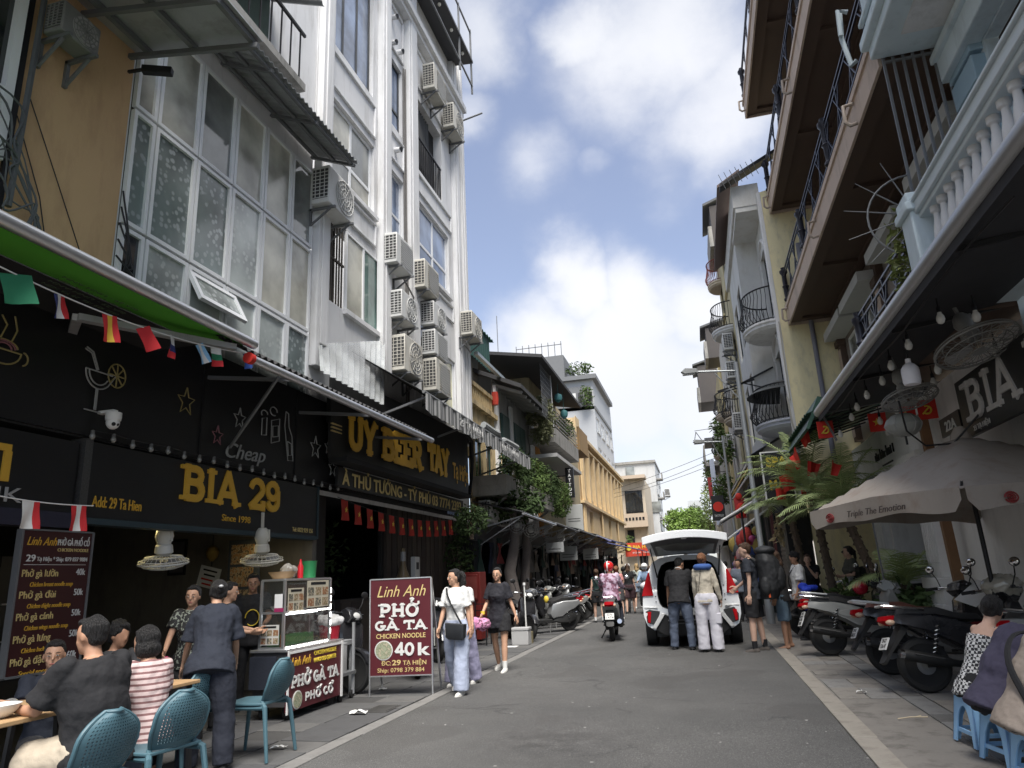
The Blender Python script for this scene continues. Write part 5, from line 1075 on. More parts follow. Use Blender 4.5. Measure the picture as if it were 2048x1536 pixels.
# ---------------------------------------------------------------- farther houses
def foliage(label,c,r,n,size=.14,m=M_leaf,seed=1,droop=.2,stems=3,name='potted_plant',cat='plant',base=None,group=None):
    """leafy plant: stems and leaf blades"""
    t=thing(name,label,cat,(c[0],c[1],base if base is not None else c[2]-r[2]),0,group)
    dz=c[2]-(base if base is not None else c[2]-r[2])
    mb=MB(); leaves(mb,(0,0,dz),r,n,size,seed,droop); f=mb.build('leaves',m,t,smooth=0); f['kind']='stuff'
    rd=random.Random(seed)
    for k in range(stems): MB().tube([(rd.uniform(-.1,.1)*r[0],rd.uniform(-.1,.1)*r[1],0),(rd.uniform(-.5,.5)*r[0],rd.uniform(-.5,.5)*r[1],dz+.4*r[2])],[.02,.008],5).build('stem',M_bark,t)
    return t
def house(label,X,sg,y0,y1,z0,z1,m,floors,cols,win=(.62,.62),fm=M_pvc,pm=G_mid,depth=7,end=True,cat='building'):
    """simple row house: front wall with real window openings; floors = list of (sill z, head z)"""
    t=thing('building',label,cat)
    L_=y1-y0; cw=L_/cols; ops=[]
    for a,b in floors:
        for k in range(cols):
            w=cw*win[0]; c=y0+cw*(k+.5); ops.append((c-w/2,c+w/2,a,b))
    mb=MB(); facade(mb,X,sg,y0,y1,z0,z1,ops,.18); B=X-sg*depth
    mb.add([(X,y0,z0),(B,y0,z0),(B,y0,z1),(X,y0,z1),(X,y1,z0),(B,y1,z0),(B,y1,z1),(X,y1,z1)],[(0,1,2,3),(7,6,5,4),(3,2,6,7)])
    mb.build('wall',m,t,smooth=0)
    for o in ops: window(t,X,sg,o[0]+.01,o[1]-.01,o[2]+.01,o[3]-.01,2,1,fm,pm,.1,.05,sill=m)
    return t
M_grn=mat('dark_green_shutter',(.035,.075,.065),.55,var=.12)
# left: narrow stained yellow house
t=thing('building','narrow yellow house with black rust stains next to the tall white building','building')
mb=MB(); facade(mb,-6.0,1,18.45,21.2,2.9,6.35,[(19.1,19.8,3.9,5.4),(20.2,20.8,3.9,5.4)],.2); mb.build('wall',W_ystain,t,smooth=0)
for a,d in ((19.1,19.8),(20.2,20.8)): window(t,-6,1,a+.01,d-.01,3.91,5.39,1,1,M_grn,G_dark,.1,.05)
q=MB().box(-6.1,-5.9,18.45,21.2,6.9,7.02).box(-6.1,-5.86,18.45,21.2,6.3,6.45).build('balustrade_rail',W_ystain,t)
bl=MB().box(-6.05,-5.95,0,.07,6.45,6.9).mesh('baluster',W_ystain,0)
for k in range(14): link('baluster',bl,t,loc=(0,18.55+.19*k,0))
MB().box(-9,-6.6,18.45,21.6,6.4,8.6).build('rear_wall',mat('grey_stained',(.30,.29,.27),.9,var=.3,stain=(.08,.08,.08),stain_amt=.7),t)
mb=MB(); corrug(mb,(-6.2,18.4,9.35),(-6.2,22.3,9.35),(-8,18.4,9.6),(-8,22.3,9.6),14,.03); mb.build('roof',mat('green_roof',(.10,.20,.17),.6,var=.15),t)
mb=MB(); corrug(mb,(-6.3,18.5,8.2),(-6.3,22.0,8.2),(-6.3,18.5,9.35),(-6.3,22.0,9.35),14,.03); mb.build('green_cladding',mat('green_clad',(.035,.085,.075),.6,var=.2),t)
MB().bar((-5.7,18.5,7.75),(-5.7,22.6,7.72),.12,.10).build('gutter',mat('gutter_pale',(.42,.46,.46),.4,.4),t)
tag(MB().lathe([(.10,-.2),(.12,0),(.10,.22)],(-5.85,20.9,6.95),10).build('red_bucket',mat('red_plastic',(.45,.05,.03),.5)),'orange red plastic bucket on the balcony of the stained yellow house','bucket')
# left: grey house with green shutters and dark eave
t=thing('building','grey white house with dark green shutters under a deep dark tiled eave','building')
mb=MB(); facade(mb,-6.05,1,21.2,26.6,2.9,7.7,[(22,22.9,4.5,6.7),(23.6,25.2,4.5,6.7)],.2); mb.build('wall',W_grey,t,smooth=0)
for a,d in ((22,22.9),(23.6,25.2)):
    w=MB().box(-6.0,-5.95,a-.04,d+.04,4.46,6.74).build('shutter_frame',M_grn,t)
    n=2 if d-a>1 else 1
    for k in range(n):
        y=a+(d-a)*k/n; MB().box(-5.95,-5.92,y+.03,y+(d-a)/n-.03,4.52,6.68).build('shutter_leaf',mat('shutter_leaf_green',(.06,.10,.09),.5),w)
MB().box(-6,-5.9,21.2,21.5,2.9,7.5).box(-6,-5.9,26.2,26.6,2.9,7.5).box(-6,-5.92,23.1,23.4,4.2,7.2).build('pilaster',W_white,t)
MB().sheet(lambda u,v:(-5.0-3*u,21.0+5.7*v,7.25+1.35*u),3,4,.14).build('roof',mat('dark_roof_tile',(.05,.05,.052),.85,var=.3,scale=8),t)
for k in range(9): MB().bar((-5.05,21.3+.6*k,7.15),(-6.05,21.3+.6*k,7.55),.08,.10).build('rafter',mat('rafter_grey',(.25,.25,.24),.8),t)
MB().tube([(-5.15,26.5,7.1),(-5.5,26.6,6.8),(-5.95,26.6,6.5),(-5.95,26.6,3)],.05,8).build('downpipe',W_grey,t)
# left: house with projecting balconies
t=thing('building','house with two projecting concrete balconies and a big dark roof shed above the bushes','building')
mb=MB(); facade(mb,-6.0,1,26.6,37.6,2.9,9.2,[(28,29.2,6.9,8.6),(30,31.4,6.9,8.6)],.2); mb.add([(-6,26.6,6.8),(-12,26.6,6.8),(-12,26.6,9.2),(-6,26.6,9.2)],[(0,1,2,3)]); mb.build('wall',mat('cream_stained',(.38,.32,.20),.9,var=.15,stain=(.1,.09,.07),stain_amt=.6),t,smooth=0)
MB().box(-6,-5.86,26.65,27.3,2.9,7.0).build('pilaster',mat('orange_pilaster',(.50,.24,.07),.85,var=.15,stain=(.2,.1,.05),stain_amt=.5),t)
MB().box(-6,-4.98,26.0,31.6,6.35,6.6).box(-5.05,-4.98,26.0,31.6,6.6,6.95).box(-6,-5,25.98,26.04,6.6,6.95).build('balcony',W_concrete,t)
MB().box(-6,-4.92,26.0,31.7,5.78,5.92).build('canopy_slab',mat('pale_concrete',(.45,.45,.44),.85,var=.12),t)
r=MB()
for k in range(5): r.tube([(-5.0,26.0,7.05+.16*k),(-5.0,31.5,7.05+.16*k)],.022,6)
r.tube([(-5.0,26.02,6.9),(-5.0,26.02,9.0)],.03,6); r.build('railing',mat('rail_pale',(.5,.5,.5),.5),t)
MB().sheet(lambda u,v:(-4.75-4.2*u,23.4+8.6*v,8.95+.75*u),3,4,.12).build('roof',mat('shed_roof',(.055,.055,.058),.8,var=.25),t)
g=MB()
for k in range(9): g.bar((-5.0,24.2+.22*k,7.0),(-5.0,24.2+.22*k,9.0),.018)
for k in range(10): g.bar((-5.0,24.1,7.1+.2*k),(-5.0,26.1,7.1+.2*k),.018)
g.build('wire_mesh',M_steel,t)
MB().box(-6,-4.95,32,34.6,7.0,7.25).box(-5.05,-4.95,32,34.6,7.25,8.1).build('upper_balcony',mat('brown_balcony',(.32,.21,.10),.85,var=.2),t)
MB().box(-11,-6.3,26.7,31,6.9,9.0).build('rear_wall',mat('yellow_rear',(.45,.33,.09),.85,var=.15),t)
for y,z,c in ((27.2,8.35,'a'),(28.3,7.9,'b')):
    tag(MB().lathe([(.02,-.2),(.14,-.1),(.17,.02),(.14,.14),(.02,.2)],(-4.95,y,z),12).tube([(-4.95,y,z+.2),(-4.95,y,8.95)],.01,4).build('hanging_pot',mat('teal_pot',(.05,.16,.17),.5)),'teal hanging pot under the shed roof, %s'%('the nearer and higher one' if c=='a' else 'the farther and lower one'),'pot')
foliage('large pale green bush spilling from the corner of the projecting concrete balcony',(-5.35,25.4,7.15),(.55,.6,.95),1800,.15,mat('leaf_pale',(.16,.17,.085),.6,var=.4),31,.5,6,'bush','bush',6.2)
foliage('leafy pot plants along the rail of the projecting balcony',(-5.2,29.6,7.6),(.3,1.5,.5),420,.16,M_leaf,32,.1,6,'potted_plant','plant',6.6)
# left: low planted balcony
t=thing('building','low grey concrete balcony covered with hanging plants beyond the striped awning','balcony')
MB().box(-6,-5.0,18.7,25.2,3.65,3.92).box(-5.08,-5.0,18.7,25.2,3.92,4.2).box(-6,-5.0,18.66,18.72,3.92,4.2).build('slab',W_concrete,t)
for y in (19.2,22,24.8): MB().bar((-6,y,3.1),(-5.1,y,3.66),.07).build('bracket',W_concrete,t)
for y,s,d,lab in ((20.4,11,.35,'dense dark green plants at the near end of the low concrete balcony'),(22.6,12,.5,'dense green plants at the middle of the low concrete balcony'),(24.6,13,.6,'dense green plants trailing from the far end of the low concrete balcony'),(27.0,14,.5,'bushy green plant beside the tattoo sign')):
    foliage(lab,(-5.15,y,4.5 if y<26 else 4.3),(.5,1.2,.75),1500,.13,M_leafdk if s%2 else M_leaf,s,d,5,'balcony_plant','plant',3.95)
ac_unit(-6.0,18.9,2.95,.85,.6,'air conditioner below the low planted balcony',group='air conditioners on the farther left houses')
ac_unit(-6.0,21.2,2.95,.85,.6,'air conditioner in the shade behind the low planted balcony',group='air conditioners on the farther left houses')
# tattoo blade sign
ts=thing('shop_sign','narrow vertical black TATTOO sign with white letters','sign',(-4.98,28.8,5.1))
MB().box(-.17,.17,-.06,.06,-.62,.62).build('board',W_black,ts)
for k,c_ in enumerate('TATTOO'): text(c_,ts,M_white,(0,-.065,.42-.19*k),(1,0,0),(0,0,1),.13,None,bold=.006)
MB().bar((-.17,0,.3),(-1.0,0,.3),.04).build('bracket',M_black,ts)
# left: ochre colonial building
t=thing('building','long ochre colonial building with tall recessed windows between pilasters','building')
ops=[(39.2+2.15*k,40.4+2.15*k,5.6,7.9) for k in range(9)]+[(40.6+4.3*k,41.9+4.3*k,3.5,4.9) for k in range(4)]
mb=MB(); facade(mb,-6.0,1,37.6,59.5,2.9,8.85,ops,.35); mb.add([(-6,37.6,5),(-12,37.6,5),(-12,37.6,9.8),(-6,37.6,9.8)],[(0,1,2,3)]); mb.add([(-6,59.5,2.9),(-12,59.5,2.9),(-12,59.5,8.85),(-6,59.5,8.85)],[(3,2,1,0)]); mb.build('wall',W_ochre,t,smooth=0)
MB().box(-6,-5.97,37.6,38.9,8.85,9.9).build('parapet',W_ochre,t)
MB().box(-6.2,-5.7,38.9,59.5,8.7,8.9).box(-6.1,-5.8,38.9,59.5,8.3,8.4).build('cornice',W_ochre,t,bevel=.01)
MB().box(-6.1,-5.78,37.6,59.5,5.1,5.25).build('string_course',W_ochre,t)
for k in range(10): MB().box(-6,-5.82,38.3+2.15*k,38.75+2.15*k,5.25,8.3).build('pilaster',W_ochre,t)
for o in ops: window(t,-6,1,o[0]+.01,o[1]-.01,o[2]+.01,o[3]-.01,2,2,mat('ochre_frame',(.26,.15,.06),.7),G_dark,.28,.07)
for y in (37.9,38.4,45.2,53.8): MB().tube([(-5.9,y,8.6),(-5.9,y,3)],.06,8).build('downpipe',W_ochre,t)
# buildings closing the street
t=thing('building','cream corner building with a dark balcony window band at the end of the street','building')
MB().box(-9,-4.45,65,74,0,9.6).build('wall',W_cream,t,smooth=0)
w=MB().box(-6.25,-4.7,64.93,65.0,6.5,8.5).build('window_band',M_black,t)
for k in range(5): MB().box(-6.2+.3*k,-5.95+.3*k,64.9,64.93,6.6,8.4).build('pane',G_dark,w,smooth=0)
MB().box(-6.6,-4.35,64.2,65,5.2,5.45).box(-6.6,-4.35,64.2,64.3,5.45,6.4).box(-6.7,-4.25,64.0,66,9.5,9.8).box(-6.6,-4.3,64,65,3.5,3.65).build('balcony',mat('cream_trim',(.50,.40,.30),.8,var=.1),t)
for k in range(6): MB().box(-6.3+.3*k,-6.12+.3*k,64.17,64.2,5.8,6.05).build('vent_hole',M_black,t)
MB().box(-5.4,-4.7,64.9,65,.2,3.2).box(-6.3,-5.7,64.9,65,3.8,5.0).build('dark_opening',W_dark,t)
foliage('small leafy plant on the balcony of the cream corner building',(-6.1,63.9,4.0),(.4,.4,.6),200,.2,M_leaf,41,.3)
t=house('pale grey apartment block behind the cream corner building',-3.85,1,75,84,0,12.4,W_tile,[(4.2,5.4),(6.8,8.0),(9.2,10.6)],2,depth=6)
MB().box(-9.9,-3.75,74.8,84,12.4,12.65).build('roof',W_concrete,t)
window(t,0,1,0,1,0,1,1,1,M_pvc,G_mid) if 0 else None
for x,z in ((-6.9,11.0),(-4.5,7.2)): MB().box(x,x+.9,74.9,75,z,z+1.1).build('front_window',G_mid,t)
for z in (6.4,8.6,10.6): MB().box(-3.85,-3.2,75.2,77,z,z+.12).box(-3.3,-3.2,75.2,77,z+.1,z+.7).build('balcony',W_concrete,t)
for k,(y,z) in enumerate(((75.3,6.6),(75.3,8.8),(75.3,5.0))): ac_unit(-3.2,y,z,1.0,.8,'air conditioner on the pale grey apartment block, %s'%('middle','highest','lowest')[k]+' of three',group='air conditioners on the far block',d=.5)
t=house('tall white tower block rising behind the left hand roofs',-8.0,1,62,75,0,19.0,mat('tower_white',(.42,.43,.44),.8,var=.06),[(8.6,9.7),(11.2,12.4),(13.8,15.2)],4,depth=9)
MB().box(-14,-7.9,62,74,15.8,16.1).box(-14,-8.3,61.8,73,16.1,18.0).box(-16,-7.6,61.5,74,18.6,19.0).build('upper_storey',mat('tower_grey',(.17,.175,.18),.85,var=.15),t)
MB().box(-15,-10.5,61.7,68,19,21.2).build('roof_house',MATS['tower_grey'],t)
r=MB(); 
for k in range(8): r.bar((-15+.62*k,61.8,21.2),(-15+.62*k,61.8,22.6),.06)
r.bar((-15,61.8,22.3),(-10.6,61.8,22.3),.06).bar((-16.8,61.8,19),(-16.8,61.8,26),.06); r.build('railing',M_steel,t)
for k in range(10): MB().box(-12.9+.5*k,-12.6+.5*k,61.75,61.8,16.5,17.4).build('opening',M_acdark if k%2 else M_offw,t)
foliage('rooftop shrubs on the white tower block',(-9.2,62.5,19.8),(1.2,.6,.8),260,.35,M_leaf,43,.1,3,'shrub','shrub',19)
foliage('plants on the upper terrace of the white tower block',(-8.6,61.4,16.9),(.6,.6,1.1),260,.3,M_leaf,44,.1,3,'shrub','shrub',16)
# ---------------------------------------------------------------- right, beyond the white house
M_rw=[mat('right_wall_%d'%k,c,.85,var=.12,stain=(.16,.14,.11),stain_amt=.6,stain_scale=(2,2,.4)) for k,c in enumerate(((.50,.44,.27),(.52,.50,.46),(.47,.40,.22),(.42,.42,.41),(.50,.46,.36)))]
hs_=[('pale yellow house with round balconies and a roof shed above',2.0,24.65,30.2,3,14.0,0),('grey white narrow house beyond the round balconies',1.9,30.2,35.0,3,11.6,1),('yellowish house with plants below a corrugated roof shed',1.75,35.0,41.0,3,11.0,2),('grey house with cluttered terraces behind the second street lamp',1.5,41,48,3,9.2,3),('cream house near the far end of the right-hand row',1.35,48,58,3,8.2,4),('last pale house of the right-hand row',1.3,58,70,0,7.0,1)]
HB=[]
for lab,X,a,d,z0,z1,mi in hs_:
    fl=[(z,z+1.5) for z in (5.0,8.2,11.4) if z+1.7<z1]
    HB.append(house(lab,X,-1,a,d,z0,z1,M_rw[mi],fl,2 if d-a<7 else 3,(.4,1),fdk,G_dark))
round_balcony(HB[0],2.0,26.2,9.9,.9,.7,W_white,M_black); round_balcony(HB[0],2.0,26.3,6.6,.9,.65,W_cream,M_black); round_balcony(HB[0],2.0,28.9,12.9,.7,.5,W_cream,mat('rail_rust_red',(.25,.07,.06),.6))
round_balcony(HB[1],1.9,32.4,8.0,.9,.6,W_cream,M_black); round_balcony(HB[2],1.75,37.5,7.0,1,.6,W_cream,M_black)
def shed(par,x0,x1,y0,y1,z0,z1,label=None):
    MB().sheet(lambda u,v:(x0+(x1-x0)*u,y0+(y1-y0)*v,z1-.1+.35*u),2,3,.1).build('shed_roof',mat('shed_grey',(.10,.105,.11),.7,var=.2),par)
    MB().box(x0+.25,x1,y0+.1,y1-.1,z0,z1-.1).build('shed_wall',mat('shed_brown',(.075,.068,.066),.8,var=.2),par)
    MB().box(x0+.1,x0+.25,y0+.1,y1-.1,z0,z0+.9).build('shed_parapet',W_concrete,par)
shed(HB[0],1.6,2.6,27.2,30.1,14.0,15.9); shed(HB[2],1.15,2.4,35.1,37.4,11.6,13.3); shed(HB[3],.65,2.0,40.6,43.5,10.6,12.9)
MB().box(.75,1.5,41.2,46,7.0,7.2).box(.72,.8,41.2,46,7.2,8.2).box(.9,1.5,44,47,8.9,9.1).build('terrace',W_concrete,HB[3])
for (y,z,X) in ((25.0,8.9,2.0),(25.2,7.9,2.0),(25.1,6.0,2.0),(31.0,6.3,1.9)):
    ac_unit(X,y,z,.85,.62,'air conditioner on the right-hand houses, %s'%{8.9:'highest, above another one',7.9:'just below the highest one',6.0:'low down behind the lamp post',6.3:'farthest up the street'}[z],-1,group='air conditioners on the right-hand houses')
for i,(c,r,n,m,lab) in enumerate((((1.4,31.0,6.4),(.4,.9,.8),420,M_leaf,'green plants hanging from a balcony behind the lamp post'),((1.25,33.5,4.9),(.5,1.0,.7),420,M_leaf,'green plants above the far dark shop awning'),((.9,42.5,6.6),(.35,1.2,1.0),420,mat('leaf_bright',(.16,.21,.06),.6,var=.4),'bright green creeper on the cluttered grey house'),((.75,52,5.6),(.5,2.0,1.6),600,MATS['leaf_bright'],'yellow green creeper near the far end of the right-hand row'),((1.5,36.3,8.3),(.4,.8,.5),300,M_leaf,'pot plants on a round balcony high on the yellowish house'),((.5,61,5),(.8,1.5,1.4),420,M_leaf,'leafy shrubs at the far end of the right-hand row'))):
    foliage(lab,c,r,n,.2,m,60+i,.4,4)
t=thing('building','blue grey building far away at the end of the street','building'); MB().box(-1.9,.9,100,110,0,8.2).box(-1.5,.5,99.6,100,6.5,6.7).build('wall',mat('far_blue_grey',(.20,.23,.28),.85),t)
MB().box(-1.2,.6,100.2,104,8.2,10.4).build('roof_house',W_tile,t)
foliage('rooftop plants on the far blue grey building',(-.5,99.8,9.0),(1.2,.5,.9),260,.35,M_leaf,71)
# far tree
def tree(label,x,y,h,r,n,m,seed):
    t=thing('tree',label,'tree',(x,y,0)); rd=random.Random(seed)
    MB().tube([(0,0,0),(.05,0,h*.3),(-.1,.1,h*.55)],[.22,.17,.12],10).build('trunk',M_bark,t)
    for k in range(6):
        a=2*PI*k/6+rd.random(); MB().tube([(0,0,h*.42),(r*.4*math.cos(a),r*.4*math.sin(a),h*.62),(r*.8*math.cos(a),r*.8*math.sin(a),h*(.7+.2*rd.random()))],[.09,.06,.02],6).build('limb',M_bark,t)
    mb=MB()
    for k in range(16):
        a=rd.uniform(0,6.28); q=rd.uniform(.15,.85)*r; z=h*(.58+.34*rd.random())
        leaves(mb,(q*math.cos(a),q*math.sin(a),z),(r*.40,r*.40,h*.13),n//16,.30,seed*20+k,.1)
    o=mb.build('crown',m,t,smooth=0); o['kind']='stuff'
tree('round bright green tree standing in the road beyond the white car',-1.4,64,7.0,2.4,6400,mat('tree_leaf_bright',(.16,.25,.05),.55,var=.45,scale=1.2),5)
tree('smaller pale tree behind the bright round one',.4,84,6.6,2.2,2600,MATS['leaf_bright'],6)
# ---------------------------------------------------------------- left row at street level, farther
M_awn=[mat('far_awning_%d'%k,c,.75,var=.2) for k,c in enumerate(((.05,.052,.055),(.08,.082,.085),(.04,.045,.045)))]
far=[(18.6,23.0,'shop with hanging clothes under the nearest far awning',0),(23.0,27.6,'bag and souvenir shop behind the silver scooters',1),(27.6,32.4,'white signed shop beyond the souvenir shop',2),(32.4,37.6,'dark shop halfway up the street on the left',0),(37.6,44,'shop below the ochre building, nearer one',1),(44,52,'shop below the ochre building, farther one',2)]
rd=random.Random(21)
GN=['dark red','navy','pale grey','black','beige','grey','dull brown','deep green']
goods=[mat('goods_%d'%k,c,.8,var=.2) for k,c in enumerate(((.20,.03,.03),(.05,.06,.10),(.22,.20,.17),(.035,.04,.035),(.26,.19,.15),(.10,.10,.105),(.15,.14,.13),(.03,.06,.05)))]
for (a,d,lab,k) in far:
    t=thing('shop','dark '+lab if not lab.startswith('dark') else lab,'shop')
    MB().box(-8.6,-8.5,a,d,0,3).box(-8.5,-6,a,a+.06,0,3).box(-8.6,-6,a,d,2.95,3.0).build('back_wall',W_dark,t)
    MB().box(-6.05,-5.9,a,d,2.45,2.95).build('fascia',mat('fascia_grey_%d'%k,((.08,.08,.085),(.16,.165,.16),(.30,.31,.30))[k],.6,var=.2),t)
    for q in range(3):
        y=a+.3+(d-a-.6)*q/2; MB().box(-6.1,-5.9,y-.12,y+.12,0,2.45).build('pier',M_awn[q] if q!=1 else mat('pier_grey',(.16,.155,.15),.8,var=.25),t)
    aw=thing('awning','dark shop awning %s'%({18.6:'just past the beer bar plants',23.0:'above the hanging bags and silver scooters',27.6:'above the white shop signs',32.4:'halfway up the left row',37.6:'below the first ochre windows',44:'below the far ochre windows'}[a]),'awning',group='dark awnings along the left row')
    mb=MB(); corrug(mb,(-6,a,3.5),(-6,d,3.5),(-4.55-.1*(k%2),a,3.12),(-4.55-.1*(k%2),d,3.05),int((d-a)*5),.015); mb.build('roof_sheet',M_awn[k],aw)
    MB().tube([(-4.55,a,3.08),(-4.55,d,3.02)],.035,8).build('front_bar',M_alu if k==0 else M_steel,aw)
    for q in range(3): y=a+.2+(d-a-.4)*q/2; MB().bar((-5.95,y,2.75),(-4.6,y,3.04),.04).bar((-4.7,y,2.98),(-5.9,y,2.3),.025).build('arm',M_galv,aw)
    SN={18.6:'nearest far shop',23.0:'bag shop',27.6:'white signed shop',32.4:'halfway shop',37.6:'first ochre shop',44:'far ochre shop'}[a]
    # goods hanging and stacked at the opening
    n=int((d-a)*2.6)
    for q in range(n):
        y=a+.3+(d-a-.6)*q/n+rd.uniform(-.05,.05); z1=rd.uniform(2.2,2.6); h=rd.uniform(.45,1.15); w=rd.uniform(.12,.26); x=-5.85+rd.uniform(-.15,.35)
        mb=MB(); mb.sheet(lambda u,v:(x+.04*math.sin(v*5+u*3),y-w+2*w*u*(1-.25*math.sin(v*PI)),z1-h*v),5,4,.03,(1,0,0))
        gi=rd.randint(0,7); tag(mb.build('hanging_garment',goods[gi]),GN[gi]+(' long' if h>.8 else ' short')+(' wide' if w>.19 else ' narrow')+' garment hanging '+('high' if z1>2.4 else 'low')+' in the '+SN+(', near end' if q<n/3 else ', middle' if q<2*n/3 else ', far end'),'goods','goods hanging in the far left shop fronts')
    for q in range(int((d-a)*1.2)):
        y=a+.4+(d-a-.8)*rd.random(); h=rd.uniform(.35,.9); mb=MB().box(-6.2,-5.7+rd.uniform(-.1,.15),y-.2,y+.2,0,h)
        gi=rd.randint(2,7); tag(mb.build('stacked_box',goods[gi],bevel=.02),GN[gi]+(' tall' if h>.65 else ' low')+' box of stock standing at the '+SN+(', near end' if y<(a+d)/2 else ', far end'),'box','boxes of stock in the far left shop fronts')
# signs along the left row
for i,(x,y,z,w,h,m,txt,mt2,lab) in enumerate(((-5.1,30.0,3.75,.75,1.1,'far_sign_white',' ',M_black,'large plain pale sign box standing above the far left awnings'),(-5.2,28.6,2.25,.7,.55,'far_sign_white','SHOP',M_black,'white shop sign below the pale sign box'),(-4.9,24.4,2.35,.62,.34,'far_sign_grey',' ',M_black,'small grey white board hanging over the silver scooters'),(-5.0,33.2,2.3,.7,.5,'far_sign_white','SPA',M_black,'white sign farther up the left row with dark letters'),(-4.6,38,2.0,.5,.3,'sign_black2','BEER',M_white,'small black sign with white letters far up the left row'))):
    t=thing('shop_sign',lab,'sign',(x,y,z)); MB().box(-w/2,w/2,-.06,.06,-h/2,h/2).build('board',mat(m,{'far_sign_white':(.40,.41,.40),'far_sign_grey':(.32,.33,.33),'sign_black2':(.02,.02,.02)}[m],.6,var=.1),t,bevel=.01)
    for q in range(2): MB().box(-w*.35,w*.35,-.066,-.062,-.06-.1*q,-.03-.1*q).build('print',mat('print_grey',(.12,.12,.12),.7),t)
    MB().bar((-w/2,0,h*.3),(-w/2-.7,0,h*.3),.04).build('bracket',M_steel,t)
# fans and floodlights cluttering the far left awnings
for i,(x,y,z) in enumerate(((-5.0,19.6,2.85),(-5.0,21.3,2.8),(-5.0,23.6,2.85),(-4.9,25.6,2.8),(-4.9,29,2.8))):
    t=thing('wall_fan','caged fan under the far left awnings, %s one from the beer bar'%('first','second','third','fourth','fifth')[i],'fan',(x,y,z),0,'fans under the far left awnings',rot=(R(80),0,R(20*i)))
    mb=MB()
    for q in (.22,.15,.08): mb.tube([(q*math.cos(2*PI*k/16),q*math.sin(2*PI*k/16),0) for k in range(17)],.008,4,caps=False)
    for k in range(12): a=2*PI*k/12; mb.bar((0,0,.02),(.22*math.cos(a),.22*math.sin(a),0),.006)
    mb.build('cage',M_offw if i%2 else M_galv,t); MB().lathe([(.06,0),(.07,-.08),(.04,-.14)],n=10).build('motor',M_offw,t); MB().bar((0,0,-.1),(0,.25,-.1),.03).build('bracket',M_steel,t)
# trunks and a dark hanging plant at the bar's far end
foliage('dark feathery plant hanging over the far end of the beer bar',(-4.95,15.3,2.75),(.4,.55,.35),700,.11,M_leafdk,81,.6,4,'hanging_plant','plant',2.3)
foliage('dark leafy vine on the wall behind the white meter box',(-5.9,17.2,1.9),(.3,.7,.9),500,.15,M_leafdk,82,.4,4,'climbing_plant','plant',1.0)
MB_=MB
t=thing('street_tree','dark twisted tree trunk with buttress roots in front of the far left shops','tree',(-5.2,19.6,0))
MB().tube([(0,0,0),(.05,.1,.8),(-.08,.05,1.6),(.1,.1,2.4),(.05,.2,3.4)],[.26,.19,.17,.14,.10],12).tube([(-.3,.3,0),(-.15,.2,.5),(-.05,.1,1.0)],[.10,.10,.08],8).tube([(.28,-.1,0),(.14,0,.45),(.04,.08,.9)],[.10,.09,.08],8).build('trunk',mat('trunk_grey',(.15,.13,.12),.9,var=.35,scale=10,bump=.5),t)
mb=MB(); leaves(mb,(0,.3,3.5),(.9,1.2,.5),500,.2,91,.3); o=mb.build('crown',M_leafdk,t,smooth=0); o['kind']='stuff'
t=thing('street_tree','second grey tree trunk beside the red cabinet on the left pavement','tree',(-5.3,21.3,0))
MB().tube([(0,0,0),(.0,.1,1.2),(.12,.05,2.2),(.1,.2,3.2)],[.2,.15,.13,.1],12).build('trunk',MATS['trunk_grey'],t); mb=MB(); leaves(mb,(0,.2,3.6),(.7,.9,.4),300,.2,92,.3); o=mb.build('crown',M_leafdk,t,smooth=0); o['kind']='stuff'
# red cabinet and low red bench
t=thing('cabinet','red metal cabinet with a glass front behind the girl in black','cabinet',(-5.6,17.0,0)); MB().box(-.35,.35,-.25,.25,.05,1.6).box(-.3,.3,-.3,-.25,.95,1.55).build('case',mat('red_metal',(.18,.022,.018),.45,var=.15),t,bevel=.015); MB().box(-.28,.28,-.31,-.30,1.0,1.5).build('door',mat('red_poster',(.26,.06,.05),.4,var=.3,scale=8),t); MB().box(-.3,-.2,-.32,-.25,.6,.95).build('handle_panel',M_black,t)
t=thing('bench','low red plastic bench behind the silver scooter','bench',(-5.3,20.3,0)); MB().box(-.5,.5,-.2,.2,.42,.5).build('seat',MATS['red_metal'],t); 
for sx in (-.45,.45): MB().box(sx-.04,sx+.04,-.18,.18,0,.42).build('leg',MATS['red_metal'],t)
# blue awning and red banner
t=thing('awning','faded blue awning over the pavement far up on the left','awning'); MB().sheet(lambda u,v:(-4.9+1.9*u,36.0+6*v,2.95-.5*u),3,4,.03).build('fabric',mat('faded_blue_cloth',(.16,.18,.42),.8,var=.15),t)
for y in (36.2,39,41.8): MB().bar((-3.1,y,0),(-3.1,y,2.45),.04).build('post',M_steel,t)
t=thing('banner','red shop banner with yellow lettering at the far end of the left row','banner',(-3.75,46,2.75)); MB().box(-.95,.95,-.04,.04,-.42,.42).build('board',mat('banner_red',(.55,.06,.03),.6),t); text('BIA HƠI',t,M_yel,(.1,-.045,.05),(1,0,0),(0,0,1),.20,1.1,bold=.01); text('0912 345 - TẠ HIỆN',t,M_white,(.1,-.045,-.25),(1,0,0),(0,0,1),.10,1.2); MB().lathe([(.18,0),(.18,.02)],(-.72,-.06,.12),14,rotm('X',90)).build('disc',M_yel,t)
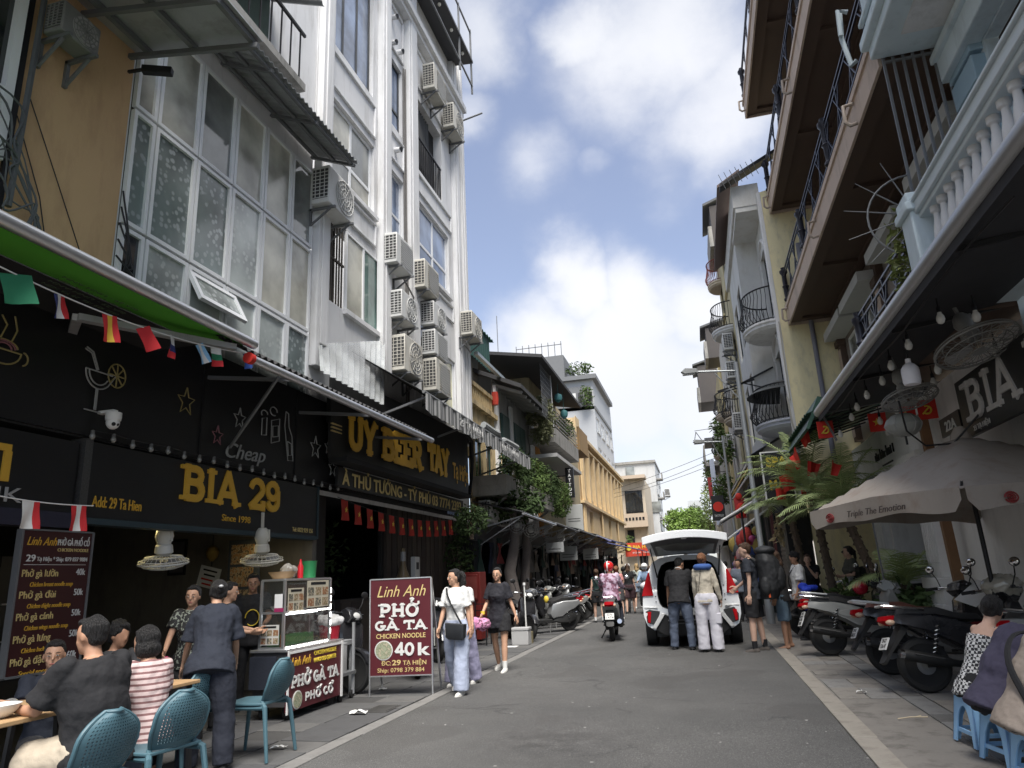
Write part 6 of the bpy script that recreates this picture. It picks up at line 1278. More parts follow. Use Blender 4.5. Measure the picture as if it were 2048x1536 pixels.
# ---------------------------------------------------------------- street lamps, wires, right-hand clutter
def lamp_post(label,x,y,h,reach,dz,pole=.07):
    t=thing('street_lamp',label,'street lamp',(x,y,0),0,'street lamps along the right kerb')
    MB().tube([(0,0,0),(0,0,.9),(0,0,1.0),(0,0,h)],[pole*1.5,pole*1.5,pole*1.05,pole*.8],12).build('pole',mat('lamp_pole_grey',(.33,.35,.36),.45,.4),t)
    MB().tube([(0,0,h-.25),(-reach,0,h-.25+dz)],.03,8).tube([(0,0,h-1.1),(-.25,0,h-.75),(-reach*.55,0,h-.3+dz*.5)],.018,6).build('arm',MATS['lamp_pole_grey'],t)
    hd=MB().pillow([(-reach-.42,h-.22+dz),(-reach-.3,h-.12+dz),(-reach+.05,h-.17+dz),(-reach+.05,h-.30+dz),(-reach-.35,h-.30+dz)],.10,1).build('lamp_head',mat('lamp_head_grey',(.30,.31,.31),.45),t); MB().box(-reach-.38,-reach-.05,-.07,.07,h-.315+dz,h-.302+dz).build('lens',M_offw,hd)
    return t
lamp_post('grey street lamp post in front of the pale yellow side wall',1.5,19.8,6.95,1.1,.10)
lamp_post('farther street lamp with a short arm and antenna bracket',1.35,30.0,6.7,.8,.05,.06)
t=thing('antenna','spiky antenna bracket on the farther street lamp arm','antenna',(.55,30,6.5)); MB().bar((0,0,0),(-.25,0,.45),.03).bar((-.25,0,.45),(-.35,0,.05),.03).bar((-.4,0,.1),(.2,0,0),.03).bar((.5,0,.55),(-.3,0,.5),.02).build('rods',M_steel,t)
mb=MB()
for z,k in ((7.3,.1),(6.7,.12),(7.0,.2)): mb.tube([(-5.8+7.1*i/10,52-14*i/10,z-.1*i/10*0-4*k*(i/10)*(1-i/10)) for i in range(11)],.012,4)
tag(mb.build('overhead_wires',M_black),'thin overhead wires crossing the street in the distance','wires')
# dark far awning with white edges on the right
t=thing('awning','long black awning with white stripes beyond the lamp post','awning'); mb=MB(); corrug(mb,(1.55,20.2,4.35),(1.55,33,4.7),(2.6,20.2,4.9),(2.6,33,5.2),40,.02); mb.build('roof_sheet',W_black,t)
for k in range(3): MB().bar((1.55-.0*k,20.2,4.28-.16*k),(1.55,33,4.62-.16*k),.03,.06).build('edge_strip',M_white if k!=1 else M_gold,t)
MB().box(1.6,2.6,20.2,33,3.75,3.85).build('soffit',W_dark,t)
t=thing('awning','half open white edged awning on a dark pole over the backpackers','awning'); MB().sheet(lambda u,v:(.62+1.25*u,21+2.6*v,2.72+.62*u),3,3,.02).build('fabric',mat('awning_pale_top',(.34,.34,.34),.8),t); MB().tube([(.62,21,2.70),(1.87,20.95,3.34)],.035,8).tube([(.62,23.6,2.70),(.62,21,2.70)],.03,8).tube([(.75,21.2,2.2),(1.9,21,2.95)],.03,8).build('front_bar',M_offw,t); MB().tube([(1.2,21.1,0),(1.2,21.1,3.0)],.03,8).build('post',M_black,t)
t=thing('shop','dark row of shops behind the palms on the right','shop'); MB().box(2.05,2.6,18.6,20.7,0,3).box(2.0,2.3,20.7,60,0,3.0).build('front',W_dark,t)
for k in range(10): MB().box(1.93,2.0,20.9+1.6*k,21.15+1.6*k,0,3).build('door_post',mat('post_%d'%(k%3),((.10,.03,.03),(.14,.13,.12),(.05,.07,.06))[k%3],.7,var=.2),t)
sh_=MB().box(2.0,2.05,18.7,19.9,.2,2.6).build('louvre_shutter',mat('shutter_greybrown',(.20,.18,.15),.7),t)
for k in range(22): MB().box(1.98,2.0,18.75,19.85,.3+.105*k,.36+.105*k).build('louvre_slat',MATS['shutter_greybrown'],sh_,smooth=0)
rd=random.Random(31)
gm=[mat('bright_goods_%d'%k,c,.7,var=.2) for k,c in enumerate(((.5,.08,.22),(.5,.06,.05),(.35,.14,.40),(.55,.42,.12),(.10,.16,.45),(.5,.3,.3),(.06,.07,.08),(.08,.09,.09)))]
for q in range(40):
    y=21.0+rd.random()*16; z=rd.uniform(1.0,2.7); s_=rd.uniform(.10,.24)
    gi=rd.randint(0,7); tag(MB().ell((1.55+rd.uniform(-.25,.25),y,z),(s_,s_,s_*rd.uniform(.8,1.6)),8,6).build('hanging_goods',gm[gi]),['pink','red','purple','yellow','blue','salmon','black','dark green'][gi]+(' large' if s_>.17 else ' small')+' round goods hanging '+('high' if z>2.1 else 'low' if z<1.5 else 'midway')+' at the far right shops, '+('nearest part' if y<26 else 'middle part' if y<31.5 else 'farthest part'),'goods','bright goods hanging along the far right shops')
for i,(x,y,z,w,h,c,lab) in enumerate(((.83,30,3.75,.5,1.0,(.02,.02,.022),'black hanging sign with a red disc far up on the right'),(1.45,26,3.4,.35,.7,(.45,.04,.04),'red figure shaped hanging sign on the right'),(1.75,24,3.3,.5,.5,(.35,.32,.25),'pale box sign beside the black awning on the right'),(.95,36,5.0,.22,3.2,(.45,.5,.62),'tall pale blue banner far up on the right'),(.85,40,5.6,.25,1.2,(.40,.05,.05),'dark red vertical banner far up on the right'))):
    t=thing('shop_sign',lab,'sign',(x,y,z)); MB().box(-w/2,w/2,-.05,.05,-h/2,h/2).build('board',mat('right_sign_%d'%i,c,.55),t)
    if i==0: MB().lathe([(w*.4,0),(w*.4,.02)],(0,-.055,.05),16,rotm('X',90)).build('disc',M_red,t); text('TATTOO',t,M_white,(0,-.055,-.35),(1,0,0),(0,0,1),.09,.36)
    if i==1: MB().ell((0,-.03,.38),(.12,.08,.14),10,8).ell((.02,-.03,-.1),(.17,.09,.28),10,8).build('figure',M_red,t)
    MB().bar((w/2,0,h*.3),(w/2+.7,0,h*.3),.03).build('bracket',M_black,t)
# ---------------------------------------------------------------- palms and planters
def palm(label,x,y,h,n,L_,seed,lean=(0,0)):
    t=thing('palm_tree',label,'palm',(x,y,0),0,'date palms on the right-hand pavement'); rd=random.Random(seed)
    if h>0:
        pts=[(lean[0]*(k/10)**1.4,lean[1]*(k/10),h*k/10) for k in range(11)]; rr=[.10 if k==0 else .075+.008*(k%2) for k in range(11)]
        tr=MB().tube(pts,rr,10).build('trunk',M_bark,t)
        sm=MB()
        for k in range(70):
            a=k*2.4; z=.12+(h-.12)*k/70; c_=(lean[0]*(z/h)**1.4,lean[1]*(z/h)); sm.obox((c_[0]+.082*math.cos(a),c_[1]+.082*math.sin(a),z),(.034,.04,.05),Matrix.Rotation(a,3,'Z')@rotm('Y',-25))
        o=sm.build('leaf_scars',M_bark,tr,smooth=0); o['kind']='stuff'
    top=Vector((lean[0],lean[1],h))
    for i in range(n):
        a=2*PI*i/n*1.618*3+rd.uniform(-.2,.2); el=R(rd.uniform(20,78)); Lf=L_*rd.uniform(.8,1.1); mb=MB(); pts=[]
        p=Vector(top); d=Vector((math.cos(a)*math.cos(el),math.sin(a)*math.cos(el),math.sin(el))); st=Lf/12
        for k in range(13): pts.append(p.copy()); p=p+d*st; d=(d+Vector((0,0,-.105))).normalized()
        mb.tube(pts,[.016*(1-k/14)+.003 for k in range(13)],5)
        for k in range(2,13):
            t_=(pts[min(k+1,12)]-pts[k-1]).normalized(); sd=t_.cross(Vector((0,0,1))); sd=sd.normalized() if sd.length>.01 else Vector((1,0,0)); up=sd.cross(t_)
            for m_ in range(3):
                q=pts[k-1].lerp(pts[k],m_/3); ll=.34*math.sin(PI*min((k-1+m_/3)/12.5,1)**.7)+.05
                for s_ in (-1,1):
                    dd=(sd*s_*.8+t_*.55+up*.25-Vector((0,0,.12+.2*rd.random()))).normalized(); w=t_*.012
                    mb.add([q-w,q+w,q+dd*ll*.6+w*.9-Vector((0,0,.01)),q+dd*ll-Vector((0,0,.06*ll/.3)),q+dd*ll*.6-w*.9-Vector((0,0,.01))],[(0,1,2,4),(4,2,3)])
        mb.build('frond',M_palm,t,smooth=0)
    return t
palm('date palm with a leaning scarred trunk behind the grey scooter',3.22,14.8,2.35,20,1.55,3,(-.52,0))
palm('date palm nearest the kerb in front of the SPA sign',2.5,15.9,2.95,26,1.75,4,(-.15,.1))
palm('low date palm with a thick short trunk beside the grey doorway',3.45,13.9,1.0,9,1.15,5,(-.12,0))
palm('date palm farthest along, behind the green hood awning',2.3,18.0,2.75,16,1.4,6,(-.2,0))
for i,(x,y,lab) in enumerate(((3.35,13.9,'dark square planter under the low date palm'),(3.55,15.2,'stone planter of broad leaves behind the grey scooter'))):
    t=thing('planter',lab,'planter',(x,y,0)); MB().box(-.28,.28,-.28,.28,0,.42).build('box',W_concrete,t,bevel=.015); MB().box(-.25,.25,-.25,.25,.40,.43).build('soil',M_bark,t)
foliage('broad leaved green plants around the low palm',(3.25,13.6,.66),(.45,.5,.35),240,.24,mat('leaf_mid',(.09,.14,.05),.45,var=.4),51,.1,6,'leafy_plant','plant',.3)
foliage('green shrub behind the dark scooter mirrors',(2.7,15.6,.65),(.4,.5,.4),260,.18,M_leaf,52,.1,5,'leafy_plant','plant',.1)
foliage('dry trailing plant in a hanging pot by the dark shop posts',(2.1,19.0,2.3),(.3,.35,.5),200,.2,mat('leaf_dry',(.30,.24,.13),.7,var=.4),53,.6,4,'hanging_plant','plant',1.9)
# red flags among the palms
for i,(x,y,z,s) in enumerate(((2.05,15.4,3.65,.34),(2.2,14.8,3.95,.28),(1.95,16.2,3.3,.36),(1.85,16.6,3.05,.25),(2.35,15.0,3.35,.3),(2.6,14.2,3.22,.26),(2.0,15.8,3.5,.24),(2.25,16.2,2.95,.26))):
    mb=MB(); mb.sheet(lambda u,v:(s*(u-.5)*(1-.3*v),.05*math.sin(u*5+i),s*(-v)+.12*s*u),4,4,.004,(0,1,0)); o=mb.build('flag',M_red); o.location=(x,y,z); o.rotation_euler=(0,R(-25+11*i),R(20*i-60)); tag(o,'small red flag among the palm fronds, '+('just right of the SPA sign top','highest one under the awning end','left of the highest one','lowest left one by the SPA sign','right hand upper one','rightmost one','middle one','lowest one')[i],'flag','red flags among the palms')
t=thing('flag','big red flag with a yellow star drooping below the palm fronds','flag',(2.38,13.2,2.42)); mb=MB(); mb.sheet(lambda u,v:(-.28+.6*u,.05*math.sin(u*6+v*2),-.06-.36*v*(1-.35*u)+.12*math.sin(u*PI)),10,6,.004,(0,1,0)); mb.build('cloth',mat('flag_dark_red',(.36,.025,.015),.75,var=.2),t); MB().prism([(.08*(1 if i%2==0 else .4)*math.cos(R(90+36*i)),-.14+.08*(1 if i%2==0 else .4)*math.sin(R(90+36*i))) for i in range(10)],-.06,-.05,1).build('star',M_yel,t,smooth=0); MB().tube([(.45,0,.1),(.5,.05,-2.6)],.015,6).build('pole',M_steel,t)
# ---------------------------------------------------------------- vehicles
P_silver=mat('paint_silver_grey',(.30,.305,.31),.35,.5,var=.05,coat=.5)
P_grey=mat('paint_matt_grey',(.26,.265,.255),.45,.2,var=.08,coat=.2)
P_black=mat('paint_black',(.025,.025,.028),.25,.1,var=.1,coat=.5)
P_red=mat('paint_dark_red',(.22,.015,.018),.25,.1,var=.1,coat=.6)
P_white=mat('paint_white',(.62,.63,.63),.3,var=.04,coat=.5)
P_green=mat('paint_dark_green',(.02,.05,.04),.3,.1,var=.1,coat=.4)
P_blackm=mat('engine_black',(.03,.03,.03),.55,.4,var=.25,scale=12)
P_engine=mat('engine_alloy',(.22,.22,.21),.5,.7,var=.25,scale=10)
M_seat=mat('seat_vinyl',(.022,.021,.021),.55,var=.15,scale=8)
M_seatbr=mat('seat_brown',(.16,.055,.035),.5,var=.15)
def wheel(par,x,r,w,spokes=5,rim=None,disc=True):
    t=MB().lathe([(r-.085,-w*.35),(r-.06,-w*.5),(r-.02,-w*.46),(r-.004,-w*.25),(r,0),(r-.004,w*.25),(r-.02,w*.46),(r-.06,w*.5),(r-.085,w*.35)],(x,0,r),32,rotm('X',90)).build('wheel',M_rubber,par)
    m=MB().lathe([(r-.075,-w*.36),(r-.10,-w*.3),(r-.105,0),(r-.10,w*.3),(r-.075,w*.36)],(x,0,r),28,rotm('X',90),caps=False).lathe([(.045,-.05),(.05,0),(.045,.05)],(x,0,r),14,rotm('X',90))
    for k in range(spokes): a=2*PI*k/spokes+.3; m.bar((x+.03*math.cos(a),0,r+.03*math.sin(a)),(x+(r-.10)*math.cos(a+.12),0,r+(r-.10)*math.sin(a+.12)),.032,.022)
    m.build('rim',rim or P_engine,t)
    if disc: MB().lathe([(.10,0),(.10,.004)],(x,-.045,r),20,rotm('X',90)).build('brake_disc',M_steel,t)
def moto(label,x,y,hd,body,accent=None,style='under',seat=None,lean=5,steer=12,mirrors=True,plate=('29-X3','482.16'),group='parked motorbikes',rail=M_chrome,covered=False,rim=None,z=0.01,name='motorbike',rack=False):
    t=thing(name,label,'motorbike',(x,y,z),0,group); t.rotation_euler=(R(-lean) if lean else 0,0,R(hd))
    a_=accent or body; seat=seat or M_seat; S=style=='scoot'
    wb=.62; r=.285 if not S else .245
    wheel(t,-wb,r,.105,5,rim); 
    # front assembly (turned a little)
    if S:
        MB().pillow([(-.93,.70),(-.88,.80),(-.40,.80),(-.10,.72),(-.02,.46),(-.10,.34),(-.35,.36),(-.55,.50),(-.80,.60)],.165).build('rear_body',body,t)
        MB().pillow([(-.82,.80),(-.78,.86),(-.35,.87),(-.06,.78),(-.04,.72),(-.35,.77)],.15).build('seat',seat,t)
        MB().pillow([(-.12,.26),(-.10,.34),(.30,.33),(.34,.27),(.1,.23)],.16).build('footboard',P_blackm,t)
        MB().pillow([(.26,.30),(.30,.34),(.40,.85),(.44,.98),(.52,.92),(.62,.58),(.60,.44),(.42,.28)],.19).build('leg_shield',body,t)
        MB().pillow([(-.80,.44),(-.55,.52),(-.20,.38),(-.10,.28),(-.30,.22),(-.62,.22),(-.78,.30)],.10,c=.04).build('engine',P_blackm,t)
    else:
        MB().pillow([(-.92,.74),(-.88,.83),(-.55,.84),(-.2,.76),(.04,.66),(.12,.50),(.04,.38),(-.14,.40),(-.34,.52),(-.62,.66)],.135).build('rear_body',body,t)
        MB().pillow([(-.80,.83),(-.76,.89),(-.40,.89),(-.2,.82),(.04,.80),(.10,.72),(-.12,.73),(-.45,.81)],.14).build('seat',seat,t)
        MB().pillow([(-.60,.66),(-.20,.70),(.04,.60),(-.04,.54),(-.34,.56)],.142).build('side_stripe',a_,t)
        MB().pillow([(.0,.36),(.06,.46),(.34,.56),(.40,.46),(.30,.34),(.1,.28)],.11).build('centre_frame',P_blackm,t)
        MB().pillow([(.30,.62),(.34,.90),(.40,.98),(.47,.95),(.56,.66),(.50,.44),(.40,.32),(.30,.34),(.36,.50)],.19).build('leg_shield',body,t)
        MB().pillow([(.34,.60),(.52,.66),(.49,.50),(.40,.38)],.196).build('shield_panel',a_,t)
        MB().pillow([(-.12,.24),(-.14,.40),(.05,.44),(.30,.42),(.36,.30),(.24,.22)],.12).build('engine',P_engine,t)
        MB().lathe([(.11,-.15),(.12,-.13),(.12,-.10)],(.02,0,.33),18,rotm('X',90)).build('engine_cover',P_blackm,t)
    sw=MB().bar((.0,.10,.30),(-wb,.10,r),.05).bar((.0,-.10,.30),(-wb,-.10,r),.05); sw.build('swingarm',P_blackm,t)
    MB().tube([(-.02,-.13,.27),(-.22,-.17,.27),(-.40,-.19,.30),(-.46,-.19,.31),(-.88,-.20,.40),(-.92,-.20,.41)],[.025,.028,.04,.062,.058,.04],12).build('muffler',P_blackm,t)
    MB().tube([(-.5,-.235,.34),(-.8,-.24,.40)],[.03,.03],6,flat=.5).build('heat_shield',mat('heat_shield',(.08,.08,.08),.5,.3),t)
    MB().tube([(-.86,-.20,.396),(-.94,-.20,.413)],.05,12).build('muffler_tip',M_chrome,t)
    for s in (-1,1):
        cs=MB(); p=Vector((-.56,s*.135,.34)); q=Vector((-.44,s*.135,.70))
        pts=[]
        for k in range(57): f=k/56; c_=p.lerp(q,f); pts.append((c_.x+.026*math.cos(k*.9),c_.y+.026*math.sin(k*.9),c_.z))
        cs.tube(pts,.006,5); o=cs.build('shock_spring',M_chrome,t); MB().tube([p,q],.014,8).build('shock_rod',P_blackm,o)
    # tail
    MB().pillow([(-1.0,.76),(-.98,.81),(-.84,.82),(-.82,.74),(-.9,.71)],.10).build('tail_light',M_redlens,t)
    for s in (-1,1): MB().ell((-.93,s*.12,.74),(.05,.026,.030),10,6,rotm('Z',s*20)).build('indicator',M_amber,t)
    MB().tube([(-.55,.15,.86),(-.85,.15,.90),(-.97,.09,.92),(-.97,-.09,.92),(-.85,-.15,.90),(-.55,-.15,.86)],.016,8).build('grab_rail',rail,t)
    MB().pillow([(-.80,.72),(-.72,.68),(-.98,.40),(-1.05,.30),(-1.08,.32)],.085).build('rear_mudguard',P_blackm,t)
    pl_=MB().obox((-1.0,0,.52),(.012,.19,.14),rotm('Y',28)).build('number_plate',M_offw,t)
    nv=rotm('Y',28)@Vector((-1,0,0)); up=rotm('Y',28)@Vector((0,0,1))
    text(plate[0],pl_,M_black,Vector((-1.0,0,.52))+nv*.008+up*.012,(0,-1,0),up,.045,.12,ext=.001); text(plate[1],pl_,M_black,Vector((-1.0,0,.52))+nv*.008-up*.052,(0,-1,0),up,.05,.15,ext=.001)
    # steering
    st=Matrix.Rotation(R(steer),3,'Z'); c0=Vector((.44,0,0))
    def T(p): return c0+st@(Vector(p)-c0)
    hw=MB(); fr=bpy.data.objects.new('front_assembly',None)
    bpy.data.objects.remove(fr)
    def tw(o): 
        o.matrix_local=Matrix.Translation(c0)@st.to_4x4()@Matrix.Translation(-c0); return o
    fw=MB().lathe([(r-.085,-.034),(r-.06,-.048),(r-.02,-.042),(r,0),(r-.02,.042),(r-.06,.048),(r-.085,.034)],(wb,0,r),32,rotm('X',90)).build('front_wheel',M_rubber,t); tw(fw)
    m=MB().lathe([(r-.075,-.034),(r-.10,-.03),(r-.105,0),(r-.10,.03),(r-.075,.034)],(wb,0,r),28,rotm('X',90),caps=False).lathe([(.045,-.05),(.05,0),(.045,.05)],(wb,0,r),14,rotm('X',90))
    for k in range(5): a=2*PI*k/5; m.bar((wb+.03*math.cos(a),0,r+.03*math.sin(a)),(wb+(r-.10)*math.cos(a),0,r+(r-.10)*math.sin(a)),.032,.022)
    m.build('rim',rim or P_engine,fw); MB().lathe([(.11,0),(.11,.004)],(wb,.05,r),20,rotm('X',90)).build('brake_disc',M_steel,fw)
    tw(MB().tube([(.44,-.085,.80),(wb,-.085,r)],.02,8).tube([(.44,.085,.80),(wb,.085,r)],.02,8).build('fork',P_engine,t))
    mb=MB(); pr=[(wb+(r+.035)*math.cos(R(a)),r+(r+.035)*math.sin(R(a))) for a in range(20,166,12)]
    mb.pillow(pr+[(wb+(r+.012)*math.cos(R(a)),r+(r+.012)*math.sin(R(a))) for a in range(165,19,-12)],.062,inset=1); tw(mb.build('front_mudguard',body,t))
    tw(MB().pillow([(.28,1.0),(.32,1.09),(.42,1.13),(.52,1.08),(.57,.98),(.50,.91),(.36,.93)],.125).build('headlamp_cowl',body,t))
    tw(MB().ell((.535,0,1.01),(.035,.085,.055),14,8,rotm('Y',-20)).build('headlamp',M_amber if S else M_offw,t))
    hb=tw(MB().tube([(.26,-.34,1.05),(.36,-.22,1.06),(.38,0,1.04),(.36,.22,1.06),(.26,.34,1.05)],.013,8).build('handlebar',M_chrome,t))
    for s in (-1,1):
        MB().tube([(.31,s*.27,1.055),(.22,s*.385,1.045)],.02,8).build('grip',M_rubber,hb); MB().tube([(.37,s*.22,1.05),(.34,s*.37,1.035)],.008,6).build('lever',M_chrome,hb)
        if mirrors:
            MB().tube([(.34,s*.24,1.06),(.36,s*.30,1.18),(.34,s*.34,1.27)],.007,6).build('mirror_stalk',M_black,hb)
            mo=MB().ell((.34,s*.36,1.31),(.022,.075,.052),14,8).build('mirror',M_plblack,hb)
            MB().lathe([(.062,0),(.062,.003)],(.317,s*.36,1.31),16,rotm('Y',-90)@Matrix.Diagonal((.78,1.12,1))).build('mirror_glass',M_mirror,hb) if False else None
    if mirrors:
        for s in (-1,1): MB().ell((.332,s*.36,1.31),(.022,.068,.046),14,8).build('mirror_glass',M_mirror,hb)
    MB().bar((-.05,.12,.28),(.05,.30,-.0),.022).build('side_stand',P_blackm,t)
    for s in (-1,1): MB().bar((.1,s*.12,.27),(.1,s*.24,.27),.03).build('foot_peg',M_rubber,t)
    if rack: MB().bar((-.98,-.1,.93),(-1.2,-.1,.93),.02).bar((-.98,.1,.93),(-1.2,.1,.93),.02).bar((-1.2,-.1,.93),(-1.2,.1,.93),.02).build('rack',M_chrome,t)
    if covered: 
        mb=MB(); mb.ell((.44,0,1.08),(.22,.20,.14),16,10); o=mb.build('plastic_cover',glass('cloudy_plastic',(.34,.32,.27),.25),t); o.modifiers.new('s','SUBSURF').levels=1
        tx=bpy.data.textures.get('crumple') or bpy.data.textures.new('crumple','CLOUDS'); tx.noise_scale=.08; d=o.modifiers.new('d','DISPLACE'); d.texture=tx; d.strength=.07
    return t
# right-hand row: noses to the wall
moto('matt grey motorbike with a long black muffler next to the pedestrians',2.42,12.85,8,P_grey,P_grey,'under',plate=('29-X5','318.07'),lean=6,steer=-18)
moto('black and red motorbike with a brown seat',2.82,10.62,6,P_black,P_red,'under',seat=M_seatbr,plate=('29-S1','603.35'),lean=7,steer=20,rail=P_white)
moto('nearest big black motorbike with a plastic covered headlamp, beside the blue stools',2.86,9.28,10,P_black,P_black,'under',plate=('29-K7','126.47'),lean=7,steer=14,covered=True)
moto('silver and green motorbike behind the matt grey one',2.45,16.1,4,P_silver,P_green,'under',lean=6,steer=25,rim=P_silver)
moto('dark motorbike with a crimson helmet on its seat',2.62,14.35,10,P_black,P_silver,'under',lean=6,steer=-24,rail=P_white)
moto('grey motorbike half hidden at the far right behind the woman in gingham',3.6,8.25,14,P_grey,P_black,'under',lean=6,steer=10)
# left-hand row
moto('dark motorbike nose out toward the kerb beside the styrofoam box',-4.42,17.0,-55,P_black,P_silver,'under',lean=6,steer=10,group='motorbikes parked on the left pavement')
moto('silver scooter with a swept white tail, parked side on at the kerb',-4.12,18.9,-146,P_silver,P_silver,'scoot',lean=4,steer=8,group='motorbikes parked on the left pavement',rail=M_chrome)
for i,(x,y,h,b,lab) in enumerate(((-4.3,20.4,-140,P_black,'black scooter parked directly behind the silver scooter'),(-4.3,21.7,-138,P_grey,'grey scooter third in the left-hand row'),(-4.35,23.2,-135,P_black,'dark scooter fourth in the left-hand row'),(-4.4,24.8,-130,P_silver,'pale scooter at the far end of the left-hand row'))):
    moto(lab,x,y,h,b,None,'scoot' if i%2 else 'under',lean=5,steer=10,group='motorbikes parked on the left pavement')
moto('black motorbike with its number plate toward us behind the sandwich board',-4.75,11.4,118,P_black,P_black,'under',lean=6,steer=20,group='motorbikes parked on the left pavement',plate=('29-N4','455.18'))
moto('black motorbike between the noodle cart and the sandwich board',-5.35,9.75,-38,P_black,P_silver,'under',lean=6,steer=24,group='motorbikes parked on the left pavement')
moto('black motorbike in the shade against the plank wall of the beer bar',-5.2,13.3,-60,P_black,P_black,'under',lean=6,steer=10,group='motorbikes parked on the left pavement')
# ridden scooter
moto('dark grey scooter ridden up the street, seen from behind with a white number plate',-2.13,16.85,93,P_grey,P_black,'scoot',lean=0,steer=0,plate=('30-M6','1474'),group=None,name='scooter')
moto('dark scooter coming down the street beside the white car',-2.05,26.2,-88,P_black,P_grey,'scoot',lean=0,steer=0,group=None,name='scooter')
# ---------------------------------------------------------------- white car with its tailgate up
CP=mat('car_white',(.72,.73,.73),.28,.05,var=.03,coat=.8); CD=mat('car_black_trim',(.022,.022,.023),.5,var=.15); CI=mat('car_interior',(.014,.014,.015),.9)
car=thing('car','white people carrier with its tailgate raised, stopped at the right kerb','car',(-.33,14.75,0),R(1.5))
ring=[(.0,.30),(.50,.30),(.74,.32),(.86,.40),(.915,.58),(.925,.78),(.91,.93),(.865,1.02),(.83,1.22),(.76,1.46),(.68,1.60),(.52,1.68),(.28,1.715),(0,1.725)]
opn=[(.0,.70),(.34,.70),(.46,.70),(.55,.73),(.60,.80),(.62,.90),(.63,.98),(.625,1.08),(.61,1.24),(.57,1.42),(.51,1.53),(.40,1.59),(.22,1.615),(0,1.62)]
def fy(z): return -.06 if z<.45 else (-.10 if z<.66 else (-.05 if z<.72 else (.0 if z<.95 else .52*((z-.95)/.78)**1.1)))
def full(rg): return [(x,z) for x,z in rg]+[(-x,z) for x,z in rg[-2:0:-1]]
fo,fi=full(ring),full(opn); n=len(fo)
def body_y(z,st):
    return fy(z) if st==0 else st
vs=[];fs=[]
sts=[('o',0),('o',.6),('o',1.6),('o',2.5),('o',3.05),('o',3.6),('o',4.3)]
for k,s in sts:
    for x,z in fo:
        if s==0: vs.append((x,fy(z),z)); continue
        zz=z; xx=x
        if s>=3.05: zz=min(z,1.02-.06*(s-3.05)); xx=x if z<1.02 else math.copysign(.83*min(1,abs(x)/.6),x) if abs(x)>.01 else 0
        if s>=4.3: xx*=.86; zz=.35+(zz-.35)*.85
        vs.append((xx,max(s,fy(z)+.05) if s<1 else s,zz))
for a in range(len(sts)-1):
    for j in range(n): fs.append((a*n+j,a*n+(j+1)%n,(a+1)*n+(j+1)%n,(a+1)*n+j))
fs.append(tuple(range((len(sts)-1)*n,len(sts)*n)))
o=len(vs)
for x,z in fi: vs.append((x,fy(z)+.015,z))
for j in range(n): fs.append((j,(j+1)%n,o+(j+1)%n,o+j))
o2=len(vs)
for x,z in fi: vs.append((x*.985,fy(z)+.10,z))
for j in range(n): fs.append((o+j,o+(j+1)%n,o2+(j+1)%n,o2+j))
MB().add(vs,fs).build('body',CP,car,smooth=30)
# boot interior
vs=[];fs=[]
for k,d in ((0,.10),(1,.45),(2,1.25)):
    for x,z in fi: vs.append((x*(.985+.0*k)+math.copysign(.0,x),max(fy(z)+d,.0),z))
for a in range(2):
    for j in range(n): fs.append((a*n+j,a*n+(j+1)%n,(a+1)*n+(j+1)%n,(a+1)*n+j))
fs.append(tuple(range(2*n,3*n)))
MB().add(vs,fs).build('boot_lining',CI,car)
MB().box(-.55,.55,.0,.16,.695,.715).build('boot_sill',CD,car,bevel=.006)
MB().box(-.48,-.05,.75,.95,.72,1.32).box(.05,.48,.75,.95,.72,1.32).box(-.36,-.18,.78,.90,1.32,1.48).box(.18,.36,.78,.90,1.32,1.48).build('rear_seat',mat('car_seat',(.05,.05,.05),.85),car,bevel=.03)
tag(MB().box(-.62,-.42,15.0,15.35,.72,1.02).build('luggage_bag',mat('luggage_dark',(.03,.03,.035),.7),bevel=.04),'dark bag lying in the open boot of the white car','bag')
def slab_on(poly,m,name,d0=-.03,d1=.04,par=car,bevel=.008):
    k=len(poly); vs=[(x,fy(z)+d0,z) for x,z in poly]+[(x,fy(z)+d1,z) for x,z in poly]
    return MB().add(vs,[tuple(range(k))[::-1],tuple(range(k,2*k))]+[(i,(i+1)%k,k+(i+1)%k,k+i) for i in range(k)]).build(name,m,par,bevel=bevel)
for s in (-1,1):
    slab_on([(s*x,z) for x,z in ((.70,.96),(.925,.955),(.90,1.06),(.84,1.24),(.785,1.40),(.755,1.41),(.735,1.20))],M_redlens,'tail_light')
    slab_on([(s*x,z) for x,z in ((.80,.70),(.60,.66),(.70,.40),(.86,.46),(.885,.66))],CD,'bumper_pod',-.012,.03)
    slab_on([(s*x,z) for x,z in ((.845,.66),(.77,.66),(.80,.45),(.85,.47))],M_redlens,'reflector',-.03,.02)
    slab_on([(s*x,z) for x,z in ((.64,.72),(.90,.72),(.90,.755),(.64,.75))],CP,'bumper_edge',-.05,.03)
    slab_on([(s*x,z) for x,z in ((.50,.62),(.58,.64),(.78,.36),(.70,.34))],CP,'bumper_brace',-.07,.02)
    MB().tube([(s*.60,.22,1.30),(s*.66,-.02,1.74),(s*.68,-.06,1.86)],[.016,.012,.010],8).build('gas_strut',M_black,car)
    for z in (.84,.94,1.1): MB().lathe([(.012,0),(.012,.012)],(s*.66,fy(z)-.0,z),8,rotm('X',90)).build('bolt',M_black,car)
slab_on([(-.60,.60),(.60,.60),(.72,.34),(.55,.22),(-.55,.22),(-.72,.34)],CD,'rear_valance',-.02,.05)
slab_on([(-.48,.60),(.48,.60),(.48,.575),(-.48,.575)],M_galv,'bumper_strip',-.05,.02)
for z in (.50,.44): slab_on([(-.46,z),(.46,z),(.46,z-.02),(-.46,z-.02)],M_steel,'valance_rib',-.04,.02,bevel=0)
MB().box(-.70,.70,.1,4.0,.18,.34).build('underbody',CD,car)
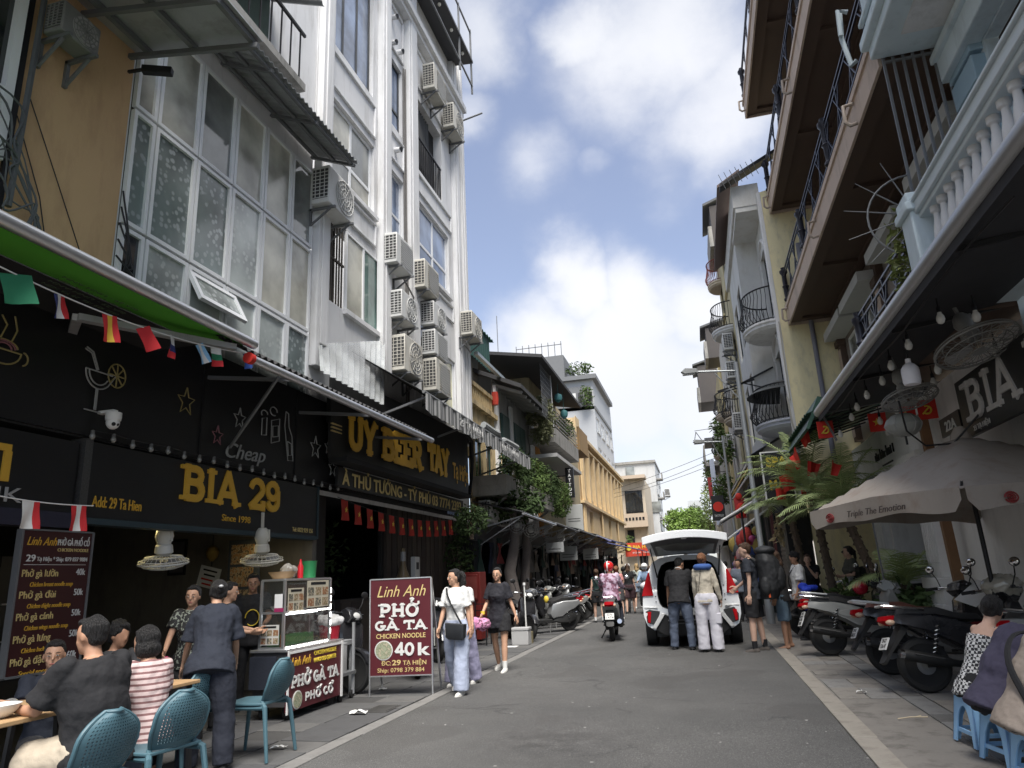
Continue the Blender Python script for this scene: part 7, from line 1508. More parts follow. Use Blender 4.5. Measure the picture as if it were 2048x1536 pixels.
for s in (-1,1):
    for yy in (.62,3.45):
        w=MB().lathe([(.21,-.10),(.28,-.11),(.318,-.08),(.325,0),(.318,.08),(.28,.11),(.21,.10)],(s*.80,yy,.325),30,rotm('Y',90)).build('wheel',M_rubber,car)
        r_=MB().lathe([(.215,-.06),(.20,.10),(.05,.105)],(s*.80,yy,.325),24,rotm('Y',90*s)); 
        for k in range(5): a=2*PI*k/5; r_.bar((s*.89,yy,.325),(s*.89,yy+.2*math.cos(a),.325+.2*math.sin(a)),.05,.03)
        r_.build('rim',M_alu,w)
        MB().lathe([(.37,-.12),(.385,-.10),(.385,.085)],(s*.835,yy,.335),26,rotm('Y',90*s),caps=False).build('wheel_arch',CD,car)
    for a,b_ in ((.85,1.7),(1.78,2.6)): MB().add([(s*.868,a,1.06),(s*.868,b_,1.06),(s*.752,b_,1.50),(s*.752,a+.15,1.50)],[(0,1,2,3)] if s>0 else [(3,2,1,0)]).build('side_window',G_dark,car,smooth=0)
    mi_=MB().ell((s*1.0,2.75,1.10),(.11,.06,.08),12,8).build('wing_mirror',CP,car)
    hdl=MB().box(s*.90,s*.94,.95,1.15,.90,.94).build('door_handle',CP,car)
MB().add([(-.66,2.48,1.60),(.66,2.48,1.60),(.78,3.1,1.05),(-.78,3.1,1.05)],[(0,1,2,3)]).build('windscreen',G_dark,car,smooth=0)
# tailgate: curved panel hinged at the roof edge
def tg(u,v,off=0):
    w=.70+.10*v; x=(u*2-1)*w; y=.52-1.12*v; z=1.735+.52*v-.16*v*v-.085*(u*2-1)**2*(.3+.9*v)
    return (x,y,z+off)
g_=MB(); g_.sheet(lambda u,v:tg(u,v),14,10,.07,(0,.25,1)); tgo=g_.build('tailgate',CP,car,bevel=.015)
MB().sheet(lambda u,v:(tg(u,1)[0],tg(u,1)[1]-.01-.02*v,tg(u,1)[2]+.075-.15*v),14,3,.05,(0,1,0)).build('tailgate_lip',CP,tgo,bevel=.012)
MB().sheet(lambda u,v:(tg(.08+.84*u,.06+.86*v)[0],tg(.08+.84*u,.06+.86*v)[1],tg(.08+.84*u,.06+.86*v)[2]-.035),12,8,.03,(0,.25,1)).build('inner_trim',mat('gate_trim',(.10,.105,.11),.6,var=.12),tgo)
MB().sheet(lambda u,v:(tg(.12+.76*u,.12+.44*v)[0],tg(.12+.76*u,.12+.44*v)[1],tg(.12+.76*u,.12+.44*v)[2]-.045),8,4,.006,(0,.25,1)).build('rear_window',G_mid,tgo)
MB().obox((.0,-.50,tg(.5,.92)[2]-.055),(.10,.05,.05)).build('latch',M_white,tgo,bevel=.01); MB().obox((.26,-.46,tg(.66,.88)[2]-.045),(.15,.07,.03)).build('grip_recess',M_black,tgo)
# ---------------------------------------------------------------- people
SK=[mat('skin_%d'%i,c,.55,var=.16,scale=16,spec=.35) for i,c in enumerate(((.46,.27,.18),(.40,.22,.14),(.56,.36,.27),(.30,.17,.11)))]
HAIR=dict(black=hairmat('hair_black',(.012,.011,.011)),brown=hairmat('hair_brown',(.06,.032,.018)),blonde=hairmat('hair_blonde',(.34,.23,.11)),auburn=hairmat('hair_auburn',(.17,.075,.035)),grey=hairmat('hair_greybrown',(.09,.07,.055)))
def cl(name,c,**k): return mat('cloth_'+name,c,.85,var=k.pop('var',.14),scale=k.pop('scale',7),bump=k.pop('bump',.25),bscale=k.pop('bscale',55),**k)
M_eye=mat('eye_white',(.6,.58,.55),.3); M_iris=mat('iris',(.02,.013,.01),.2); M_lip=mat('lips',(.34,.12,.10),.5); M_sole=mat('sole_white',(.60,.59,.56),.7)
tx_f=bpy.data.textures.new('cloth_folds','CLOUDS'); tx_f.noise_scale=.095; tx_f.noise_depth=2
tx_h=bpy.data.textures.new('hair_strands','CLOUDS'); tx_h.noise_scale=.045; tx_h.noise_depth=2
def ring(c,rx,ry,m,n=14): return [c+m@Vector((rx*math.cos(2*PI*k/n),ry*math.sin(2*PI*k/n),0)) for k in range(n)]
def loft(mb,secs,n=14):
    """closed loft through elliptical sections (centre, rx, ry, matrix)"""
    vs=[];fs=[]
    for c,rx,ry,m in secs: vs+=ring(Vector(c),rx,ry,m,n)
    k=len(secs)
    for i in range(k-1):
        for j in range(n): fs.append((i*n+j,i*n+(j+1)%n,(i+1)*n+(j+1)%n,(i+1)*n+j))
    fs+=[tuple(range(n))[::-1],tuple(range((k-1)*n,k*n))]
    mb.add(vs,fs)
def limb(mb,pts,rs,n=12,flat=1):
    pts=[Vector(p) for p in pts]
    mb.tube(pts,rs,n,flat=flat)
    for p,r in zip(pts,rs): mb.ell(p,(r*.985,r*.985,r*.985),n,6)
def soft(o,vox,sm=4,disp=None,strength=.012,mid=.5):
    r=o.modifiers.new('remesh','REMESH'); r.mode='VOXEL'; r.voxel_size=vox; r.use_smooth_shade=True
    s=o.modifiers.new('smooth','SMOOTH'); s.iterations=sm; s.factor=.5
    if disp: d=o.modifiers.new('folds','DISPLACE'); d.texture=disp; d.strength=strength; d.mid_level=mid
    return o
def make_hand(curl):
    mb=MB(); mb.ell((0,0,-.045),(.017,.042,.055),10,6); mb.tube([(0,0,.03),(0,0,-.02)],[.024,.028],8,flat=.8)
    for k,(y,L_,r) in enumerate(((.030,.072,.0085),(.010,.080,.009),(-.011,.074,.0085),(-.030,.058,.0075))):
        p=Vector((0,y,-.085)); d=Vector((0,y*.8,-1)).normalized(); pts=[p-Vector((0,0,-.02)),p]
        for j,f in enumerate((.45,.32,.23)):
            d=(rotm('Y',curl*(.6+.5*j))@d).normalized(); p=p+d*L_*f; pts.append(p)
        mb.tube(pts,[r,r,r*.97,r*.9,r*.65],6)
    p=Vector((0,.030,-.03)); mb.tube([p,p+Vector((-.012,.028,-.022)),p+Vector((-.022,.038,-.048)),p+Vector((-.026,.036,-.070))],[.013,.012,.010,.007],6)
    return mb.mesh('hand',SK[0],60)
HANDS={}
def hand_mesh(curl,skin):
    k=(curl,skin)
    if k not in HANDS:
        me=make_hand(curl); me.materials.clear(); me.materials.append(SK[skin]); HANDS[k]=me
    return HANDS[k]
def person(label,x,y,h,H=1.65,fem=False,skin=0,lean=0,hip=None,legs=((0,0,4),(0,0,4)),arms=((0,8,10,0),(0,8,10,0)),head=(0,0),top=None,bot=None,shoes=None,hair=('short','black'),face=False,z=0,vox=.014,build=1.0,curl=18,group=None,sock=None,side=0,twist=0):
    """standing or seated figure. h = compass heading it faces (0=+x, 90=up the street, 270=toward the camera).
    legs: (thigh forward, knee bend, splay); arms: (upper arm forward, outward, elbow bend, forearm inward)"""
    t=thing('person',label,'person',(x,y,z),R(h-90),group)
    s=H/1.70; B=build
    hz=(hip if hip is not None else .90*s); hc=Vector((0,0,hz))
    LR=Matrix.Rotation(R(-lean),3,'X')@Matrix.Rotation(R(side),3,'Y')
    def U(p): return hc+LR@(Vector(p)*s)            # torso frame measured from the hips
    hwid=.095 if not fem else .10; sw=(.168 if not fem else .140)*(.5+.5*B); sh_z=.50
    I=Matrix.Identity(3); HR=LR@Matrix.Rotation(R(twist),3,'Z')
    J={}
    # skeleton
    for i,sd in ((0,-1),(1,1)):
        a,k,sp=legs[i]; hp=hc+Vector((sd*hwid*s,0,-.02*s))
        d1=Vector((sd*math.sin(R(sp)),math.sin(R(a))*math.cos(R(sp)),-math.cos(R(a))*math.cos(R(sp)))); kn=hp+d1*.42*s
        d2=Vector((sd*math.sin(R(sp*.4)),math.sin(R(a-k)),-math.cos(R(a-k)))).normalized(); an=kn+d2*.40*s
        J['hip',i],J['kn',i],J['an',i]=hp,kn,an
        a,o_,e,tw_=arms[i]; sp_=U((sd*sw,0,sh_z)); 
        u1=LR@Vector((sd*math.sin(R(o_)),math.sin(R(a))*math.cos(R(o_)),-math.cos(R(a))*math.cos(R(o_)))); el=sp_+u1*.285*s
        u2=LR@Vector((sd*math.sin(R(o_-tw_)),math.sin(R(a+e))*math.cos(R(o_-tw_)),-math.cos(R(a+e))*math.cos(R(o_-tw_)))).normalized(); wr=el+u2*.245*s
        J['sh',i],J['el',i],J['wr',i],J['fd',i]=sp_,el,wr,u2
    yaw,pit=head
    hR=LR@Matrix.Rotation(R(yaw),3,'Z')@Matrix.Rotation(R(-pit+lean*.6),3,'X')
    nb=U((0,-.005,.555)); hd=nb+hR@Vector((0,.025*s,.135*s)); J['head']=hd; J['hR']=hR
    def torso(mb,g=0,lo=-.06,hi=.54,hang=0):
        W=1.0+(B-1)*1.0
        base=[(-.10,.165 if not fem else .172,.115,0),(-.02,.168 if not fem else .178,.118,0),(.10,.145 if not fem else .132,.105,.0),(.20,.142 if not fem else .125,.100,.005),(.33,.162 if not fem else .145,.112,.008),(.43,.172 if not fem else .150,.108,.0),(.50,.150 if not fem else .13,.085,-.005),(.545,.075,.065,-.005)]
        secs=[]
        for z_,rx,ry,yo in base:
            if z_<lo-.001 or z_>hi+.001: continue
            rx*=W; ry*=W**1.3
            if fem and abs(z_-.33)<.01: ry+=.02; yo+=.012
            secs.append((U((0,yo,z_)),(rx+g)*s,(ry+g)*s,LR))
        return secs
    # body
    mb=MB(); loft(mb,torso(mb,-.004,-.10,.545))
    for i in (0,1):
        limb(mb,[J['hip',i],J['hip',i].lerp(J['kn',i],.45),J['kn',i],J['kn',i].lerp(J['an',i],.32),J['an',i]],[.082*s*B,.075*s*B,.052*s,.054*s*(.5+.5*B),.034*s])
        limb(mb,[J['sh',i],J['sh',i].lerp(J['el',i],.5),J['el',i],J['el',i].lerp(J['wr',i],.35),J['wr',i]],[.048*s*B,.043*s*B,.034*s,.034*s,.023*s],10)
        if not shoes or shoes[0]=='sandal':
            f=J['an',i]; fdir=Vector((0,1,0)); limb(mb,[f+Vector((0,-.03,-.035))*s,f+Vector((0,.06,-.05))*s,f+Vector((0,.15,-.065))*s],[.034*s,.032*s,.022*s],8)
    limb(mb,[nb-hR@Vector((0,0,.04*s)),nb+hR@Vector((0,.012,.06))*s],[.056*s,.050*s])
    def hp_(p): return hd+hR@(Vector(p)*s)
    mb.ell(hp_((0,-.008,.012)),(.074*s,.093*s,.098*s),16,12,hR); mb.ell(hp_((0,.022,-.052)),(.056*s,.062*s,.062*s),14,10,hR); mb.ell(hp_((0,.062,-.090)),(.024*s,.022*s,.020*s),10,6,hR)
    mb.ell(hp_((0,.098,-.022)),(.011*s,.014*s,.012*s),8,6,hR); mb.tube([hp_((0,.082,.022)),hp_((0,.096,-.018))],[.008*s,.011*s],8)
    for sd in (-1,1): mb.ell(hp_((sd*.076,-.008,-.012)),(.010*s,.020*s,.031*s),8,6,hR); mb.ell(hp_((sd*.036,.054,-.034)),(.022*s,.020*s,.022*s),8,6,hR)
    b_=mb.build('body',SK[skin],t); soft(b_,.0085 if face else vox,3 if face else 4)
    # hands
    for i,sd in ((0,-1),(1,1)):
        m_=hand_mesh(curl,skin); o=link('hand',m_,t); zax=-J['fd',i]; 
        fw=LR@Vector((0,1,0)); yax=(fw-zax*fw.dot(zax)); yax=yax.normalized() if yax.length>.2 else Vector((-sd,0,0)); xax=yax.cross(zax)
        mm=Matrix((xax*(1 if sd>0 else 1),yax,zax)).transposed().to_4x4()
        if sd<0: mm=mm@Matrix.Diagonal((-1,1,1,1))
        mm.translation=J['wr',i]; o.matrix_local=mm@Matrix.Scale(s,4)
    # face
    if face:
        for sd in (-1,1):
            e=MB().ell(hp_((sd*.031,.0835,.004)),(.0108*s,.008*s,.0048*s),10,6,hR).build('eye',M_eye,t); MB().ell(hp_((sd*.031,.0895,.004)),(.0062*s,.004*s,.0050*s),8,6,hR).build('iris',M_iris,e)
            MB().tube([hp_((sd*.015,.088,.024)),hp_((sd*.032,.087,.030)),hp_((sd*.050,.076,.024))],[.0035*s,.0045*s,.0025*s],6).build('eyebrow',HAIR['black'] if hair[1]=='black' else HAIR['brown'],t)
        MB().ell(hp_((0,.079,-.060)),(.023*s,.008*s,.0075*s),12,6,hR).build('mouth',M_lip,t)
    # hair
    kind,hc_=hair; mb=MB(); HM=HAIR[hc_]
    if kind!='none':
        big={'short':1.07,'crop':1.045,'long':1.11,'bob':1.13,'bun':1.08,'pony':1.08,'curly':1.22}[kind]
        mb.ell(hp_((0,-.034,.034)),(.079*s*big,.084*s*big,.088*s*big),16,12,hR)
        if kind in('short','crop','curly'): mb.ell(hp_((0,-.048,-.018)),(.068*s*big,.055*s*big,.058*s*big),12,8,hR); mb.ell(hp_((0,.026,.090)),(.060*s,.048*s,.026*s),12,8,hR)
        else:
            mb.ell(hp_((0,.014,.092)),(.058*s,.056*s,.024*s),12,8,hR)
            for sd in (-1,1): mb.ell(hp_((sd*.070,-.026,.010)),(.017*s,.042*s,.060*s),10,8,hR)
        if kind=='long':
            limb(mb,[hp_((0,-.055,.0)),hp_((0,-.075,-.12)),hp_((0,-.085,-.26))],[.075*s,.078*s,.045*s],12,.7)
            for sd in (-1,1): limb(mb,[hp_((sd*.066,-.02,.0)),hp_((sd*.070,-.03,-.11))],[.026*s,.020*s],8)
        if kind=='bob':
            mb.ell(hp_((0,-.035,-.055)),(.098*s,.085*s,.080*s),14,10,hR)
            for sd in (-1,1): mb.ell(hp_((sd*.078,-.008,-.05)),(.020*s,.036*s,.062*s),10,8,hR)
        if kind=='bun': mb.ell(hp_((0,-.110,.015)),(.042*s,.040*s,.046*s),12,8,hR); mb.ell(hp_((0,-.055,-.03)),(.062*s,.045*s,.05*s),12,8,hR)
        if kind=='pony': limb(mb,[hp_((0,-.105,.045)),hp_((0,-.135,.0)),hp_((0,-.128,-.12)),hp_((0,-.115,-.22))],[.026*s,.034*s,.030*s,.012*s],10); mb.ell(hp_((0,-.055,-.03)),(.062*s,.045*s,.05*s),12,8,hR)
        soft(mb.build('hair',HM,t),.011,2,tx_h,.014 if kind!='curly' else .045)
    # upper garment
    if top:
        m=top['m']; sl=top.get('sleeve','short'); g=top.get('g',.014); mb=MB(); lo=top.get('lo',-.10)
        se=torso(mb,g,-.03,.545)
        if lo<-.03: se.insert(0,(U((0,0,lo)),(.172+g*1.3)*s*(.4+.6*B)*top.get('flare',1),(.118+g*1.3)*s*B*top.get('flare',1),LR))
        else: se=[q for q in torso(mb,g,lo,.545)]
        if top.get('tank'): se=[q for q in torso(mb,g,-.03,.44)]; se.insert(0,(U((0,0,lo)),(.172+g)*s,(.118+g)*s,LR))
        loft(mb,se,18)
        if B>1.15: mb.ell(U((0,-.015,.23)),(.172*B*s,.145*B*s,.27*s),16,10,LR); mb.ell(U((0,-.02,.42)),(.17*B*s,.10*B*s,.12*s),14,8,LR)
        for i in (0,1):
            S,E,Wr=J['sh',i],J['el',i],J['wr',i]
            if top.get('tank'): limb(mb,[U(((-1,1)[i]*.085,0,.42)),U(((-1,1)[i]*.095,-.01,.52))],[.038*s,.022*s],8); continue
            if sl=='none': limb(mb,[S.lerp(U((0,0,.5)),.25),S],[.062*s*B,.050*s*B],10); continue
            if sl=='short':
                f=top.get('sf',.62); limb(mb,[S,S.lerp(E,f*.5)],[.057*s*B+g*.4,.058*s*B+g*.6],12); mb.tube([S,S.lerp(E,f*.5),S.lerp(E,f)],[.056*s*B+g*.4,.058*s*B+g*.6,.062*s*B+g*.9],14)
            else: limb(mb,[S,S.lerp(E,.5),E,E.lerp(Wr,.5),E.lerp(Wr,.97)],[.056*s*B+g*.3,.052*s*B+g*.3,.045*s+g*.5,.040*s+g*.4,.032*s+g*.4],12)
        soft(mb.build(top.get('name','shirt'),m,t),vox*.9,3,tx_f,top.get('fold',.028))
    # lower garment
    if bot:
        m=bot['m']; kd=bot.get('kind','trousers'); g=bot.get('g',.010); mb=MB()
        se=[(U((0,0,.10)),(.140+g)*s*B,(.104+g)*s*B,LR),(U((0,0,.02)),(.166+g)*s*B,(.116+g)*s*B,LR),(hc+Vector((0,0,-.07*s)),(.172+g)*s*B,(.118+g)*s*B,I)]
        if kd=='skirt':
            se=se[:2]+[(hc+Vector((0,.0,-.10*s)),(.185+g)*s,(.13+g)*s,I),(hc+Vector((0,0,-bot.get('len',.4)*s)),(.23+g)*s,(.19+g)*s,I)]; loft(mb,se[::-1],18)
        else:
            loft(mb,se[::-1],18); ln_=bot.get('len',1.0)
            for i in (0,1):
                A,K,N_=J['hip',i],J['kn',i],J['an',i]; wd=bot.get('wide',0)
                if ln_<=.6:
                    f=ln_*2*.86; E_=A.lerp(K,min(1,f)); mb.tube([A+Vector((0,0,.03)),A.lerp(E_,.4),E_],[(.088+g)*s*B,(.088+g+wd*.5)*s*B,(.080+g+wd)*s*B],14); mb.ell(A,((.088+g)*s*B,)*3,12,8)
                else:
                    pts=[A+Vector((0,0,.02)),A.lerp(K,.5),K]; rr=[(.088+g)*s*B,(.080+g+wd*.35)*s*B,(.060+g+wd*.6)*s]
                    f=min(1,(ln_-.5)*2); pts+=[K.lerp(N_,.5*f),K.lerp(N_,f*.99)+Vector((0,0,-.02*s if f==1 else 0))]; rr+=[(.058+g+wd*.8)*s,(.048+g+wd)*s]
                    mb.tube(pts,rr,14)
                    for p,r in zip(pts[:3],rr[:3]): mb.ell(p,(r*.98,)*3,12,8)
        soft(mb.build(bot.get('name','trousers'),m,t),vox*.9,3,tx_f,bot.get('fold',.022))
    if shoes:
        for i in (0,1):
            f=J['an',i]; k=shoes[0]
            if k=='sandal':
                MB().pillow([(-.07,-.09),(-.07,-.075),(.19,-.078),(.20,-.09)],.042*s).build('shoe',shoes[1],t).location=f; continue
            mb=MB(); limb(mb,[f+Vector((0,-.035,-.045))*s,f+Vector((0,.05,-.052))*s,f+Vector((0,.13,-.064))*s],[.042*s,.042*s,.034*s],10); mb.tube([f+Vector((0,-.01,.0))*s,f+Vector((0,-.01,-.05))*s],[.044*s,.045*s],12)
            sh=mb.build('shoe',shoes[1],t); soft(sh,.010,2)
            MB().prism([(.042*s*math.sin(2*PI*q/16)+f.x,(.125*s*math.cos(2*PI*q/16)+.055*s)+f.y) for q in range(16)],f.z-.092*s,f.z-.066*s,2).build('sole',shoes[2] if len(shoes)>2 else M_sole,sh)
            if sock: MB().tube([f+Vector((0,-.005,.11))*s,f+Vector((0,-.005,-.02))*s],[.044*s,.040*s],12).build('sock',sock,t)
    J['t']=t; J['U']=U; J['hp']=hp_; J['s']=s; J['LR']=LR
    return J
def strap(J,pts,m,r=.012,name='strap',par=None):
    """flat strap over the torso; points in the torso frame"""
    return MB().tube(crv([J['U']((p[0]*1.10,p[1]*1.16,p[2]+.012)) for p in pts],5),r,6,flat=.45).build(name,m,par or J['t'])
def wpt(J,p): 
    t=J['t']; return Matrix.Translation(t.location)@t.rotation_euler.to_matrix().to_4x4()@Vector(p)
c_black=cl('black',(.014,.014,.016)); c_navy=cl('navy',(.018,.022,.034)); c_white=cl('white',(.66,.66,.65),var=.04); c_cream=cl('cream',(.52,.47,.38)); c_lilac=cl('lilac',(.33,.37,.48),var=.1); c_jean=cl('jeans',(.085,.105,.15),var=.3,scale=5); c_denim=cl('denim_shorts',(.10,.15,.20),var=.3,scale=6); c_beige=cl('beige',(.42,.36,.28)); c_palewhite=cl('pale_cargo',(.58,.57,.62),var=.04); c_dgreen=cl('dark_green',(.02,.05,.045)); c_pink=cl('pink',(.55,.24,.22)); c_grey=cl('grey_green',(.085,.085,.075)); c_purple=cl('purple_navy',(.055,.05,.085)); c_charcoal=cl('charcoal',(.045,.045,.048)); c_khaki=cl('taupe',(.30,.25,.21))
c_strip=stripes('striped_pink',(.56,.44,.43),(.20,.10,.10),2,26,.62); c_check=checker('gingham',(.6,.6,.6),(.02,.02,.025),44); c_print=blotch('black_print',(.012,.012,.012),(.02,.02,.02),(.22,.24,.20),38); c_camo=blotch('purple_print',(.22,.10,.15),(.44,.32,.42),(.50,.40,.50),9)
sh_w=('shoe',cl('shoe_white',(.58,.57,.54),var=.05)); sh_b=('shoe',cl('shoe_black',(.02,.02,.02))); sh_br=('shoe',cl('shoe_brown',(.09,.078,.07)),mat('sole_grey',(.3,.29,.27),.8)); sd_b=('sandal',mat('sandal',(.10,.07,.06),.7)); sn_bw=('shoe',cl('sneaker_black',(.02,.02,.022)),M_sole)
ST=((2,3,3),(-2,2,3))
# --- diners on the left
person('seated man in a navy polo shirt in front of the menu board',-5.25,4.98,-28,1.66,hip=.33,legs=((98,96,8),(96,98,10)),arms=((38,10,60,20),(34,12,66,20)),head=(-20,2),top=dict(m=c_navy,g=.018),bot=dict(m=c_charcoal),hair=('short','black'),face=True,build=1.05)
person('heavy man in a black T-shirt and beige shorts, seated on the nearest teal chair',-3.82,4.0,172,1.72,hip=.52,lean=10,legs=((84,80,14),(80,84,16)),arms=((42,12,62,14),(40,14,64,14)),head=(12,6),top=dict(m=c_black,g=.03,sf=.8),bot=dict(m=c_beige,len=.5,g=.022,wide=.012,name='shorts'),hair=('crop','black'),build=1.22,skin=1,vox=.012)
person('seated woman with a dark bob and a pink striped T-shirt',-3.88,4.54,165,1.56,True,hip=.49,lean=10,legs=((84,82,6),(80,84,6)),arms=((24,8,72,16),(24,8,72,16)),head=(14,10),top=dict(m=c_strip,g=.018,sf=.7),bot=dict(m=c_jean),hair=('bob','black'),vox=.012)
person('woman in a black patterned shirt standing behind the tables',-5.15,6.5,-62,1.51,True,lean=4,legs=ST,arms=((20,12,40,20),(24,14,40,16)),head=(-6,4),top=dict(m=c_print,g=.02),bot=dict(m=c_black),shoes=sh_b,hair=('bun','black'),face=True)
J=person('woman in dark navy clothes with a hair claw, bending over the tables',-4.24,5.62,122,1.60,True,lean=27,legs=((4,4,5),(-4,4,6)),arms=((32,16,24,4),(30,10,30,10)),head=(14,8),top=dict(m=c_navy,g=.028,sf=.95,lo=-.12),bot=dict(m=cl('navy_trousers',(.016,.019,.03)),g=.024,wide=.018),shoes=sh_b,hair=('bun','black'),vox=.012,build=1.08)
MB().ell(J['hp']((0,-.155,.02)),(.022,.012,.014),8,6).build('hair_clip',M_galv,J['t'])
person('man with black hair in profile, half hidden behind the woman in navy',-5.3,7.25,20,1.54,legs=ST,arms=((20,8,60,20),(20,8,60,20)),top=dict(m=c_charcoal),bot=dict(m=c_black),shoes=sh_b,hair=('short','black'),head=(0,8),face=True)
person('dim seated diner with curly hair behind the striped woman',-5.25,5.62,-15,1.60,hip=.46,legs=((86,84,8),(84,86,10)),arms=((30,8,64,20),(30,8,64,20)),head=(8,10),top=dict(m=c_charcoal),bot=dict(m=c_black),hair=('curly','black'),skin=1)
J=person('noodle vendor in a black T-shirt with a yellow print behind the glass cart',-5.62,8.2,-58,1.64,lean=5,legs=ST,arms=((20,10,58,24),(14,10,66,24)),head=(0,8),top=dict(m=c_black,g=.018),bot=dict(m=c_black),shoes=sh_b,hair=('short','black'),face=True,skin=1)
MB().tube([J['U']((.085*math.cos(R(a))-.01,.136,.26+.10*math.sin(R(a)))) for a in range(0,320,24)],.018,6,flat=.4).build('shirt_print',M_yel,J['t'])
# --- walking on the left
J=person('woman in a white T-shirt and lilac trousers with a black shoulder bag',-3.32,9.45,-100,1.58,True,skin=0,legs=((12,6,3),(-12,14,3)),arms=((-4,10,10,0),(10,8,14,4)),head=(-28,2),top=dict(m=c_white,g=.016,sf=.8,lo=-.12),bot=dict(m=c_lilac,g=.02,wide=.045,fold=.018),shoes=sh_w,hair=('pony','black'),face=True,vox=.011)
strap(J,[(.10,.06,.53),(.04,.13,.42),(-.06,.145,.22),(-.15,.12,.03)],c_black,.013); strap(J,[(.10,.0,.56),(.09,-.1,.46),(-.02,-.14,.25),(-.15,-.05,.05)],c_black,.013)
bg_=MB().pillow([(-.13,-.11),(-.15,.06),(.15,.08),(.14,-.10),(.10,-.13),(-.10,-.14)],.05).build('shoulder_bag',mat('bag_black',(.02,.022,.026),.45,var=.2)); bg_.matrix_world=Matrix.Translation(wpt(J,J['U']((-.10,.19,-.02))))@Matrix.Rotation(R(-100-90),4,'Z'); tag(bg_,'black leather shoulder bag carried by the woman in the white T-shirt','bag')
MB().tube([J['U']((-.05+.02*k,.152+.003*math.sin(k),.33+.012*math.sin(k*1.7))) for k in range(9)],.004,5).tube([J['U']((-.03+.02*k,.152,.29+.012*math.sin(k*2.1))) for k in range(7)],.005,5).build('shirt_lettering',c_charcoal,J['t'])
person('woman in white half hidden behind the lilac trousered walker',-3.50,10.2,-95,1.55,True,legs=((-10,6,3),(12,6,3)),arms=((6,10,12,0),(-4,8,10,0)),top=dict(m=c_white,g=.02),bot=dict(m=cl('lilac_check',(.30,.29,.42),var=.3,scale=30),g=.02,wide=.05),shoes=sh_w,hair=('bob','black'))
J=person('young woman in an oversized black T-shirt and shorts carrying a pink bundle',-3.32,11.55,-96,1.60,True,legs=((10,4,2),(-10,12,2)),arms=((-6,16,12,-6),(8,12,34,6)),head=(4,2),top=dict(m=cl('black_navy',(.016,.016,.022)),g=.024,sf=.8,lo=-.20),bot=dict(m=c_black,len=.34,g=.02,wide=.02,name='shorts'),shoes=sh_w,sock=c_white,hair=('pony','black'),face=True,vox=.011,skin=0)
mb=MB()
for k in range(7): mb.ell((.08*math.sin(k*2.3),.07*math.cos(k*1.7),.05*math.sin(k*3.1)),(.11,.09,.09),12,8)
o=mb.build('cloth_bundle',blotch('pink_print',(.50,.20,.36),(.55,.26,.42),(.12,.05,.08),16)); soft(o,.014,2,tx_f,.08); o.location=wpt(J,J['wr',1])+Vector((-.02,-.08,-.14)); tag(o,'crumpled pink printed cloth carried by the young woman in black','cloth')
MB().lathe([(.034,-.025),(.036,0),(.034,.025)],J['wr',1]-J['fd',1]*.03,14,J['LR'],caps=False).build('bracelet',M_yel,J['t'])
# --- street
J=person('scooter rider in a mauve printed jacket and a red and white helmet',-2.13,16.72,92,1.60,hip=.90,lean=6,legs=((62,78,10),(62,78,10)),arms=((44,14,34,6),(44,14,34,6)),top=dict(m=c_camo,sleeve='long',g=.045,lo=-.10,fold=.04),bot=dict(m=c_navy,g=.015),shoes=sn_bw,hair=('crop','black'),build=1.05)
def helmet(J,m,m2=None):
    s=J['s']; h_=MB().ell(J['hp']((0,-.012,.032)),(.125*s,.142*s,.128*s),18,12).build('helmet',m,J['t'])
    if m2: MB().ell(J['hp']((-.025,-.012,.032)),(.052*s,.1445*s,.131*s),14,12).build('helmet_stripe',m2,h_)
    MB().box(-.1*s,.1*s,0,.06*s,0,.012).build('visor',M_black,h_).location=J['hp']((0,.12,.03))
helmet(J,mat('helmet_red',(.55,.02,.02),.25,coat=.6),M_white)
J=person('rider in a pale blue shirt and white helmet beside the car',-2.05,26.1,-88,1.62,hip=.90,lean=6,legs=((62,78,10),(62,78,10)),arms=((44,14,34,6),(44,14,34,6)),top=dict(m=cl('pale_blue',(.24,.33,.46)),sleeve='long',g=.03),bot=dict(m=c_charcoal),shoes=sn_bw,hair=('crop','black'),vox=.02); helmet(J,M_white)
J=person('woman in a dark green sleeveless top and black shorts walking away',-3.22,22.2,95,1.55,True,skin=2,legs=((6,4,3),(-6,8,3)),arms=((-4,10,10,0),(6,8,10,0)),top=dict(m=c_dgreen,sleeve='none',g=.016,lo=-.06),bot=dict(m=c_black,len=.36,g=.022,wide=.012,name='shorts'),shoes=sh_b,sock=c_white,hair=('bun','brown'),vox=.018)
strap(J,[(-.12,-.02,.52),(-.04,-.135,.40),(.10,-.14,.15),(.16,-.05,.02)],c_black,.014)
person('woman in a coral pink top walking away just behind the scooter rider',-2.72,23.2,90,1.62,True,skin=2,legs=((8,4,3),(-8,8,3)),top=dict(m=c_pink,sleeve='short',g=.018),bot=dict(m=c_charcoal,len=.4,g=.02,name='shorts'),shoes=sh_w,hair=('bun','auburn'),vox=.018)
J=person('woman in a black top and pale cap walking away',-2.66,26.2,95,1.70,True,skin=2,legs=((-8,8,3),(8,4,3)),top=dict(m=c_black,g=.018),bot=dict(m=cl('dark_red_shorts',(.05,.025,.03)),len=.5,g=.02,wide=.02,name='shorts'),shoes=sh_b,hair=('long','brown'),vox=.018); MB().ell(J['hp']((0,-.01,.045)),(.098,.112,.09),14,10).build('cap',c_white,J['t'])
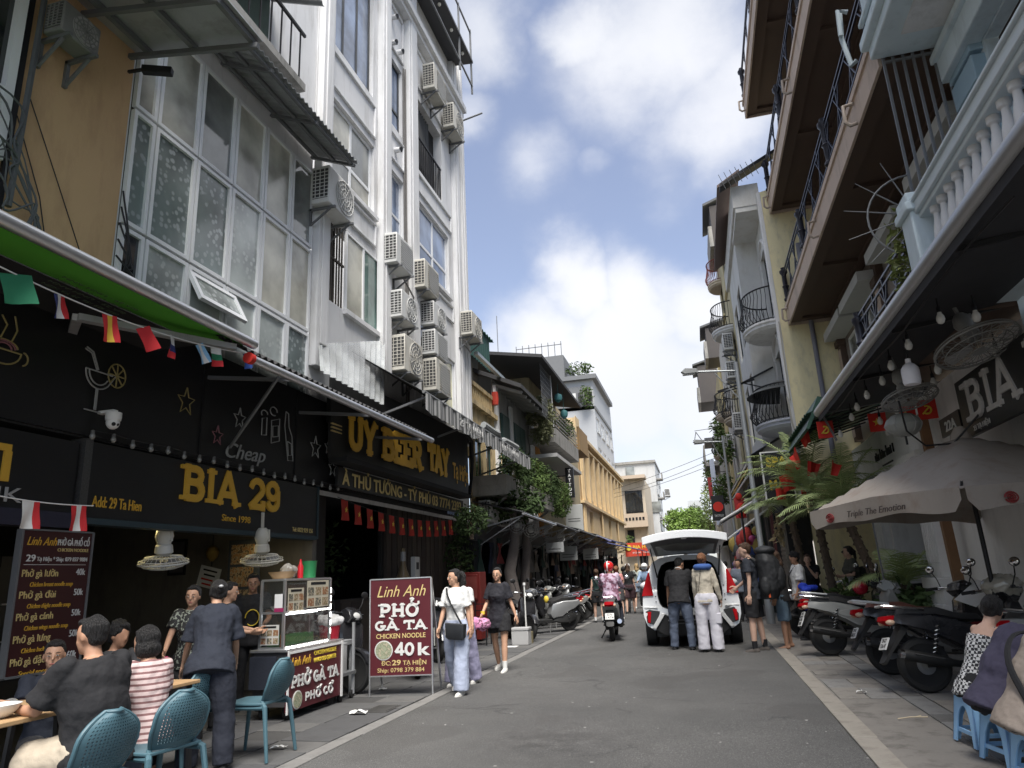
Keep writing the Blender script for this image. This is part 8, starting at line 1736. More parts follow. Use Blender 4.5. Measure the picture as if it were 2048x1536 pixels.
J=person('blonde woman in a pale vest and denim shorts walking away',-2.62,29.4,88,1.72,True,skin=2,legs=((-8,10,3),(10,4,3)),arms=((8,10,14,0),(-8,10,10,0)),top=dict(m=cl('pale_mint',(.42,.46,.42)),sleeve='none',g=.014,lo=-.04),bot=dict(m=cl('light_denim',(.20,.25,.32)),len=.36,g=.024,wide=.02,name='shorts'),shoes=sh_w,hair=('long','blonde'),vox=.018); strap(J,[(-.12,-.02,.52),(-.04,-.13,.40),(.10,-.14,.15),(.16,-.05,.02)],c_black,.014)
for i,(x,y,h,m,hr,lab) in enumerate(((-3.3,30.5,90,c_charcoal,'black','dark dressed pedestrian far up the street near the left kerb'),(-2.9,27.0,92,c_navy,'black','pedestrian in navy among the people left of the scooter rider'),(-2.3,31.5,85,cl('coral',(.50,.16,.12)),'brown','pedestrian in coral behind the blonde woman'),(-3.0,36,95,cl('mustard',(.42,.30,.06)),'black','pedestrian in mustard beside the faded blue awning'),(-1.7,44,90,c_dgreen,'black','small pedestrian in green at the far end of the street'),(1.1,23.5,240,c_white,'black','pedestrian in white behind the tall backpacker'),(.6,31,90,cl('sky_top',(.25,.36,.50)),'brown','pedestrian in sky blue among the far right shops'),(-2.4,34,90,c_pink,'brown','pedestrian in pink far up the street beside the blue awning'),(-1.9,38,-90,c_white,'black','pedestrian in white far up the middle of the street'),(.9,20.5,250,cl('greyblue',(.16,.18,.22)),'black','dark haired pedestrian behind the white car on the right'),(.75,27,90,c_pink,'black','pedestrian in red among the far right shops'))):
    person(lab,x,y,h,1.62,i%2==0,legs=((6,4,3),(-6,8,3)),top=dict(m=m),bot=dict(m=c_charcoal),shoes=sh_b,hair=('short' if i%2 else 'bun',hr),vox=.022)
# --- at the car
J=person('man in a black T-shirt and blue jeans leaning into the car boot',-.52,14.18,80,1.70,lean=20,legs=((4,4,8),(-2,4,8)),arms=((20,10,20,0),(40,16,40,-6)),head=(-30,22),top=dict(m=c_black,g=.026,sf=.85),bot=dict(m=c_jean,g=.016,wide=.008,fold=.028),shoes=sn_bw,hair=('short','black'),skin=1,build=1.1,vox=.012)
MB().tube([J['hp']((.062*math.cos(R(a)),-.03+.062*math.sin(R(a)),-.115)) for a in range(0,361,30)],.010,6).build('collar',c_white,J['t'])
J=person('woman in a cream top, white cargo trousers and a blue neck pillow',-.03,13.68,84,1.70,True,skin=2,lean=3,legs=((2,2,2),(0,2,3)),arms=((14,8,10,4),(4,14,16,6)),head=(-8,4),top=dict(m=c_cream,sleeve='long',g=.016,lo=-.06),bot=dict(m=c_palewhite,g=.02,wide=.035,fold=.016),shoes=sh_b,hair=('bun','auburn'),vox=.012)
mb=MB(); mb.tube([J['hp']((.115*math.cos(R(a)),-.03+.11*math.sin(R(a)),-.135)) for a in range(-230,51,20)],[.055]*15,12); o=mb.build('neck_pillow',cl('pillow_blue',(.05,.11,.32))); o.location=J['t'].location; o.rotation_euler=J['t'].rotation_euler; tag(o,'blue neck pillow round the neck of the woman in cream','neck pillow')
strap(J,[(-.02,-.13,.52),(-.05,-.135,.35),(-.09,-.13,.12)],c_black,.010)
MB().box(.10,.20,-.10,.08,-.42,-.24).build('cargo_pocket',c_palewhite,J['t'],bevel=.012).location=(.04,0,.9)
# --- group on the right
J=person('tall young man in a dark T-shirt and black shorts with a huge black backpack',.78,13.62,165,1.84,skin=2,legs=((4,2,5),(-3,2,5)),arms=((-4,8,10,0),(16,8,40,6)),head=(12,10),top=dict(m=cl('dark_slate',(.028,.032,.042)),g=.018),bot=dict(m=c_black,len=.50,g=.014,wide=.01,name='shorts'),shoes=sh_br,sock=c_black,hair=('short','brown'),vox=.012)
bp=thing('backpack','huge black hiking backpack worn by the tall young man','backpack',J['t'].location,J['t'].rotation_euler.z)
mb=MB(); sm=J['s']
loft(mb,[(J['U']((0,-.26,-.10)),.17,.14,I_:=Matrix.Identity(3)),(J['U']((0,-.30,.05)),.21,.19,I_),(J['U']((0,-.32,.28)),.22,.21,I_),(J['U']((0,-.30,.50)),.22,.19,I_),(J['U']((0,-.27,.60)),.18,.15,I_)],18)
mb.ell(J['U']((0,-.28,.66)),(.20,.18,.09),16,10)
for sd in (-1,1): mb.ell(J['U']((sd*.18,-.26,.10)),(.07,.09,.16),12,8)
mb.ell(J['U']((0,-.48,.22)),(.14,.07,.20),12,8)
soft(mb.build('pack',mat('pack_black',(.022,.023,.025),.6,var=.25,scale=6),bp),.013,2,tx_f,.02)
for z_ in (.08,.26,.42): MB().tube([J['U']((-.20,-.30,z_)),J['U']((-.12,-.45,z_)),J['U']((.12,-.45,z_)),J['U']((.20,-.30,z_))],.010,6,flat=.5).build('compression_strap',M_plblack,bp)
for sd in (-1,1): MB().tube([J['U']((sd*.10,-.14,.50)),J['U']((sd*.11,-.02,.575)),J['U']((sd*.115,.11,.46)),J['U']((sd*.13,.10,.22)),J['U']((sd*.16,-.06,.10))],.024,8,flat=.5).build('shoulder_strap',M_plblack,bp)
MB().obox(J['U']((-.17,-.30,-.02)),(.03,.03,.11)).build('orange_tag',mat('orange_tag',(.75,.12,.03),.5),bp)
J=person('long haired person in a black top and rolled denim shorts',1.30,14.1,172,1.68,True,skin=1,lean=2,legs=((2,2,7),(-2,2,7)),arms=((6,8,12,4),(-6,8,8,2)),head=(10,4),top=dict(m=c_black,g=.03,sf=.9),bot=dict(m=c_denim,len=.6,g=.012,wide=.012,name='shorts'),shoes=sd_b,hair=('long','brown'),vox=.012)
MB().lathe([(.030,-.012),(.030,.012)],J['wr',0]-J['fd',0]*.02,12,J['LR']).build('wristband',M_black,J['t'])
J=person('man in a white T-shirt with a blue jacket at his hip',1.80,15.55,190,1.66,skin=1,legs=((3,3,5),(-3,3,5)),arms=((10,10,12,0),(-12,22,22,0)),head=(24,12),top=dict(m=c_white,g=.034,sf=.95,lo=-.14),bot=dict(m=c_black,g=.014),shoes=sn_bw,hair=('curly','black'),vox=.012)
strap(J,[(-.10,.05,.52),(-.02,.15,.35),(.10,.14,.12),(.18,.02,-.06)],c_black,.017); strap(J,[(-.10,-.02,.53),(-.0,-.14,.35),(.12,-.13,.08),(.18,-.0,-.06)],c_black,.017)
mb=MB(); 
for k in range(6): mb.ell((.03*math.sin(k*2),.03*math.cos(k*3),-.07*k),(.10-.006*k,.09,.08),10,8)
mb.ell((.12,0,-.02),(.14,.07,.06),10,8); mb.tube([(.02,0,-.3),(.06,.02,-.45)],[.05,.03],8)
o=mb.build('jacket',mat('jacket_blue',(.02,.055,.50),.7,var=.25,scale=5)); soft(o,.013,2,tx_f,.06); o.location=(1.83,15.12,1.0); tag(o,'bright blue jacket hanging at the hip of the man in the white T-shirt','jacket')
J=person('woman in black with her hand raised to her mouth, behind the parked motorbikes',2.28,17.5,262,1.62,True,skin=2,legs=ST,arms=((38,-4,122,26),(4,8,10,0)),head=(-4,6),top=dict(m=c_black,g=.03,sf=.55),bot=dict(m=c_black,g=.02),shoes=sh_b,hair=('bun','brown'),face=True,build=1.22)
J=person('woman in a grey green T-shirt and sunglasses, hand on her hip',3.0,16.6,188,1.74,True,skin=2,legs=((2,2,6),(-2,2,6)),arms=((10,22,74,60),(-18,34,92,60)),head=(-6,2),top=dict(m=c_grey,g=.026,sf=.85),bot=dict(m=cl('brown_trousers',(.12,.10,.085)),g=.02,wide=.02),shoes=sh_b,hair=('pony','black'),face=True,build=1.06)
MB().box(-.065,.065,0,.012,-.016,.016).build('sunglasses',M_black,J['t']).matrix_local=Matrix.Translation(J['hp']((0,.094,.006)))@J['hR'].to_4x4()
bpk=MB().ell((0,0,0),(.16,.10,.22),14,10).build('backpack',mat('small_pack',(.02,.02,.022),.7)); bpk.location=wpt(J,J['U']((.02,-.22,.18))); tag(bpk,'small black backpack worn by the woman in the grey green T-shirt','backpack')
# --- seated at the right edge
person('woman in a black and white gingham top seated on a blue stool',1.99,6.78,20,1.60,True,skin=2,hip=.42,lean=26,legs=((92,96,8),(90,96,8)),arms=((44,10,50,14),(40,10,56,14)),head=(30,14),top=dict(m=c_check,tank=True,g=.020,lo=-.10),bot=dict(m=c_black,g=.02),shoes=sh_b,hair=('bun','black'),vox=.011)
person('heavy person in a dark purple T-shirt seated on a blue stool',1.98,6.22,12,1.74,skin=2,hip=.42,lean=34,legs=((92,96,10),(90,96,10)),arms=((50,12,50,14),(46,12,56,14)),head=(20,20),top=dict(m=c_purple,g=.03,sf=.9,lo=-.12),bot=dict(m=c_black,g=.024),shoes=sh_b,hair=('short','black'),vox=.012,build=1.28)
J=person('heavy person in a taupe T-shirt with a black strap, seated at the right edge',1.96,5.60,8,1.76,skin=2,hip=.42,lean=30,legs=((92,96,10),(90,96,10)),arms=((50,12,50,14),(46,12,56,14)),head=(10,20),top=dict(m=c_khaki,g=.03,sf=.9,lo=-.14),bot=dict(m=c_charcoal,g=.024),shoes=sh_b,hair=('short','brown'),vox=.012,build=1.32)
strap(J,[(-.16,.0,.55),(-.13,-.17,.42),(.0,-.21,.22),(.16,-.13,.02)],c_black,.022)
# ---------------------------------------------------------------- furniture and street objects
def chair(label,x,y,h,arms_=False):
    """teal plastic chair with a rounded perforated back; h = direction the sitter faces"""
    t=thing('chair',label,'chair',(x,y,.012),R(h-90),'teal plastic chairs')
    mb=MB(); mb.sheet(lambda u,v:((u-.5)*(.44-.03*v)*(1-.10*(2*v-1)**4),(v-.5)*.42+.0,.445-.012*math.sin(u*PI)*math.sin(v*PI)),10,8,.022); mb.build('seat',M_teal,t,bevel=.006)
    # back: rounded oval shell with rows of holes
    def bk(a,b):                                      # a across -1..1, b up 0..1
        w=.205*(1-max(0,(b-.55)/.45)**2.2*.75)*(1-.22*max(0,(.35-b)/.35)**1.5)
        return Vector((a*w,-.205-.10*b-.03*math.sin(b*PI)+.05*abs(a)**2,.47+.34*b))
    nu,nv=38,38; mb=MB(); vs=[];fs=[];idx={}
    for i in range(nu+1):
        for j in range(nv+1):
            idx[i,j]=len(vs); vs.append(bk(2*i/nu-1,j/nv))
    o=len(vs); vs+=[v+Vector((0,-.010,0)) for v in vs]
    solid={(i,j) for i in range(nu) for j in range(nv) if not (3<=i<nu-3 and 3<=j<nv-3 and i%2==0 and j%2==0)}
    for (i,j) in solid:
        a,b,c,d=idx[i,j],idx[i+1,j],idx[i+1,j+1],idx[i,j+1]; fs+=[(a,b,c,d),(o+d,o+c,o+b,o+a)]
        for (p,q,ni,nj) in ((a,b,i,j-1),(b,c,i+1,j),(c,d,i,j+1),(d,a,i-1,j)):
            if (ni,nj) not in solid: fs.append((q,p,o+p,o+q))
    mb.add(vs,fs); mb.build('backrest',M_teal,t,smooth=30)
    rim=MB(); pts=[bk(-1,b/12) for b in range(13)]+[bk(a/6,1) for a in range(-5,6)]+[bk(1,b/12) for b in range(12,-1,-1)]; rim.tube([p+Vector((0,-.005,0)) for p in pts],.013,8).build('back_rim',M_teal,t)
    for s in (-1,1):
        MB().tube([bk(s,.02)+Vector((0,0,.0)),(s*.205,-.215,.43),(s*.225,-.245,.22),(s*.24,-.275,0)],[.016,.022,.019,.015],8).build('leg',M_teal,t)
        MB().tube([(s*.185,.175,.44),(s*.20,.20,.22),(s*.212,.225,0)],[.022,.019,.014],8).build('leg',M_teal,t)
        MB().tube([(s*.195,-.20,.425),(s*.185,.17,.425)],.018,8).build('side_rail',M_teal,t)
    return t
chair('teal chair under the heavy man in the black T-shirt, nearest to the camera',-3.60,3.62,176)
chair('teal chair under the woman in the striped T-shirt',-3.68,4.36,168)
chair('empty teal chair in front of the noodle cart',-4.08,6.08,182)
chair('teal chair partly hidden behind the woman in navy',-4.5,5.62,175)
def table(label,x0,x1,y0,y1):
    t=thing('table',label,'table',((x0+x1)/2,(y0+y1)/2,.01),0,'wooden topped cafe tables'); a,b=(x1-x0)/2,(y1-y0)/2
    MB().box(-a,a,-b,b,.715,.745).build('tabletop',M_woodlt,t,bevel=.006)
    for sx in (-1,1):
        for sy in (-1,1): MB().bar((sx*(a-.06),sy*(b-.06),.715),(sx*(a-.03),sy*(b-.03),0),.032).build('leg',M_black,t)
    MB().bar((-a+.05,-b+.05,.30),(a-.05,-b+.05,.30),.02).bar((-a+.05,b-.05,.30),(a-.05,b-.05,.30),.02).build('stretcher',M_chrome,t)
    return t
table('wooden table with a white bowl on it at the left edge',-4.86,-4.12,3.10,4.10)
table('wooden table with condiments between the seated diners and the standing women',-4.86,-4.12,4.22,5.35)
bw=MB().lathe([(.04,0),(.06,.008),(.10,.04),(.118,.075),(.120,.08),(.112,.078),(.09,.045),(.05,.018),(.01,.015)],(0,0,0),28).build('bowl',mat('ceramic_white',(.70,.70,.68),.2,spec=.6)); bw.location=(-4.30,3.72,.757); tag(bw,'white noodle bowl on the wooden table at the left edge','bowl')
gb=MB()
for k in range(5): gb.ell((.05*math.sin(k*2.2),.06*math.cos(k*1.9),.03),(.045,.04,.03),8,6)
o=gb.build('glass_dishes',glass('dish_glass',(.22,.22,.22),.1)); o.location=(-4.62,4.02,.757); tag(o,'heap of crumpled clear wrapping on the table before the man in navy','wrapping')
for i,(x,y,h,r,c,n,lab) in enumerate(((-4.28,5.12,.20,.03,(.50,.05,.16),'sauce_bottle','pink sauce bottle on the condiment table'),(-4.40,5.18,.16,.035,(.30,.30,.29),'glass_jar','clear glass jar on the condiment table beside the sauce bottle'),(-4.34,4.95,.10,.045,(.12,.07,.04),'chilli_jar','low dark chilli jar on the condiment table'))):
    b_=MB().lathe([(r,0),(r,h*.6),(r*.5,h*.75),(r*.4,h)],(x,y,.757),14).build(n,mat(n,c,.25)); tag(b_,lab,'jar')
cd=MB().box(-4.7,-4.45,4.6,4.9,.757,.87).build('condiment_caddy',M_black,bevel=.01); tag(cd,'black condiment caddy on the second wooden table','caddy')
# noodle cart
ct=thing('food_cart','noodle cart with a glass display case, LED strips and a maroon PHỞ GÀ TA front','cart',(0,0,0))
MB().box(-5.12,-4.70,7.55,8.80,.16,.74).build('cabinet',mat('cart_steel',(.11,.11,.115),.4,.6,var=.2),ct)
MB().box(-5.16,-4.68,7.52,8.86,.74,.77).build('counter',M_alu,ct,bevel=.004)
MB().box(-4.70,-4.675,7.55,8.80,.10,.735).build('front_panel',M_maroon,ct)
MB().box(-4.672,-4.660,8.78,8.82,.08,.75).box(-4.672,-4.660,7.53,7.56,.08,.75).box(-4.672,-4.662,7.56,8.78,.715,.74).build('panel_trim',M_white,ct)
XC=-4.672
text('Linh Anh',ct,M_gold,(XC,7.82,.575),(0,1,0),(0,0,1),.10,.42,shear=.35)
text('CHICKEN NOODLE',ct,M_yel,(XC,8.38,.645),(0,1,0),(0,0,1),.05,.54,bold=.002); text('HANOI OLD QUARTER',ct,M_yel,(XC,8.38,.565),(0,1,0),(0,0,1),.05,.54,bold=.002)
slab('PHO GA TA',ct,M_offw,(XC,7.62,.345),(0,1,0),(0,0,1),.125,1.10,t=.22,ext=.006,marks=((2,'hook+horn'),(5,'grave')))
slab('PHO CO',ct,M_offw,(XC,7.92,.165),(0,1,0),(0,0,1),.09,.66,t=.22,ext=.006,serif=False,marks=((2,'circ+acute'),(5,'circ+hook')))
dm=blotch('noodle_print',(.30,.32,.22),(.20,.22,.14),(.40,.36,.26),30)
MB().lathe([(.10,0),(.10,.006)],(XC-.002,7.76,.205),24,rotm('Y',90)).build('dish_print_rim',M_offw,ct); MB().lathe([(.088,0),(.088,.004)],(XC+.005,7.76,.205),24,rotm('Y',90)).build('dish_print',dm,ct)
# glass case on top
fr=MB(); x0,x1,y0,y1,z0,z1=-5.06,-4.76,7.56,8.62,.77,1.54
for x in (x0,x1):
    for y in (y0,y1): fr.box(x-.014,x+.014,y-.014,y+.014,z0,z1)
for z in (z0+.012,1.17,z1): fr.box(x0,x1,y0-.012,y0+.012,z-.012,z+.012).box(x0,x1,y1-.012,y1+.012,z-.012,z+.012).box(x0-.012,x0+.012,y0,y1,z-.0115,z+.0115).box(x1-.012,x1+.012,y0,y1,z-.0115,z+.0115)
fr.build('case_frame',M_alu,ct)
gl_=glass('case_glass',(.06,.065,.065),.04,alpha=.28,spec=1.0)
for (a,b,c,d) in ((x1,x1+.004,y0,y1),(x0,x1,y0-.004,y0)): MB().box(a,b,c,d,z0+.02,z1-.02).build('case_glass',gl_,ct,smooth=0)
MB().box(x0,x1,y0,y1,1.165,1.172).box(x0,x1,y0,y1,z1,z1+.012).build('case_shelf',M_alu,ct)
for k in range(8):
    MB().box(x1+.006,x1+.02,y0+.10+.125*k,y0+.18+.125*k,1.155,1.17).build('led_lamp',emit('led_white',(1,.97,.9),2.0),ct,smooth=0)
    MB().box(x1+.006,x1+.02,y0+.05+.125*k,y0+.12+.125*k,.775,.79).build('led_lamp',MATS['led_white'],ct,smooth=0)
for k in range(6): MB().box(x1+.006,x1+.016,y1-.01,y1+.01,.86+.10*k,.92+.10*k).build('led_lamp',MATS['led_white'],ct,smooth=0)
MB().box(x1-.02,x1-.005,y0+.05,y1-.3,1.142,1.152).build('light_tube',emit('tube_white',(.9,.95,1),3),ct)
pm_=[mat('menu_card',(.50,.46,.36),.6,var=.08),mat('menu_card_white',(.60,.59,.55),.6,var=.06)]
def card(p,right,w,h,cols,rows,m,photo=True):
    r=Vector(right).normalized(); u=Vector((0,0,1)); n=r.cross(u); p=Vector(p); mm=Matrix((r,u,n)).transposed().to_4x4(); mm.translation=p
    c_=MB().box(-w/2,w/2,-h/2,h/2,0,.004).build('menu_card',m,ct); c_.matrix_local=mm
    for i in range(cols):
        for j in range(rows):
            MB().box(-w/2+w*(i+.1)/cols,-w/2+w*(i+.9)/cols,-h/2+h*.80*(j+.12)/rows,-h/2+h*.80*(j+.86)/rows,.004,.006).build('dish_photo',blotch('cart_photo_%d'%((i+j)%3),((.24,.10,.05),(.09,.09,.07),(.20,.17,.08))[(i+j)%3],((.34,.2,.1),(.2,.18,.14),(.3,.2,.14))[(i+j)%3],(.4,.34,.24),40) if 'cart_photo_%d'%((i+j)%3) not in MATS else MATS['cart_photo_%d'%((i+j)%3)],c_,smooth=0)
    MB().box(-w*.35,w*.35,h*.34,h*.44,.004,.006).build('heading',M_black,c_)
card((x1+.008,7.79,1.31),(0,1,0),.34,.26,3,2,pm_[0]); card((x1+.008,8.30,1.36),(0,1,0),.52,.32,3,2,pm_[0])
card((-4.93,y0-.008,.93),(1,0,0),.24,.22,3,2,pm_[1])
pc_=MB().box(-4.88,-4.76,y0-.014,y0-.006,1.18,1.38).build('payment_card',M_white,ct); MB().box(-4.88,-4.76,y0-.016,y0-.014,1.18,1.225).build('card_band',mat('magenta_band',(.30,.02,.10),.6),pc_)
MB().box(x1-.3,x1-.1,7.7,8.4,.79,.90).build('herb_tray',mat('herb_green',(.05,.22,.05),.6,var=.4,scale=20),ct); MB().lathe([(.03,0),(.03,.13),(.012,.17),(.012,.2)],(-4.83,7.66,.78),10).build('sauce_bottle',mat('sauce_orange',(.45,.16,.05),.3),ct)
MB().lathe([(.05,0),(.09,.03),(.11,.065),(.10,.06)],(-4.92,7.72,1.175),18).build('bowl',MATS['ceramic_white'],ct)
for (x,y) in ((-4.76,7.70),(-4.76,8.66),(-5.06,7.70),(-5.06,8.66)): 
    w=MB().lathe([(.045,-.018),(.078,-.02),(.082,0),(.078,.02),(.045,.018)],(x,y,.085),18,rotm('Y',90)).build('castor',M_rubber,ct); MB().lathe([(.045,-.012),(.045,.012)],(x,y,.085),12,rotm('Y',90)).bar((x,y,.08),(x,y,.17),.03).build('fork',M_galv,w)
MB().box(-5.14,-4.80,7.50,7.52,.35,.70).build('hanging_cloth',c_navy,ct)
# things standing on the cart
bk_=MB().lathe([(.11,0),(.16,.07),(.165,.08),(.15,.075),(.10,.015)],(-4.92,7.75,1.555),20).build('basket',M_woodlt); tag(bk_,'shallow wooden basket on top of the noodle cart','basket')
b_=MB().lathe([(.035,0),(.035,.14),(.02,.17),(.008,.23)],(-4.86,8.05,1.555),14).build('ketchup_bottle',mat('ketchup_red',(.55,.02,.03),.35)); tag(b_,'red ketchup bottle on top of the noodle cart','bottle')
b_=MB().lathe([(.085,0),(.10,.20),(.104,.21)],(-4.90,8.32,1.555),18).build('green_tub',mat('tub_green',(.03,.22,.08),.4)); tag(b_,'green plastic tub on top of the noodle cart','tub')
mb=MB(); mb.ell((-4.95,7.92,1.65),(.10,.10,.09),10,8); o=mb.build('plastic_bag',glass('bag_clear',(.4,.38,.34),.2,alpha=.6)); soft(o,.014,1,tx_f,.08); tag(o,'clear plastic bag lying in the wooden basket','bag')
b_=thing('bucket','red bucket covered by a white plastic bag behind the noodle cart','bucket',(-5.05,9.15,.72)); MB().lathe([(.12,0),(.15,.22)],n=18).build('pail',mat('bucket_red',(.45,.02,.04),.4),b_); soft(MB().ell((0,0,.26),(.19,.18,.09),12,8).build('bag',mat('bag_white',(.55,.55,.55),.5),b_),.014,1,tx_f,.08); MB().box(-.25,.25,-.2,.25,-.06,0).build('tray',M_galv,b_)
for sx in (-.22,.22): MB().bar((sx,-.15,-.06),(sx,-.15,-.71),.03).bar((sx,.2,-.06),(sx,.2,-.71),.03).build('leg',M_galv,b_)
cn=MB().lathe([(.09,0),(.09,.34),(.095,.345),(.095,.36)],(-4.81,9.02,.34),20).build('steel_canister',M_galv); tag(cn,'steel canister on the trolley beside the noodle cart','canister')
tr=thing('trolley','grey push trolley between the noodle cart and the sandwich board','trolley',(-4.86,9.02,0)); MB().box(-.18,.18,-.2,.2,.30,.34).build('deck',M_steel,tr)
for sx in (-.15,.15): MB().bar((sx,.18,.05),(sx,.18,.95),.03).bar((sx,-.18,.08),(sx,-.18,.30),.03).build('frame',M_galv,tr)
for sx in (-.14,.14):
    for sy in (-.16,.16): MB().lathe([(.05,-.015),(.05,.015)],(sx,sy,.05),12,rotm('Y',90)).build('castor',M_rubber,tr)
# sandwich board
sb=thing('sandwich_board','maroon A-board with Linh Anh, PHỞ GÀ TA and 40k in yellow and white','sign',(-4.05,9.28,0),R(8))
MB().box(-.42,.42,-.012,.012,.26,1.49).build('panel',M_maroon,sb)
MB().box(-.435,-.42,-.02,.02,0,1.50).box(.42,.435,-.02,.02,0,1.50).box(-.42,.42,-.018,.018,1.49,1.505).box(-.42,.42,-.018,.018,.245,.26).build('frame',M_alu,sb)
MB().bar((-.42,.03,1.48),(-.42,.55,0),.025).bar((.42,.03,1.48),(.42,.55,0),.025).bar((-.42,.35,.55),(.42,.35,.55),.02).build('rear_leg',M_alu,sb)
YB=-.0125; rx=(1,0,0); uz=(0,0,1)
text('Linh Anh',sb,M_goldem,(0,YB,1.26),rx,(.0,0,1),.155,.68,shear=.35,bold=-.001)
slab('PHO',sb,M_offw,(-.30,YB,1.0),rx,uz,.165,.56,t=.25,ext=.006,marks=((2,'hook+horn'),))
slab('GA TA',sb,M_offw,(-.36,YB,.83),rx,uz,.115,.72,t=.26,ext=.006,marks=((1,'grave'),))
text('CHICKEN NOODLE',sb,M_goldem,(0,YB,.725),rx,uz,.062,.68,bold=.003)
slab('40',sb,M_offw,(-.08,YB,.505),rx,uz,.155,.27,t=.22,ext=.006,serif=False); text('k',sb,M_offw,(.30,YB,.505),rx,uz,.155,.17,bold=.008)
MB().lathe([(.125,0),(.125,.005)],(-.235,YB,.575),28,rotm('X',90)).build('dish_print_rim',M_offw,sb); MB().lathe([(.112,0),(.112,.004)],(-.235,YB-.005,.575),28,rotm('X',90)).build('dish_print',dm,sb)
text('ĐC:',sb,M_goldem,(-.20,YB,.385),rx,uz,.055,.13,bold=.002); text('29',sb,M_goldem,(-.06,YB,.385),rx,uz,.066,.12,bold=.006); text('TẠ HIỆN',sb,M_goldem,(.19,YB,.385),rx,uz,.055,.32,bold=.002)
text('Ship: 0798 379 884',sb,M_goldem,(0,YB,.298),rx,uz,.055,.64)
# styrofoam box and broom on the left pavement
bx=thing('styrofoam_box','grey styrofoam box on the left pavement with a broom handle behind it','box',(-4.03,15.75,.01)); MB().box(-.19,.19,-.15,.15,0,.30).build('box',mat('styro',(.36,.36,.36),.85,var=.1),bx,bevel=.015); MB().box(-.20,.20,-.16,.16,.30,.36).build('lid',MATS['styro'],bx,bevel=.012)
br_=thing('broom','pale broom standing upright behind the styrofoam box','broom',(-3.98,16.02,.01)); MB().tube([(0,0,.25),(0,.0,1.28)],.016,8).build('handle',M_offw,br_); MB().box(-.14,.14,-.05,.05,0,.25).build('bristles',mat('broom_straw',(.2,.17,.1),.9),br_); MB().tube([(0,0,1.24),(0,0,1.30)],.03,10).build('cap',M_white,br_)
tag(MB().box(-4.28,-4.02,15.2,15.45,.012,.02).build('white_board',M_white),'flat white board lying beside the styrofoam box','board')
sc=thing('metal_chair','dark metal chair frame beside the red cabinet','chair',(-5.0,15.9,0)); MB().box(-.2,.2,-.2,.2,.43,.46).build('seat',M_black,sc); 
for sx in (-.18,.18):
    MB().bar((sx,-.18,0),(sx,-.18,.43),.025).bar((sx,.18,0),(sx,.18,.95),.025).build('leg',M_black,sc)
for k in range(3): MB().bar((-.18,.18,.6+.14*k),(.18,.18,.6+.14*k),.02).build('slat',M_black,sc)
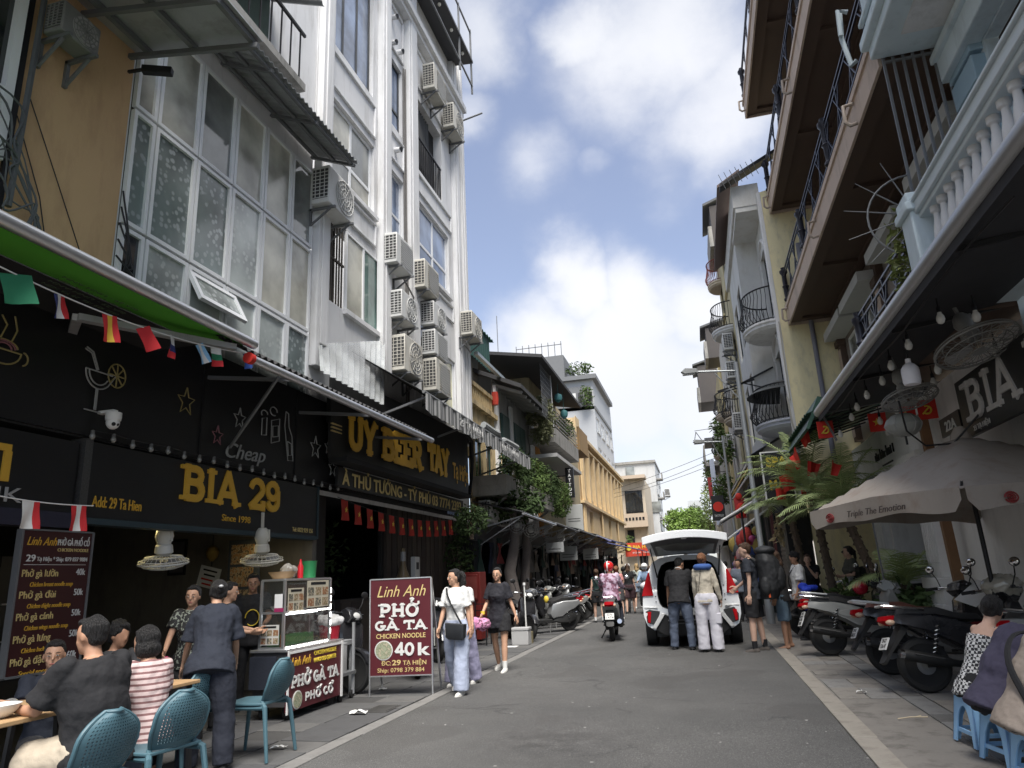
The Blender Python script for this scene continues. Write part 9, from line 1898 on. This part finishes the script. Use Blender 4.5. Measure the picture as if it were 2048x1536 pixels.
# blue stools on the right
def stool(label,x,y,rz):
    t=thing('stool',label,'stool',(x,y,.012),R(rz),'light blue plastic stools'); a,b,h=.15,.19,.40
    MB().sheet(lambda u,v:((u*2-1)*a*.86,(v*2-1)*a*.86,h-.012+.006*math.sin(u*PI)*math.sin(v*PI)),6,6,.014).build('seat',M_bluest,t,bevel=.008)
    for k in range(4):
        m_=rotm('Z',90*k); mb=MB(); n=14
        # side panel with an arched cut-out
        def P(u,z): w=a*.88+(b-a*.88)*(1-z/h); return m_@Vector((u*w,-w,z))
        outer=[]; vs=[];fs=[]
        us=[-1+2*i/n for i in range(n+1)]
        for u in us:
            q=abs(u)/.70; zl=0 if q>=1 else .05+ (h-.12-.05)*math.sqrt(max(0,1-q*q)) if q<1 else 0
            zl=0 if q>=1 else max(zl,.10)
            vs+=[P(u,zl),P(u,h)]
        o=len(vs); nn=m_@Vector((0,.012,0)); vs+=[v+nn for v in vs]
        for i in range(n): fs+=[(2*i,2*i+2,2*i+3,2*i+1),(o+2*i+1,o+2*i+3,o+2*i+2,o+2*i),(2*i,o+2*i,o+2*i+2,2*i+2)]
        fs+=[(0,1,o+1,o),(2*n,o+2*n,o+2*n+1,2*n+1)]
        mb.add(vs,fs); mb.build('leg_panel',M_bluest,t,smooth=25)
        MB().bar(m_@Vector((-b*.86,-b*.86+.004,.09)),m_@Vector((b*.86,-b*.86+.004,.09)),.016,.03).build('stretcher',M_bluest,t)
    return t
stool('light blue plastic stool under the woman in gingham, farthest from the camera',2.02,6.80,8)
stool('light blue plastic stool under the person in dark purple, middle one of three',2.03,6.24,12)
stool('light blue plastic stool under the person in taupe, nearest to the camera',2.0,5.62,8)
tb=thing('low_table','low metal table in front of the people on blue stools','table',(3.0,6.3,.01)); MB().box(-.35,.35,-.55,.55,.50,.53).build('tabletop',M_galv,tb)
for sx in (-.3,.3):
    for sy in (-.5,.5): MB().bar((sx,sy,0),(sx,sy,.5),.03).build('leg',M_black,tb)
# black wooden chair backs at the right edge
for i,(x,y,lab) in enumerate(((3.35,8.75,'black slatted wooden chair under the parasol near the right edge'),(3.75,9.6,'black slatted wooden chair behind the nearest motorbike'))):
    t=thing('wooden_chair',lab,'chair',(x,y,.01),R(15)); MB().box(-.22,.22,-.22,.22,.44,.48).build('seat',M_black,t,bevel=.006)
    for sx in (-.2,.2): MB().bar((sx,-.2,0),(sx,-.2,1.12),.04).bar((sx,.2,0),(sx,.2,.44),.04).build('leg',M_black,t)
    MB().box(-.22,.22,-.22,-.18,1.05,1.13).build('top_rail',M_black,t)
    for k in range(5): MB().box(-.15+.07*k,-.12+.07*k,-.21,-.19,.5,1.05).build('slat',M_black,t)
hm=MB().ell((0,0,0),(.13,.14,.12),16,10).build('helmet',mat('helmet_crimson',(.50,.01,.04),.25,coat=.6)); hm.location=(2.62,14.0,.98); tag(hm,'crimson helmet resting on the seat of the dark motorbike','helmet')
pp=MB(); pp.box(-.22,.22,-.14,.14,0,.012); o=pp.build('paper_sheet',M_white); o.location=(3.25,10.3,.98); o.rotation_euler=(R(20),R(-30),R(25)); tag(o,'white sheet of card stuck on the brown seated motorbike','card')
yb_=MB().ell((0,0,0),(.07,.05,.10),12,8).build('yellow_bag',M_yel); yb_.location=(-4.32,19.85,.80); tag(yb_,'small yellow bag hanging on the silver scooter','bag')
fit_text()
